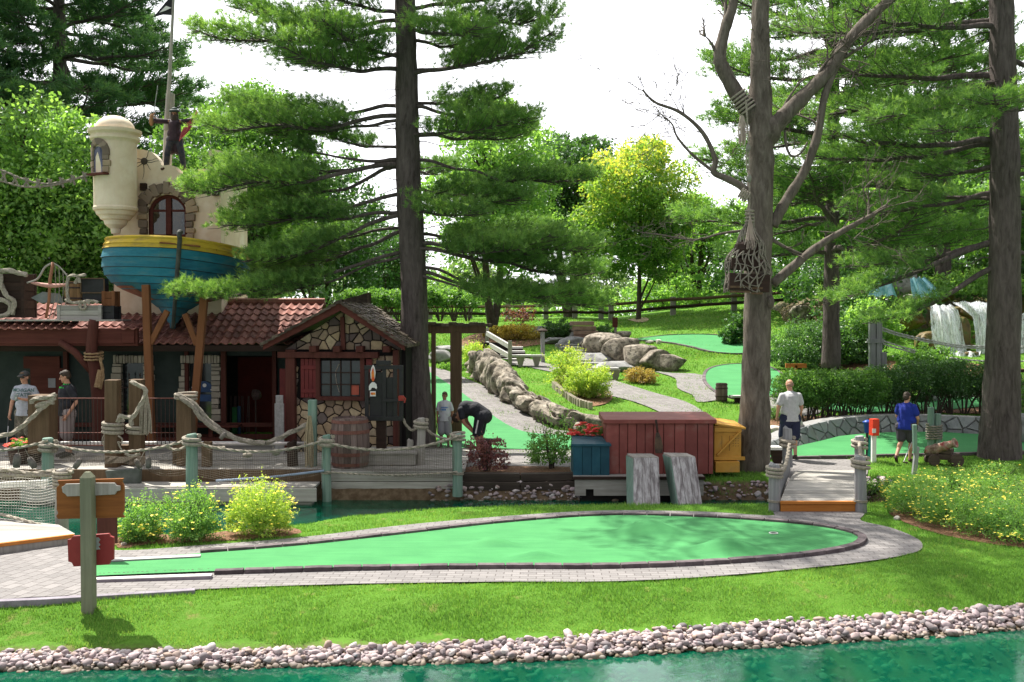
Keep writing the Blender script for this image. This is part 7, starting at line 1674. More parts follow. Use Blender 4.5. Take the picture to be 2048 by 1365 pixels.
def rock(mb, c, r, seed, rough=.35, fl=.0, rz=0, freq=1.1):
    c = Vector(c); off = Vector((seed*7.3, seed*3.1, seed*1.7)); vs = []; RZ_ = Matrix.Rotation(rz, 3, 'Z')
    rq = random.Random(seed); PL = [(Vector((rq.gauss(0, 1), rq.gauss(0, 1), rq.gauss(0, .8))).normalized(), rq.uniform(.55, .85)) for _ in range(11)]
    for v_ in I4:
        k = 1+rough*mnoise.noise(v_*freq+off)+rough*.45*mnoise.noise(v_*freq*2.6+off)+.05*mnoise.noise(v_*7+off); p = v_*k
        for pn, pd in PL:
            e_ = p.dot(pn)-pd
            if e_ > 0: p = p-pn*e_*.88
        if p.z > .62: p.z = .62+(p.z-.62)*.35
        vs.append(c+RZ_@Vector((p.x*r[0], p.y*r[1], p.z*r[2])))
    mb.add(vs, F4, (seed*.37) % 1)
def boulder(lab, px, py, w_, h, seed, m_=None, dep=.8, grp=None, sink=.25, rz=0, name='boulder', rough=.35, Y=None):
    g = G(px, py) if Y is None else W(px, py, Y); k = g.y/2050; rx, rz_ = w_*k/2, h*k/2; mb = MB(); rock(mb, g+Vector((0, rx*dep*.6, rz_*(1-sink))), (rx, rx*dep, rz_*1.15), seed, rz=rz, rough=rough)
    return tag(build(name, mb, m_ or m_rock, loc=g, smooth=True), lab, 'boulder', grp)
gpx = [(930, 742), (950, 764), (985, 793), (1015, 814), (1050, 836), (1085, 850), (1130, 862), (1180, 870), (1240, 882)]
P = resample(crv([G(*p) for p in gpx], 8), 200); mb = MB(); vs = []; PR = [(-.02, -.15), (0, .12), (-.06, .35), (-.04, .6), (.05, .82), (.20, .97), (.42, 1.0), (.65, .92), (.85, .6), (1.0, -.1)]; PR = [(float(np.interp(t, range(10), [p[0] for p in PR])), float(np.interp(t, range(10), [p[1] for p in PR]))) for t in np.linspace(0, 9, 28)]
for i, p in enumerate(P):
    d_ = P[min(i+2, 200)]-P[max(i-2, 0)]; d_.z = 0; d_.normalize(); nr = Vector((-d_.y, d_.x, 0)); s = i*(P[1]-P[0]).length
    hh = (.62+.38*math.sin(math.pi*min(1, i/130))+.20*mnoise.noise(Vector((s*1.5, 3, 0))))*(1 if i < 95 else .82)+.16*abs(mnoise.noise(Vector((s*3.2, 9, 0))))
    for (u, z) in PR:
        q = Vector((s*1.0, u*1.3, z*1.1)); cr0 = abs(mnoise.noise(q*1.1+Vector((0, 0, 5)))); cr1 = abs(mnoise.noise(Vector((s*1.5, z*.6+1, u)))); dsp = -.34*max(0, .22-cr0)/.22-.30*max(0, .14-cr1)/.14+.20*mnoise.noise(q*2.4)+.06*mnoise.noise(q*11)
        vs.append(p+nr*(u*.75-dsp*.55)+Vector((0, 0, z*hh+dsp*.30*(z > .3))))
m_ = len(PR); mb.add(vs, [(i*m_+k, i*m_+k+1, (i+1)*m_+k+1, (i+1)*m_+k) for i in range(200) for k in range(m_-1)]+[tuple(range(m_)), tuple(range(200*m_, 201*m_))[::-1]])
tag(build('rock_wall', mb, m_rock, loc=P[0], smooth=True), 'craggy mottled rock wall running down beside the green lane to the red chest', 'rock wall')
gk = 'boulders bordering the stone steps on the hill'
BL = [(1190, 707, 46, 34), (1215, 716, 60, 50), (1245, 732, 66, 52), (1282, 740, 58, 46), (1310, 742, 52, 40), (1342, 744, 48, 34), (1200, 732, 60, 24), (1170, 690, 44, 24), (1232, 745, 70, 20), (1150, 696, 50, 22), (1120, 690, 44, 14)]
LB = ['boulder at the top right of the stone steps', 'large boulder beside the stone steps on their right', 'large rounded boulder in the middle of the row right of the steps', 'boulder right of the middle of the row above the paver path', 'boulder near the right end of the row above the paver path', 'last boulder at the right end of the row above the paver path', 'flat low rock at the foot of the stone steps', 'small rock above the stone steps beside the clipped shrub', 'flat grey ledge rock below the big boulders', 'rock on the left side of the stone steps', 'flat pale rock leading to the top of the stone steps']
for i, (px, py, w_, h) in enumerate(BL): boulder(LB[i], px, py, w_*1.55, h*1.35, i+21, m_=None if i < 6 else m_rockg, grp=gk, rough=.3)
boulder('boulder on the lawn beside the small hillside sign', 1245, 682, 40, 24, 41); boulder('small pale stone at the edge of the far shaded green, left', 1300, 688, 20, 9, 42, m_=m_rockp); boulder('small pale stone at the edge of the far shaded green, right', 1318, 689, 16, 12, 43, m_=m_rockp)
boulder('grey boulder behind the golden shrub', 1085, 672, 52, 24, 44, m_=m_rockg); boulder('tall brown rock beside the dark clipped shrub', 1165, 682, 60, 34, 45, rough=.2)
boulder('flat stone on the left hillside behind the pergola', 885, 728, 60, 34, 46, m_=m_rockg); boulder('stone ledge behind the pergola under the lawn', 900, 708, 90, 20, 47, m_=m_rockg)
boulder('pale angular boulder beside the legs of the man in grey', 1592, 885, 62, 64, 48, m_=m_rockp, rough=.25); boulder('pale flat boulder left of the man in grey', 1556, 880, 56, 34, 49, m_=m_rockp, rough=.25)
boulder('small white stone at the tip of the mulch beside the sign post', 246, 1093, 12, 10, 50, m_=m_rockp); boulder('small stone at the front tip of the right flower bed', 1796, 1042, 16, 12, 51, m_=m_rockp); boulder('boulder behind the right pine trunk at the frame edge', 2050, 888, 60, 70, 52, m_=m_rockg)
# stacked stone block by the shrub
bw = thing('stone_planter', 'stack of flat reddish stones beside the dark clipped shrub', 'planter', G(1168, 690)); mb = MB(); g = ORG[bw.name]; 
for i in range(5): mb.box(g+Vector((.1*math.sin(i), .2, .10+.19*i)), (1.1-.05*i, .7, .17), rz=.1*math.sin(i*2), t=random.random())
build('stones', mb, mat('reddish_flat_stone', (.20, .12, .09), (.32, .22, .17), .85, 4, .4), bw, bevel=.03)
# curved flagstone wall behind the right green
fw = thing('flagstone_wall', 'curved low grey flagstone wall between the mulch and the right green', 'wall', G(1700, 885)); rng = random.Random(3)
pts = [G(*p) for p in [(1505, 912), (1560, 906), (1620, 890), (1680, 876), (1740, 868), (1820, 866), (1900, 868), (1990, 872), (2080, 874)]]; P = crv(pts, 6); L = [0]
for i in range(len(P)-1): L.append(L[-1]+(P[i+1]-P[i]).length)
T = L[-1]; at = lambda s: Vector([float(np.interp(s, L, [p[k] for p in P])) for k in range(3)])
hgt_w = lambda s: .24+.22*float(sst(0, T*.35, s)); mb = MB(); S_ = []
for i in range(int(T/.42)):
    for j in range(3): S_.append((i*.42+rng.uniform(0, .35)+(.2 if j % 2 else 0), .06+.17*j+rng.uniform(-.04, .04)))
fr_w = lambda x, y, z: (lambda p, d: p+Vector((0, 0, z*hgt_w(max(0, min(T, x)))/.48-.03))+Vector((d.y, -d.x, 0))*(-y*1.0+.02*math.sin(x*3))+Vector((-d.y, d.x, 0))*(z*.55))(at(max(0, min(T, x))), (at(min(T, x+.1))-at(max(0, x-.1))).normalized())
for c in voronoi([(0, 0), (T, 0), (T, .48), (0, .48)], S_, .010):
    cx = sum(p[0] for p in c)/len(c); cz = sum(p[1] for p in c)/len(c); n_ = len(c); inn = [(cx+(p[0]-cx)*.9, cz+(p[1]-cz)*.9) for p in c]
    mb.add([fr_w(p[0], .0, p[1]) for p in c]+[fr_w(p[0], -.05, p[1]) for p in inn], [(i, (i+1) % n_, (i+1) % n_+n_, i+n_) for i in range(n_)]+[tuple(range(n_, 2*n_))], rng.random())
build('flagstones', mb, mat('grey_flagstones', (.12, .125, .13), (.22, .23, .235), .85, 3, .4, 14, c3=(.22, .22, .21), tint=.25, detail=8), fw)
mb = MB(); vs = []
for i in range(41):
    s = T*i/40; vs += [fr_w(s, .02, -.05), fr_w(s, .02, .47), fr_w(s, .35, .47)]
mb.add(vs, [(3*i+k, 3*i+3+k, 3*i+4+k, 3*i+1+k) for i in range(40) for k in (0, 1)]); build('backing', mb, m_rockg, fw)
# stone edging strip of the mulch bed on the hill
mb = MB(); P = crv([G(1108, 776), G(1125, 790), G(1150, 808), G(1180, 818)], 8)
for i, p in enumerate(resample(P, 26)): mb.box(p+Vector((0, -.05, .08)), (.13, .10, .22), rz=random.uniform(-.3, .3), t=random.random())
tag(build('edging_stones', mb, m_pale, loc=P[0], bevel=.01), 'row of small upright edging stones below the yellow green shrubs', 'edging')
# stone steps
r = thing('stone_steps', 'flight of pale stone steps climbing between boulders on the hill', 'steps', G(1190, 735))
for i in range(7):
    a = G(1200-9*i, 738-6.5*i); mb = MB(); mb.box(a+Vector((0, .3, .10)), (1.35, .75, .22), rz=-.1, t=random.random()); build('step', mb, m_rockg, r, bevel=.02)
# wooden steps with rails
r = thing('wooden_steps', 'grey timber steps with a sloping double handrail on the left of the hill', 'steps', G(1040, 735)); m_pw = woodmat('sun_bleached_rail', (.42, .41, .40), (.58, .57, .56), 1)
for i, (x0, x1, py) in enumerate(((1000, 1052, 728), (1000, 1048, 720), (1000, 1062, 712), (996, 1050, 704), (985, 1046, 696))):
    Yv = 36.5+i*.55; a, b = W(x0, py, Yv), W(x1, py, Yv); mb = MB(); mb.box((a+b)/2+Vector((0, .25, -.0)), ((b-a).length, .55, .07)); build('tread', mb, m_pw, r); mb = MB(); mb.box((a+b)/2+Vector((0, .03, -.13)), ((b-a).length, .05, .2)); build('riser', mb, m_darkwood, r)
for (a, b) in (((974, 667), (1022, 695)), ((974, 687), (1020, 713))): mb = MB(); mb.beam(W(*a, 38.5), W(*b, 36.2), .09, .16); build('handrail', mb, m_pw, r)
for (px, y0, y1, Yv) in ((974, 656, 700, 38.6), (1020, 682, 730, 36.1)): mb = MB(); mb.beam(W(px, y0, Yv), W(px, y1, Yv), .14, .14, up=(0, 1, 0)); build('newel', mb, m_grey, r)
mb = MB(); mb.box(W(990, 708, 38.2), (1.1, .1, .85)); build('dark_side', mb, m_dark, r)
for (px, py, lab) in ((1057, 712, 'grey plank bench on two legs beside the timber steps'), (1215, 738, 'small plank bench beside the bush cluster')):
    Yv = G(px, py+22).y; tb = thing('bench', lab, 'bench', G(px, py+22)); w_ = 66 if px < 1100 else 44; mb = MB(); mb.box(W(px, py, Yv), (w_*Yv/2050, .4, .07)); build('seat', mb, m_pw, tb)
    for dx in (-16, 16): mb = MB(); u = Yv/2050; c = W(px+dx, py, Yv); mb.prism([(c.x-.16, c.z-.03), (c.x+.16, c.z-.03), (c.x+.05, c.z-.42), (c.x-.05, c.z-.42)], Yv-.06, Yv+.06); build('leg', mb, m_grey, tb)
r = thing('lamp_post', 'slim grey post with a small flat cap above the hillside bench', 'post', G(1084, 726)); Yv = ORG[r.name].y; mb = MB(); mb.tube([W(1086, 726, Yv), W(1085, 664, Yv)], .075, 8); build('post', mb, m_gp, r); mb = MB(); mb.lathe([(.14, 0), (.20, .05), (.1, .10), (.05, .13)], W(1085, 664, Yv), 12); build('cap', mb, m_darkwood, r)
r = thing('hill_sign', 'small dark red sign on a thin post on the hillside lawn', 'sign', G(1231, 680)); Yv = ORG[r.name].y; mb = MB(); mb.tube([W(1231, 682, Yv), W(1231, 636, Yv)], .06, 7); build('post', mb, m_grey, r); mb = MB(); mb.box(W(1230, 645, Yv-.1), (.22, .06, .42)); build('panel', mb, m_redwood, r)
# small keg on the hill and bench next to it
barrel('barrel', 'small grey keg standing beside the round hillside green', G(1443, 803), .52, .155, m_barw, m_iron, staves=14)
tb = thing('bench', 'dark bench at the edge of the round hillside green behind the bare tree', 'bench', G(1478, 806)); Yv = ORG[tb.name].y; mb = MB(); mb.box(W(1478, 793, Yv), (.5, .3, .05)); build('seat', mb, m_pw, tb); mb = MB(); mb.box(W(1478, 800, Yv), (.25, .1, .2)); build('leg', mb, m_darkwood, tb)
# rail fence on the crest: one fence, each post its own part
rf = thing('rail_fence', 'split rail fence running along the crest of the hill', 'fence', (0, 52.5, 3))
fp_ = [(700, 612, 636, 53), (780, 612, 637, 53), (860, 611, 637, 53), (940, 611, 637, 53), (1016, 610, 638, 53), (1092, 608, 637, 53), (1150, 604, 637, 53), (1202, 604, 637, 53), (1222, 606, 637, 52.5), (1346, 596, 626, 51), (1468, 589, 617, 49), (1585, 580, 610, 47), (1640, 572, 604, 46)]
for (px, y0, y1, Yv) in fp_: mb = MB(); mb.beam(W(px, y1+6, Yv), W(px, y0-2, Yv), .26, .2, up=(0, 1, 0)); build('post', mb, m_grey, rf)
for (a, b) in zip(fp_[:-1], fp_[1:]):
    for k in (.12, .62): mb = MB(); A, B2 = W(a[0], a[1]+(a[2]-a[1])*k, a[3]-.1), W(b[0], b[1]+(b[2]-b[1])*k, b[3]-.1); mb.tube([A, A.lerp(B2, .5)+Vector((0, 0, random.uniform(-.05, .03))), B2], .085, 6); build('rail', mb, m_darkwood if k > .5 else m_brownpost, rf)
# waterfall
wf = thing('waterfall', 'white waterfall pouring over mossy brown rock ledges', 'waterfall', (15.5, 36, 1))
n = NT('falling_water'); v = n.coord((11, 11, .8)); f = n.noise(v, 2.0, 7, .75, .4); al = n.ramp(f, [(.40, (.0, .0, .0)), (.54, (1, 1, 1))])
col = n.ramp(n.noise(n.coord((9, 9, 1.2)), 3, 4), [(.3, (.66, .76, .84)), (.55, (.92, .94, .95))]); m_fall = n.done(n.bsdf(col, .45, n.bump(f, .8, .05), 0, .5, al))
m_foam = mat('white_foam', (.80, .84, .86), (.62, .72, .78), .5, 6, .5, 20)
def fall(lab, pts, Y0, nm='cascade', m_=None, curve=.5):
    # pts: rows of (left px, right px, py); each row steps outward
    mb = MB(); N_ = 14; vs = []
    for j, (a, b, py) in enumerate(pts):
        for i in range(N_+1): p = W(a+(b-a)*i/N_, py+2*math.sin(i*1.3+j), Y0-curve*math.sqrt(j+.2)*.55+.10*math.sin(i*1.1)); vs.append(p)
    mb.add(vs, [(j*(N_+1)+i, j*(N_+1)+i+1, (j+1)*(N_+1)+i+1, (j+1)*(N_+1)+i) for j in range(len(pts)-1) for i in range(N_)]); o = build(nm, mb, m_ or m_fall, wf, smooth=True); o['label'] = lab
fall('left cascade', [(1862, 1902, 610), (1860, 1916, 620), (1862, 1924, 650), (1864, 1928, 680), (1872, 1934, 700), (1885, 1940, 728)], 36.3); fall('left cascade', [(1868, 1898, 614), (1868, 1912, 624), (1872, 1918, 652), (1876, 1922, 682), (1882, 1928, 702), (1892, 1932, 728)], 36.0)
fall('broad right cascade', [(1905, 1990, 604), (1925, 1992, 614), (1945, 1996, 630), (1950, 2000, 660), (1952, 2004, 700), (1955, 2010, 730)], 36.6); fall('broad right cascade', [(1905, 1990, 606), (1925, 1992, 616), (1945, 1996, 632), (1950, 2000, 662), (1952, 2004, 702), (1955, 2010, 730)], 36.4)
fall('far right cascade', [(2018, 2070, 628), (2016, 2080, 650), (2016, 2080, 690), (2020, 2090, 740)], 36.2)
fall('lower cascade', [(1905, 1962, 704), (1908, 1958, 716), (1912, 1952, 735)], 35.0, curve=.3)
m_cy = mat('blue_tinted_water', (.10, .38, .50), (.45, .68, .76), .35, 6, .6, 20, stretch=(4, 4, 1)); fall('upper blue cascade', [(1748, 1778, 552), (1742, 1786, 572), (1736, 1794, 592)], 37.4, m_=m_cy, curve=.3); fall('upper blue cascade', [(1820, 1850, 556), (1822, 1874, 576), (1826, 1882, 594)], 37.4, m_=m_cy, curve=.3)
mb = MB()
for i in range(150): c = W(1890+i*1.15, 736+3*math.sin(i), 35.0+.3*math.sin(i*2)); mb.ell(c, (.10, .10, .05+.05*random.random()), 6, jit=.25)
build('foam', mb, m_foam, wf, smooth=True)
gk = 'mossy boulders of the waterfall'
for i, (px, py, w_, h, Y, lab, mm) in enumerate([(1920, 668, 46, 90, 36.3, 'mossy brown rock column between the two cascades', m_moss), (1850, 690, 56, 70, 36.6, 'dark mossy rock left of the waterfall', m_moss), (1900, 640, 70, 34, 37.0, 'mossy ledge over which the left cascade falls', m_moss), (1935, 712, 40, 22, 35.2, 'wet boulder at the foot of the right cascade', m_moss), (1960, 628, 110, 40, 37.6, 'wide rock ledge behind the broad cascade', m_moss), (1820, 640, 60, 40, 38, 'brown rock above and left of the waterfall', m_moss), (1805, 560, 60, 60, 40, 'grey rock pillar between the upper blue cascades', m_rockg), (1842, 595, 30, 12, 38.6, 'small pale rock on the upper waterfall ledge', m_rockp), (1820, 594, 24, 12, 38.6, 'small tan rock left on the upper waterfall ledge', m_rockp), (2010, 660, 40, 80, 36.9, 'dark rock hidden behind the pine trunk by the falls', m_moss), (1900, 720, 200, 90, 38.2, 'broad dark rock mass behind the cascades', m_moss), (2000, 700, 150, 110, 38.4, 'dark rock mass at the right behind the cascades', m_moss), (1780, 600, 100, 40, 40, 'dark rock shelf under the upper cascades', m_moss), (1850, 585, 120, 50, 41.2, 'large shadowed rock at the top of the falls', m_moss), (1600, 625, 50, 36, 44, 'brown rocky bank above the junipers', m_rock)]):
    g = W(px, py, Y); k = Y/2050; mb = MB(); rock(mb, g, (w_*k/2*1.1, w_*k/2*.8, h*k/2*1.1), 60+i, rough=.4); tag(build('boulder', mb, mm, loc=g+Vector((0, 0, -h*k/2)), smooth=True), lab, 'boulder', gk)
mb = MB(); vs = []
for j in range(9):
    for i in range(25): x = 8.5+i*.9; y = 38.6+j*1.3; z = .8+3.3*float(sst(0, 5, j+.8*math.sin(i*.9)))*float(sst(9, 13.5, x))+.3*mnoise.noise(Vector((x, y, 1))); vs.append((x, y, z))
mb.add(vs, [(j*25+i, j*25+i+1, (j+1)*25+i+1, (j+1)*25+i) for j in range(8) for i in range(24)]); o = build('rocky_bank', mb, m_moss, smooth=True); o['kind'] = 'structure'
# grey paired posts with ropes in front of the falls
r = thing('rope_rail_posts', 'pair of tall grey posts carrying the rope rail near the waterfall', 'post', W(1750, 738, 30))
for px, y0 in ((1744, 614), (1757, 640), (1766, 705)): mb = MB(); mb.beam(W(px, 740, 30), W(px, y0, 30), .17, .17, up=(0, 1, 0)); build('post', mb, m_gp, r, bevel=.01)
mb = MB(); mb.box(W(1752, 738, 29.9), (.5, .3, .12)); mb.box(W(1751, 682, 29.95), (.42, .24, .12)); build('cross_block', mb, m_gp, r)
q = lambda px, py, d=0: W(px, py, 30+d)
ropething('rope rail sagging in front of the waterfall from the grey posts', [[q(1762, 655), q(1800, 668), q(1870, 683), q(1930, 692), (q(2060, 694))], [q(1762, 660), q(1800, 672), q(1870, 687), q(1930, 696), q(2060, 698)], [q(1766, 682), q(1790, 690), q(1830, 702)], [q(1766, 688), q(1790, 696), q(1830, 706)], [q(1900, 716), q(1960, 722), q(2060, 723)]], .022, m_pw)
mb = MB()
for py in (742, 768): mb.box(W(2050, py, 29), (.8, .1, .09))
tag(build('rail', mb, m_darkwood, loc=W(2050, 755, 29)), 'dark horizontal rails right of the pine trunk by the falls', 'rail')
mb = MB(); mb.box(W(1592, 732, 28.5), (.58, .06, .12)); mb.box(W(1592, 742, 28.5), (.06, .06, .3)); tag(build('orange_board', mb, m_orangewood, loc=W(1592, 745, 28.5)), 'small orange board showing above the hedge by the bare tree', 'board')
mb = MB(); mb.beam(W(1668, 745, 29.5), W(1668, 685, 29.5), .13, .13, up=(0, 1, 0)); tag(build('post', mb, m_grey, loc=W(1668, 745, 29.5)), 'slim pale post in the shade between the junipers', 'post')
for px, py, lab in ((1800, 812, 'low dark rock on the far green behind the hedge'), (1860, 806, 'dark mound of stones on the far green behind the woman')): boulder(lab, px, py, 60, 26, px % 17, m_=m_rockg)

# ================================================================== PEOPLE
def realize(mb, voxel, smooth_it=4):
    me = bpy.data.meshes.new('tmp'); me.from_pydata([tuple(v_) for v_ in mb.v], [], mb.f); me.update()
    bm = bmesh.new(); bm.from_mesh(me); bmesh.ops.recalc_face_normals(bm, faces=bm.faces); bm.to_mesh(me); bm.free()
    o = bpy.data.objects.new('tmp', me); COL.objects.link(o); m = o.modifiers.new('r', 'REMESH'); m.mode = 'VOXEL'; m.voxel_size = voxel; m.use_smooth_shade = True
    if smooth_it: s = o.modifiers.new('s', 'SMOOTH'); s.iterations = smooth_it; s.factor = .5
    dg = bpy.context.evaluated_depsgraph_get(); ev = o.evaluated_get(dg); nm = bpy.data.meshes.new_from_object(ev); bpy.data.objects.remove(o); bpy.data.meshes.remove(me); return nm
m_skin = mat('skin', (.46, .24, .16), (.52, .28, .19), .55, 6, .1); m_skin2 = mat('tanned_skin', (.36, .17, .10), (.42, .21, .13), .55, 6, .1)
EYEM = mat('eye_dark', (.02, .015, .012), None, .2)
def person(lab, base, H, yaw, pose, parts, skin=None, hair=None, hairstyle='short', hatm=None, group=None):
    """pose: joint positions in units of height, x = the figure's left-right, y = forward, z = up"""
    base = Vector(base); RZ_ = Matrix.Rotation(yaw, 3, 'Z'); r = thing('person', lab, 'person', base, group)
    J = dict(pel=(0, 0, .52), waist=(0, 0, .60), chest=(0, 0, .74), neck=(0, 0, .835), head=(0, .01, .925),
             shL=(-.098, 0, .785), shR=(.098, 0, .785), elL=(-.135, -.01, .635), elR=(.135, -.01, .635), wrL=(-.14, .03, .49), wrR=(.14, .03, .49),
             hiL=(-.052, 0, .50), hiR=(.052, 0, .50), knL=(-.06, .01, .275), knR=(.06, .01, .275), anL=(-.065, -.01, .045), anR=(.065, -.01, .045), toL=(-.08, .10, .018), toR=(.08, .10, .018), look=(0, 1, 0), handL=None, handR=None)
    J.update(pose); P = {k: (Vector(v_)*H if isinstance(v_, tuple) and k != 'look' else v_) for k, v_ in J.items()}
    TW = lambda v_: base+RZ_@v_
    mb = MB(); g = parts.get('girth', 1.0)
    c = lambda a, b, ra, rb: mb.cap(TW(P[a]) if isinstance(a, str) else TW(a), TW(P[b]) if isinstance(b, str) else TW(b), ra*H, rb*H)
    hd = P['head']; lk = Vector(J['look']).normalized(); up = (hd-P['neck']).normalized(); sd = lk.cross(up).normalized(); lk = up.cross(sd)
    HM = RZ_@Matrix((sd, lk, up)).transposed()
    hp = lambda x, y, z: TW(hd)+HM@Vector((x, y, z))*H
    mb.ell(hp(0, -.006, .012), (.043*H, .053*H, .052*H), 16, rot=HM); mb.ell(hp(0, .012, -.026), (.034*H, .040*H, .042*H), 14, rot=HM)
    mb.cap(hp(0, .048, .004), hp(0, .062, -.018), .006*H, .009*H, 8); mb.cap(hp(-.012, .047, -.036), hp(.012, .047, -.036), .006*H, .006*H, 6); mb.ell(hp(0, .042, -.056), (.014*H, .012*H, .012*H), 8)
    for s in (-1, 1): mb.ell(hp(s*.044, -.004, -.008), (.006*H, .012*H, .018*H), 8, rot=HM); mb.cap(hp(s*.010, .046, .012), hp(s*.030, .038, .012), .006*H, .006*H, 6)
    c('neck', hd-up*.03*H, .032, .030)
    c('chest', 'neck', .060, .034)
    c('shL', 'shR', .036, .036); c('waist', 'chest', .070*g, .078*g); c('pel', 'waist', .078*g, .070*g); c('hiL', 'hiR', .062*g, .062*g)
    for s in 'LR':
        c('sh'+s, 'el'+s, .030*g, .023); c('el'+s, 'wr'+s, .023, .015); c('hi'+s, 'kn'+s, .054*g, .034); c('kn'+s, 'an'+s, .033, .020)
        kk = P['kn'+s]; aa = P['an'+s]; m_ = kk.lerp(aa, .3)-Vector((0, .012*H, 0)); mb.ell(TW(m_), (.030*H, .034*H, .060*H), 10)
        c('an'+s, 'to'+s, .020, .014)
        # hand: palm, four fingers, thumb
        wv = P['wr'+s]; fa = (P['hand'+s]-wv).normalized() if P['hand'+s] is not None else (wv-P['el'+s]).normalized()
        nrm = Vector((1, 0, 0)) if abs(fa.x) < .7 else Vector((0, 0, 1)); ac_ = fa.cross(nrm).normalized(); nrm = ac_.cross(fa)
        pm = wv+fa*.030*H; mb.cap(TW(wv), TW(pm), .014*H, .017*H, 8)
        curl = pose.get('curl'+s, .35) if isinstance(pose.get('curl'+s, .35), float) else .35
        cu = nrm*(-1 if s == 'R' else 1)
        for i in range(4):
            b0 = pm+ac_*(i-1.5)*.0105*H+fa*.008*H; l = (.020, .023, .022, .017)[i]*H; k1 = b0+fa*l+cu*l*curl; k2 = k1+(fa*(1-curl)+cu*curl*1.6).normalized()*l*.8
            mb.cap(TW(b0), TW(k1), .0056*H, .0050*H, 6); mb.cap(TW(k1), TW(k2), .0050*H, .0044*H, 6)
        t0 = wv+fa*.014*H+ac_*-.014*H; t1 = t0+(fa*.6-ac_*.8+cu*.3).normalized()*.024*H; t2 = t1+(fa+cu*.4).normalized()*.018*H; mb.cap(TW(t0), TW(t1), .0066*H, .0056*H, 6); mb.cap(TW(t1), TW(t2), .0056*H, .0048*H, 6)
    def emit(name, mb_, vox, m_, par=r):
        me = realize(mb_, vox); me.materials.clear(); me.materials.append(m_); o_ = ORG[r.name]; me.transform(Matrix.Translation(-o_)); me.polygons.foreach_set('use_smooth', [True]*len(me.polygons)); return link(name, me, par)
    body = emit('body', mb, .0042*H, skin or m_skin)
    for s in (-1, 1):
        e_ = MB(); e_.ell(hp(s*.017, .0455, 0), (.006*H, .004*H, .004*H), 8, rot=HM); build('eye', e_, EYEM, body)
    def cloth(name, segs, m_, vox=.0055, cut=None):
        nonlocal mb; mb = MB()
        for (a, b, ra, rb) in segs: c(a, b, ra, rb)
        o = emit(name, mb, vox*H, m_)
        if cut is not None:
            bm = bmesh.new(); bm.from_mesh(o.data); bmesh.ops.bisect_plane(bm, geom=bm.verts[:]+bm.edges[:]+bm.faces[:], plane_co=(0, 0, cut*H), plane_no=(0, 0, -1), clear_outer=True)
            be = [e for e in bm.edges if e.is_boundary]; bmesh.ops.holes_fill(bm, edges=be); bm.to_mesh(o.data); bm.free()
        return o
    out = {'root': r, 'body': body, 'hp': hp, 'TW': TW, 'P': P, 'HM': HM}
    if 'shirt' in parts:
        eL = P['shL'].lerp(P['elL'], parts.get('sleeve', .62)); eR = P['shR'].lerp(P['elR'], parts.get('sleeve', .62)); hem = P['pel']+(P['waist']-P['pel'])*-.35
        out['shirt'] = cloth('shirt', [('chest', P['neck']-(P['neck']-P['chest'])*.22, .068, .044), ('shL', 'shR', .034, .034), (P['neck']-(P['neck']-P['chest'])*.25, P['shL'], .036, .034), (P['neck']-(P['neck']-P['chest'])*.25, P['shR'], .036, .034), ('waist', 'chest', .084*g, .088*g), (hem, 'waist', .090*g, .084*g), ('shL', eL, .036*g, .037*g), ('shR', eR, .036*g, .037*g), (P['waist']+Vector((-.03*H, 0, 0)), P['waist']+Vector((.03*H, 0, 0)), .078*g, .078*g), (hem+Vector((-.035*H, 0, 0)), hem+Vector((.035*H, 0, 0)), .080*g, .080*g), (P['chest']+Vector((-.03*H, 0, .02*H)), P['chest']+Vector((.03*H, 0, .02*H)), .072, .072)], parts['shirt'], cut=parts.get('hem', .475))
    if 'shorts' in parts:
        f_ = parts.get('leglen', 1.0); fl = parts.get('flare', .058); kL = P['hiL'].lerp(P['knL'], f_); kR = P['hiR'].lerp(P['knR'], f_)
        out['shorts'] = cloth('shorts', [('hiL', 'hiR', .074*g, .074*g), ('pel', P['pel']+(P['waist']-P['pel'])*.25, .084*g, .080*g), ('hiL', kL, .066*g, fl), ('hiR', kR, .066*g, fl)]+([(P['knL'], P['knL'].lerp(P['anL'], parts['calf']), fl, fl*.9), (P['knR'], P['knR'].lerp(P['anR'], parts['calf']), fl, fl*.9)] if parts.get('calf') else []), parts['shorts'], cut=parts.get('hemleg'))
    if 'shoes' in parts:
        for s in 'LR': mb = MB(); c('an'+s, 'to'+s, .024, .020); c(P['an'+s]-Vector((0, .02*H, .015*H)), P['to'+s], .020, .020); emit('shoe', mb, .006*H, parts['shoes'])
    if hair is not None:
        mb = MB(); mb.ell(hp(0, -.012, .020), (.048*H, .055*H, .052*H), 16, rot=HM)
        if hairstyle == 'short': mb.ell(hp(0, -.030, -.004), (.046*H, .036*H, .040*H), 14, rot=HM); mb.ell(hp(0, .025, .046), (.034*H, .026*H, .018*H), 10, rot=HM)
        if hairstyle == 'bun': mb.ell(hp(0, -.028, -.012), (.047*H, .04*H, .05*H), 14, rot=HM)
        if hairstyle == 'bald': mb = MB(); mb.ell(hp(0, -.030, -.008), (.045*H, .032*H, .026*H), 14, rot=HM)
        emit('hair', mb, .005*H, hair)
    return out
m_hair = mat('dark_brown_hair', (.03, .018, .012), (.06, .04, .025), .6, 40, .4); m_hairb = mat('brown_hair', (.10, .055, .03), (.16, .09, .05), .6, 40, .4)
m_tee = mat('heather_grey_shirt', (.34, .36, .42), (.42, .44, .50), .9, 30, .25); m_blk = mat('black_shirt', (.012, .013, .018), (.03, .032, .04), .85, 6, .2)
n = NT('camouflage_cloth'); v = n.coord(); m_camo = n.done(n.bsdf(n.ramp(n.noise(v, 14, 3), [(.40, (.06, .055, .04)), (.48, (.15, .13, .10)), (.56, (.08, .09, .06)), (.64, (.24, .21, .17))]), .9))
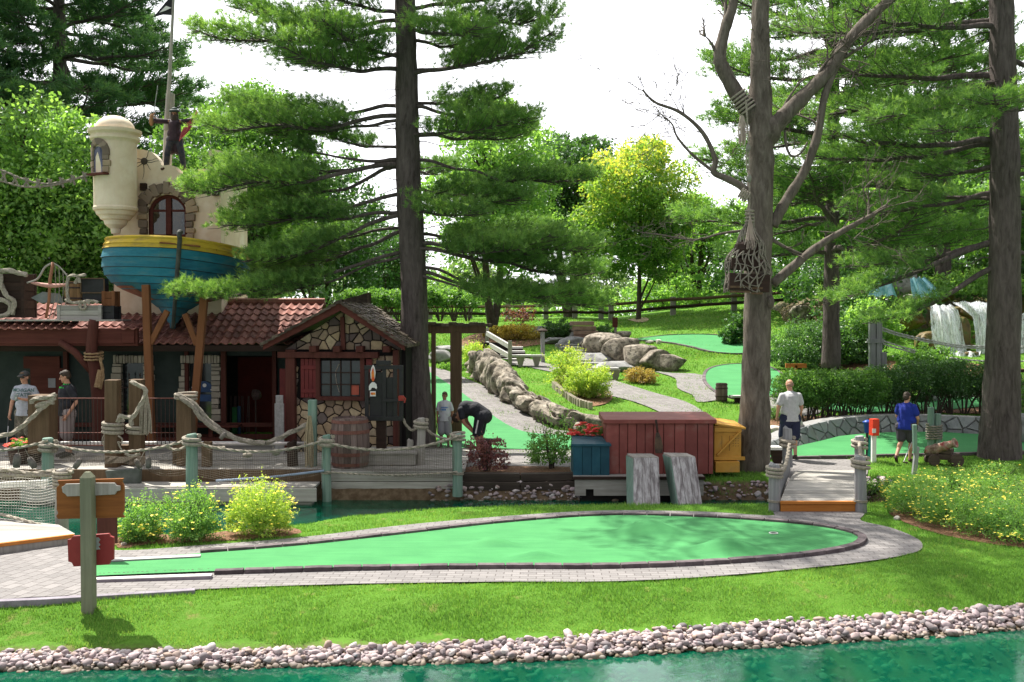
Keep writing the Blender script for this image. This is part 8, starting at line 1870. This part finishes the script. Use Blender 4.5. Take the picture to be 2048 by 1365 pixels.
n = NT('plaid_cloth'); v = n.coord((30, 30, 12)); wv = n.n('TexWave'); wv.inputs['Scale'].default_value = .9; n.l(v, wv.inputs[0]); m_plaid = n.done(n.bsdf(n.mix(wv.outputs['Fac'], (.18, .14, .14), (.36, .32, .32)), .9))
m_shoe = mat('dark_shoe', (.03, .025, .022), (.06, .05, .045), .6); m_wshoe = mat('white_shoe', (.6, .6, .6), None, .6)
GD = 'people playing miniature golf'
def putter(lab, top, bot, m_=None):
    r = thing('putter', lab, 'golf club', bot); mb = MB(); mb.tube([top, bot], .009, 6); build('shaft', mb, mat('steel_shaft', (.5, .5, .52), None, .3, metal=.8), r); mb = MB(); mb.tube([top, top.lerp(bot, .25)], .014, 6); build('grip', mb, m_black, r); d = Vector((.05, -.03, 0)); mb = MB(); mb.beam(bot-d*.3, bot+d*1.6, .03, .03); build('head', mb, m_iron, r, bevel=.004)
def conform_text(txt, size, origin, xdir, surf_obj, par, m_, rows=None, name='lettering'):
    cu = bpy.data.curves.new('t', 'FONT'); cu.body = txt; cu.size = size; cu.align_x = 'CENTER'; cu.extrude = 0; cu.offset = size*.025; cu.space_line = .85; cu.resolution_u = 3
    o = bpy.data.objects.new('t', cu); COL.objects.link(o); dg = bpy.context.evaluated_depsgraph_get(); me = bpy.data.meshes.new_from_object(o.evaluated_get(dg)); bpy.data.objects.remove(o)
    bm = bmesh.new(); bm.from_mesh(me); bmesh.ops.subdivide_edges(bm, edges=[e for e in bm.edges if e.calc_length() > size*.3], cuts=2); bmesh.ops.triangulate(bm, faces=bm.faces)
    org = ORG[surf_obj.name]; bv = BVHTree.FromPolygons([tuple(v_.co) for v_ in surf_obj.data.vertices], [tuple(p.vertices) for p in surf_obj.data.polygons])
    xd = Vector(xdir).normalized(); nd = xd.cross(Vector((0, 0, 1))).normalized()
    for v_ in bm.verts:
        p = Vector(origin)+xd*v_.co.x+Vector((0, 0, v_.co.y))-org; h = bv.ray_cast(p+nd*.6, -nd)
        if h[0] is not None: p = h[0]+nd*.006
        v_.co = p
    bm.to_mesh(me); bm.free(); me.materials.clear(); me.materials.append(m_); return link(name, me, par)
# man in grey university shirt
Yp = 21.9; H1 = 1.83; b1 = Vector((xat(48, Yp), Yp, ZD))
pm1 = person('man in grey lettered t-shirt, cap and sunglasses holding a drink on the deck', b1, H1, R(180-8), dict(look=(.12, 1, -.02), elR=(.165, .0, .625), wrR=(.165, .05, .485), curlR=.7, elL=(-.165, -.02, .64), wrL=(-.045, .13, .675), handL=(.0, .15, .69), curlL=.8, shL=(-.104, 0, .785), shR=(.104, 0, .785)),
             dict(shirt=m_tee, shorts=m_camo, shoes=m_shoe, leglen=1.0, flare=.064, girth=1.08, sleeve=.62), m_skin, m_hairb)
hp = pm1['hp']; r = pm1['root']; mb = MB(); mb.ell(hp(0, -.006, .030), (.052*H1, .060*H1, .042*H1), 16, rot=pm1['HM']); mb.add([hp(-.04, .035, .030), hp(.04, .035, .030), hp(.032, .085, .022), hp(-.032, .085, .022), hp(-.04, .035, .024), hp(.04, .035, .024), hp(.032, .085, .016), hp(-.032, .085, .016)], [(0, 1, 2, 3), (7, 6, 5, 4), (0, 4, 5, 1), (1, 5, 6, 2), (2, 6, 7, 3), (3, 7, 4, 0)]); build('cap', mb, mat('dark_grey_cap', (.05, .05, .05), (.08, .08, .08), .9), r, smooth=True)
mb = MB(); mb.box(hp(0, .050, .002), (.085*H1, .012*H1, .018*H1), rot=pm1['HM']); build('sunglasses', mb, m_black, r, bevel=.006)
m_let = mat('green_grey_lettering', (.06, .12, .12), (.08, .14, .14), .8); fwd = Matrix.Rotation(R(172), 3, 'Z')
o1 = b1+fwd@Vector((0, .2, 0)); conform_text('MICHIGAN', .098, Vector((b1.x, b1.y-.25, zat(783, Yp))), (1, .0, 0), pm1['shirt'], pm1['shirt'], m_let); conform_text('STATE', .105, Vector((b1.x+.01, b1.y-.25, zat(792.5, Yp))), (1, 0, 0), pm1['shirt'], pm1['shirt'], m_let)
TWp = pm1['TW']; hl = TWp(Vector((-.0, .165, .69))*H1); mb = MB(); mb.lathe([(.03, -.06), (.033, .05), (.028, .06), (.001, .06)], hl, 12); tag(build('drink_can', mb, mat('green_can', (.03, .12, .08), (.5, .5, .5), .3, 20), loc=hl), 'small drink can held by the man in the grey lettered shirt', 'can')
h2 = TWp(pm1['P']['wrR'])+Vector((0, -.03, -.08)); putter('putter held by the man in the grey lettered shirt', h2+Vector((0, 0, .05)), Vector((h2.x+.0, h2.y-.15, ZD+.02)))
# man in black shirt seen from the side
Yp = 21.7; H2 = 1.86; b2 = Vector((xat(133, Yp), Yp, ZD))
pm2 = person('man in black t-shirt with green lettering looking left behind the iron railing', b2, H2, R(180-52), dict(look=(.35, 1, -.05), elR=(.14, -.05, .64), wrR=(.12, .02, .50), elL=(-.14, -.06, .64), wrL=(-.13, .04, .49), knL=(-.06, .02, .275), head=(0, .025, .925)),
             dict(shirt=m_blk, shorts=m_plaid, shoes=m_shoe, calf=.12, flare=.066, girth=1.15, sleeve=.7), m_skin, m_hair)
m_gl = mat('lime_lettering', (.05, .75, .10), None, .6)
TWp = pm2['TW']; H = H2; fwd = Matrix.Rotation(R(128), 3, 'Z'); xd = Vector((math.cos(R(-52)), math.sin(R(-52)), 0))
mb = MB(); sh = pm2['shirt']; org = ORG[sh.name]; bv = BVHTree.FromPolygons([tuple(v_.co) for v_ in sh.data.vertices], [tuple(p.vertices) for p in sh.data.polygons])
fd = fwd@Vector((0, 1, 0)); xd = fwd@Vector((1, 0, 0))
for row in (0, 1):
    k = 0
    while k < 9-row*2:
        p = b2-org+fd*.6+xd*(-.10+.026*k)+Vector((0, 0, zat(769+row*6, Yp)-ZD)); h = bv.ray_cast(p, -fd)
        if h[0] is not None: mb.box(h[0]+org+fd*.004, (.020, .008, .028), rot=Matrix.Rotation(R(128), 3, 'Z'))
        k += 1
build('lettering', mb, m_gl, sh)
mb = MB(); hp = pm2['hp']; mb.box(hp(0, .036, .044), (.08*H, .014*H, .014*H), rot=pm2['HM']); build('sunglasses', mb, m_black, pm2['root'], bevel=.005)
# boy
Yp = 24.0; b3 = G(890, 893); Hb = 1.30; b3 = Vector((xat(889, b3.y-.3), b3.y-.3, b3.z)); Hb = 1.34
pb = person('boy in white t-shirt with blue print holding a putter by the pergola post', b3, Hb, R(180-4), dict(look=(.25, 1, -.05), head=(0, .01, .915), elL=(-.135, -.02, .63), wrL=(-.135, .0, .48), elR=(.13, -.02, .63), wrR=(.125, .03, .485), curlR=.7, shL=(-.094, 0, .775), shR=(.094, 0, .775)),
            dict(shirt=mat('white_shirt', (.66, .68, .72), (.72, .74, .78), .9, 20, .2), shorts=mat('pale_grey_shorts', (.32, .32, .35), (.4, .4, .43), .9), shoes=m_shoe, leglen=.95, flare=.072, girth=1.02, sleeve=.7), m_skin2, m_hairb)
TWp = pb['TW']; hw = TWp(pb['P']['wrR'])+Vector((0, -.02, -.07)); putter('putter held by the boy in the white shirt', hw+Vector((0, 0, .05)), Vector((hw.x-.06, hw.y-.12, b3.z+.03)))
sh = pb['shirt']; org = ORG[sh.name]; bv = BVHTree.FromPolygons([tuple(v_.co) for v_ in sh.data.vertices], [tuple(p.vertices) for p in sh.data.polygons]); mb = MB()
for (u, z, w_, hh_) in [(-.075+.022*i, .955, .017, .028) for i in range(8)]+[(-.075+.032*i, .905, .027, .040) for i in range(4)]:
    h = bv.ray_cast(b3-org+Vector((u, -.6, z)), Vector((0, 1, 0)))
    if h[0] is not None: mb.box(h[0]+org+Vector((0, -.003, 0)), (w_, .006, hh_))
build('print', mb, mat('blue_print', (.07, .22, .55), (.09, .28, .62), .8), sh)
# bending man: back to the right, head and arms down towards the left
b4 = G(958, 900); b4 = Vector((xat(958, 23.2), 23.2, hz(-1, 23.2))); H = 1.80
pb4 = person('person in black bending far over to pick up a ball on the green lane', b4, H, R(78), dict(pel=(0, -.04, .50), waist=(0, .05, .565), chest=(0, .17, .575), neck=(0, .245, .535), head=(0, .285, .455), look=(0, -.2, -1), shL=(-.10, .215, .56), shR=(.10, .215, .56), elL=(-.11, .17, .40), elR=(.11, .19, .40), wrL=(-.05, .06, .27), wrR=(.05, .07, .26), handL=(-.03, .04, .20), handR=(.03, .05, .19), hiL=(-.055, -.03, .48), hiR=(.055, -.03, .48), knL=(-.06, .015, .26), knR=(.06, .0, .26)),
             dict(hem=.2, shirt=m_blk, shorts=mat('black_shorts', (.012, .014, .02), (.02, .022, .03), .85), shoes=m_wshoe, leglen=.95, flare=.060, girth=1.12, sleeve=.55), m_skin2, m_hair)
mb = MB()
for s in ('L', 'R'):
    a = pb4['TW'](pb4['P']['hi'+s]+Vector(((-.078 if s == 'L' else .078)*H, 0, 0))); b = pb4['TW'](pb4['P']['kn'+s]+Vector(((-.062 if s == 'L' else .062)*H, 0, .02))); mb.beam(a.lerp(b, .2), b, .012, .03)
build('white_stripe', mb, m_white, pb4['shorts'])
# man in grey from behind, on the far end of the footbridge
b5 = W(1580, 925, 22.3); b5.z = hz(b5.x, b5.y)+.02; H = 1.78
person('bald man in light grey t-shirt seen from behind beyond the footbridge', b5, H, R(8), dict(head=(0, .035, .915), neck=(0, .01, .835), look=(-.1, 1, -.55), shL=(-.106, 0, .78), shR=(.106, 0, .78), elL=(-.15, .01, .645), elR=(.15, .01, .645), wrL=(-.145, .06, .52), wrR=(.15, .05, .52), anL=(-.055, .06, .06), knL=(-.06, .05, .28), toL=(-.06, .15, .02)),
       dict(shirt=mat('light_grey_shirt', (.42, .42, .44), (.50, .50, .52), .9, 20, .25), shorts=mat('navy_shorts', (.012, .016, .045), (.02, .025, .06), .85), shoes=m_shoe, leglen=.92, flare=.072, girth=1.16, sleeve=.6), m_skin, mat('cropped_hair', (.28, .17, .12), (.33, .21, .15), .7), 'bald')
# woman in blue walking
b6 = W(1812, 920, 22.0); b6.z = hz(b6.x, b6.y); H = 1.53
wm = person('woman in royal blue t-shirt and dark shorts stepping to the right with a putter', b6, H, R(-38), dict(head=(0, .03, .925), look=(.3, 1, -.25), elL=(-.14, .03, .645), wrL=(-.06, .14, .53), elR=(.15, .02, .63), wrR=(.10, .14, .51), handR=(.08, .18, .46), curlR=.7, hiL=(-.058, 0, .50), hiR=(.058, 0, .50), knR=(.05, .05, .275), anR=(.04, .04, .045), toR=(.04, .14, .018), knL=(-.065, -.03, .285), anL=(-.075, -.20, .10), toL=(-.08, -.15, .02), waist=(0, .01, .60), chest=(0, .02, .74)),
       dict(shirt=mat('royal_blue_shirt', (.008, .022, .22), (.012, .032, .29), .85, 8, .2), shorts=mat('charcoal_shorts', (.045, .04, .055), (.06, .055, .07), .85), leglen=.72, flare=.066, girth=1.34, sleeve=.55, shoes=mat('dark_sandal', (.05, .02, .02), (.08, .03, .03), .7)), m_skin, m_hair, 'bun')
hw = wm['TW'](wm['P']['wrR'])+Vector((.02, -.02, -.07)); putter('putter held by the woman in blue', hw+Vector((0, 0, .06)), Vector((hw.x-.42, hw.y-.3, b6.z+.04)))
# pirate statue on the tower
b7 = W(350, 341, 24.75); H = 1.48; b7.z -= .02
m_coat = mat('dark_plum_coat', (.02, .010, .016), (.045, .022, .032), .7, 6, .4); m_pt = mat('dark_blue_breeches', (.012, .018, .04), (.06, .05, .05), .7, 12, .3)
pr_ = person('painted pirate figure with raised arms, hat and red cloth standing on the tower battlement', b7, H, R(180+8), dict(shL=(-.12, 0, .80), shR=(.12, 0, .80), elR=(.235, .02, .80), wrR=(.33, .04, .86), handR=(.33, .05, .96), elL=(-.235, .02, .82), wrL=(-.35, .05, .93), handL=(-.37, .05, 1.02), anL=(-.14, 0, .045), knL=(-.115, .03, .27), toL=(-.18, .09, .018), anR=(.13, .03, .045), knR=(.11, .04, .28), toR=(.19, .10, .018), curlL=.8, curlR=.8),
             dict(shirt=m_coat, shorts=m_pt, shoes=mat('brown_boot', (.06, .03, .015), (.10, .05, .03), .6), calf=.85, flare=.050, sleeve=1.5, girth=1.15), m_skin2, m_hair, 'bun')
hp = pr_['hp']; r = pr_['root']; mb = MB(); mb.ell(hp(0, 0, .045), (.09*H, .075*H, .03*H), 14, rot=pr_['HM']); mb.ell(hp(0, -.005, .062), (.055*H, .055*H, .045*H), 12, rot=pr_['HM']); build('hat', mb, mat('dark_teal_hat', (.012, .03, .028), (.03, .05, .045), .7), r, smooth=True)
mb = MB(); mb.ell(hp(0, .045, -.085), (.05*H, .03*H, .09*H), 12, rot=pr_['HM']); mb.ell(hp(.045, 0, -.06), (.02*H, .03*H, .09*H), 10, rot=pr_['HM']); mb.ell(hp(-.045, 0, -.06), (.02*H, .03*H, .09*H), 10, rot=pr_['HM']); build('beard', mb, m_hair, r, smooth=True)
TWp = pr_['TW']; hL = TWp(pr_['P']['wrL']); hR = TWp(pr_['P']['wrR'])
mb = MB(); mb.cap(TWp(Vector((0, -.02, .76))*H), TWp(Vector((-.05, -.03, .36))*H), .085*H, .09*H); mb.cap(TWp(Vector((0, -.02, .76))*H), TWp(Vector((.06, -.03, .36))*H), .085*H, .09*H); build('coat_skirt', mb, m_coat, r, smooth=True)
k = {0: hL, 1: hR}; rgt = hL if hL.x > hR.x else hR; lft = hR if hL.x > hR.x else hL
mb = MB(); N_ = 8
vs = []
for j in range(7):
    t = j/6; c = rgt.lerp(rgt+Vector((-.32, -.12, -.62)), t)
    for i in range(N_+1): u = (i/N_-.5); vs.append(c+Vector((u*.26*(.5+.6*math.sin(math.pi*t)), .04*math.sin(i*2.2), u*.12)))
mb.add(vs, [(j*(N_+1)+i, j*(N_+1)+i+1, (j+1)*(N_+1)+i+1, (j+1)*(N_+1)+i) for j in range(6) for i in range(N_)]); n = NT('red_striped_cloth'); wv = n.n('TexWave'); wv.inputs['Scale'].default_value = 4; n.l(n.coord((6, 0, 2)), wv.inputs[0])
tag(build('red_cloth', mb, n.done(n.bsdf(n.mix(n.ramp(wv.outputs['Fac'], [(.55, (0, 0, 0)), (.75, (1, 1, 1))]), (.50, .012, .02), (.6, .35, .4)), .7)), loc=rgt), 'red and white cloth trailing from the raised hand of the pirate figure', 'cloth')
mb = MB(); mb.beam(lft+Vector((0, 0, -.05)), lft+Vector((.12, 0, .75)), .008, .03, up=(0, 1, 0)); mb.box(lft+Vector((0, 0, -.03)), (.12, .05, .03)); tag(build('cutlass', mb, mat('dull_steel', (.3, .3, .3), None, .4, metal=.7), loc=lft), 'thin raised sword in the hand of the pirate figure', 'sword')
mb = MB(); mb.ell(lft+Vector((-.03, 0, -.07)), (.06, .05, .15), 10, jit=.1); tag(build('lantern', mb, m_tanw, loc=lft, smooth=True), 'small tan lantern hanging from the sword hand of the pirate figure', 'lantern')
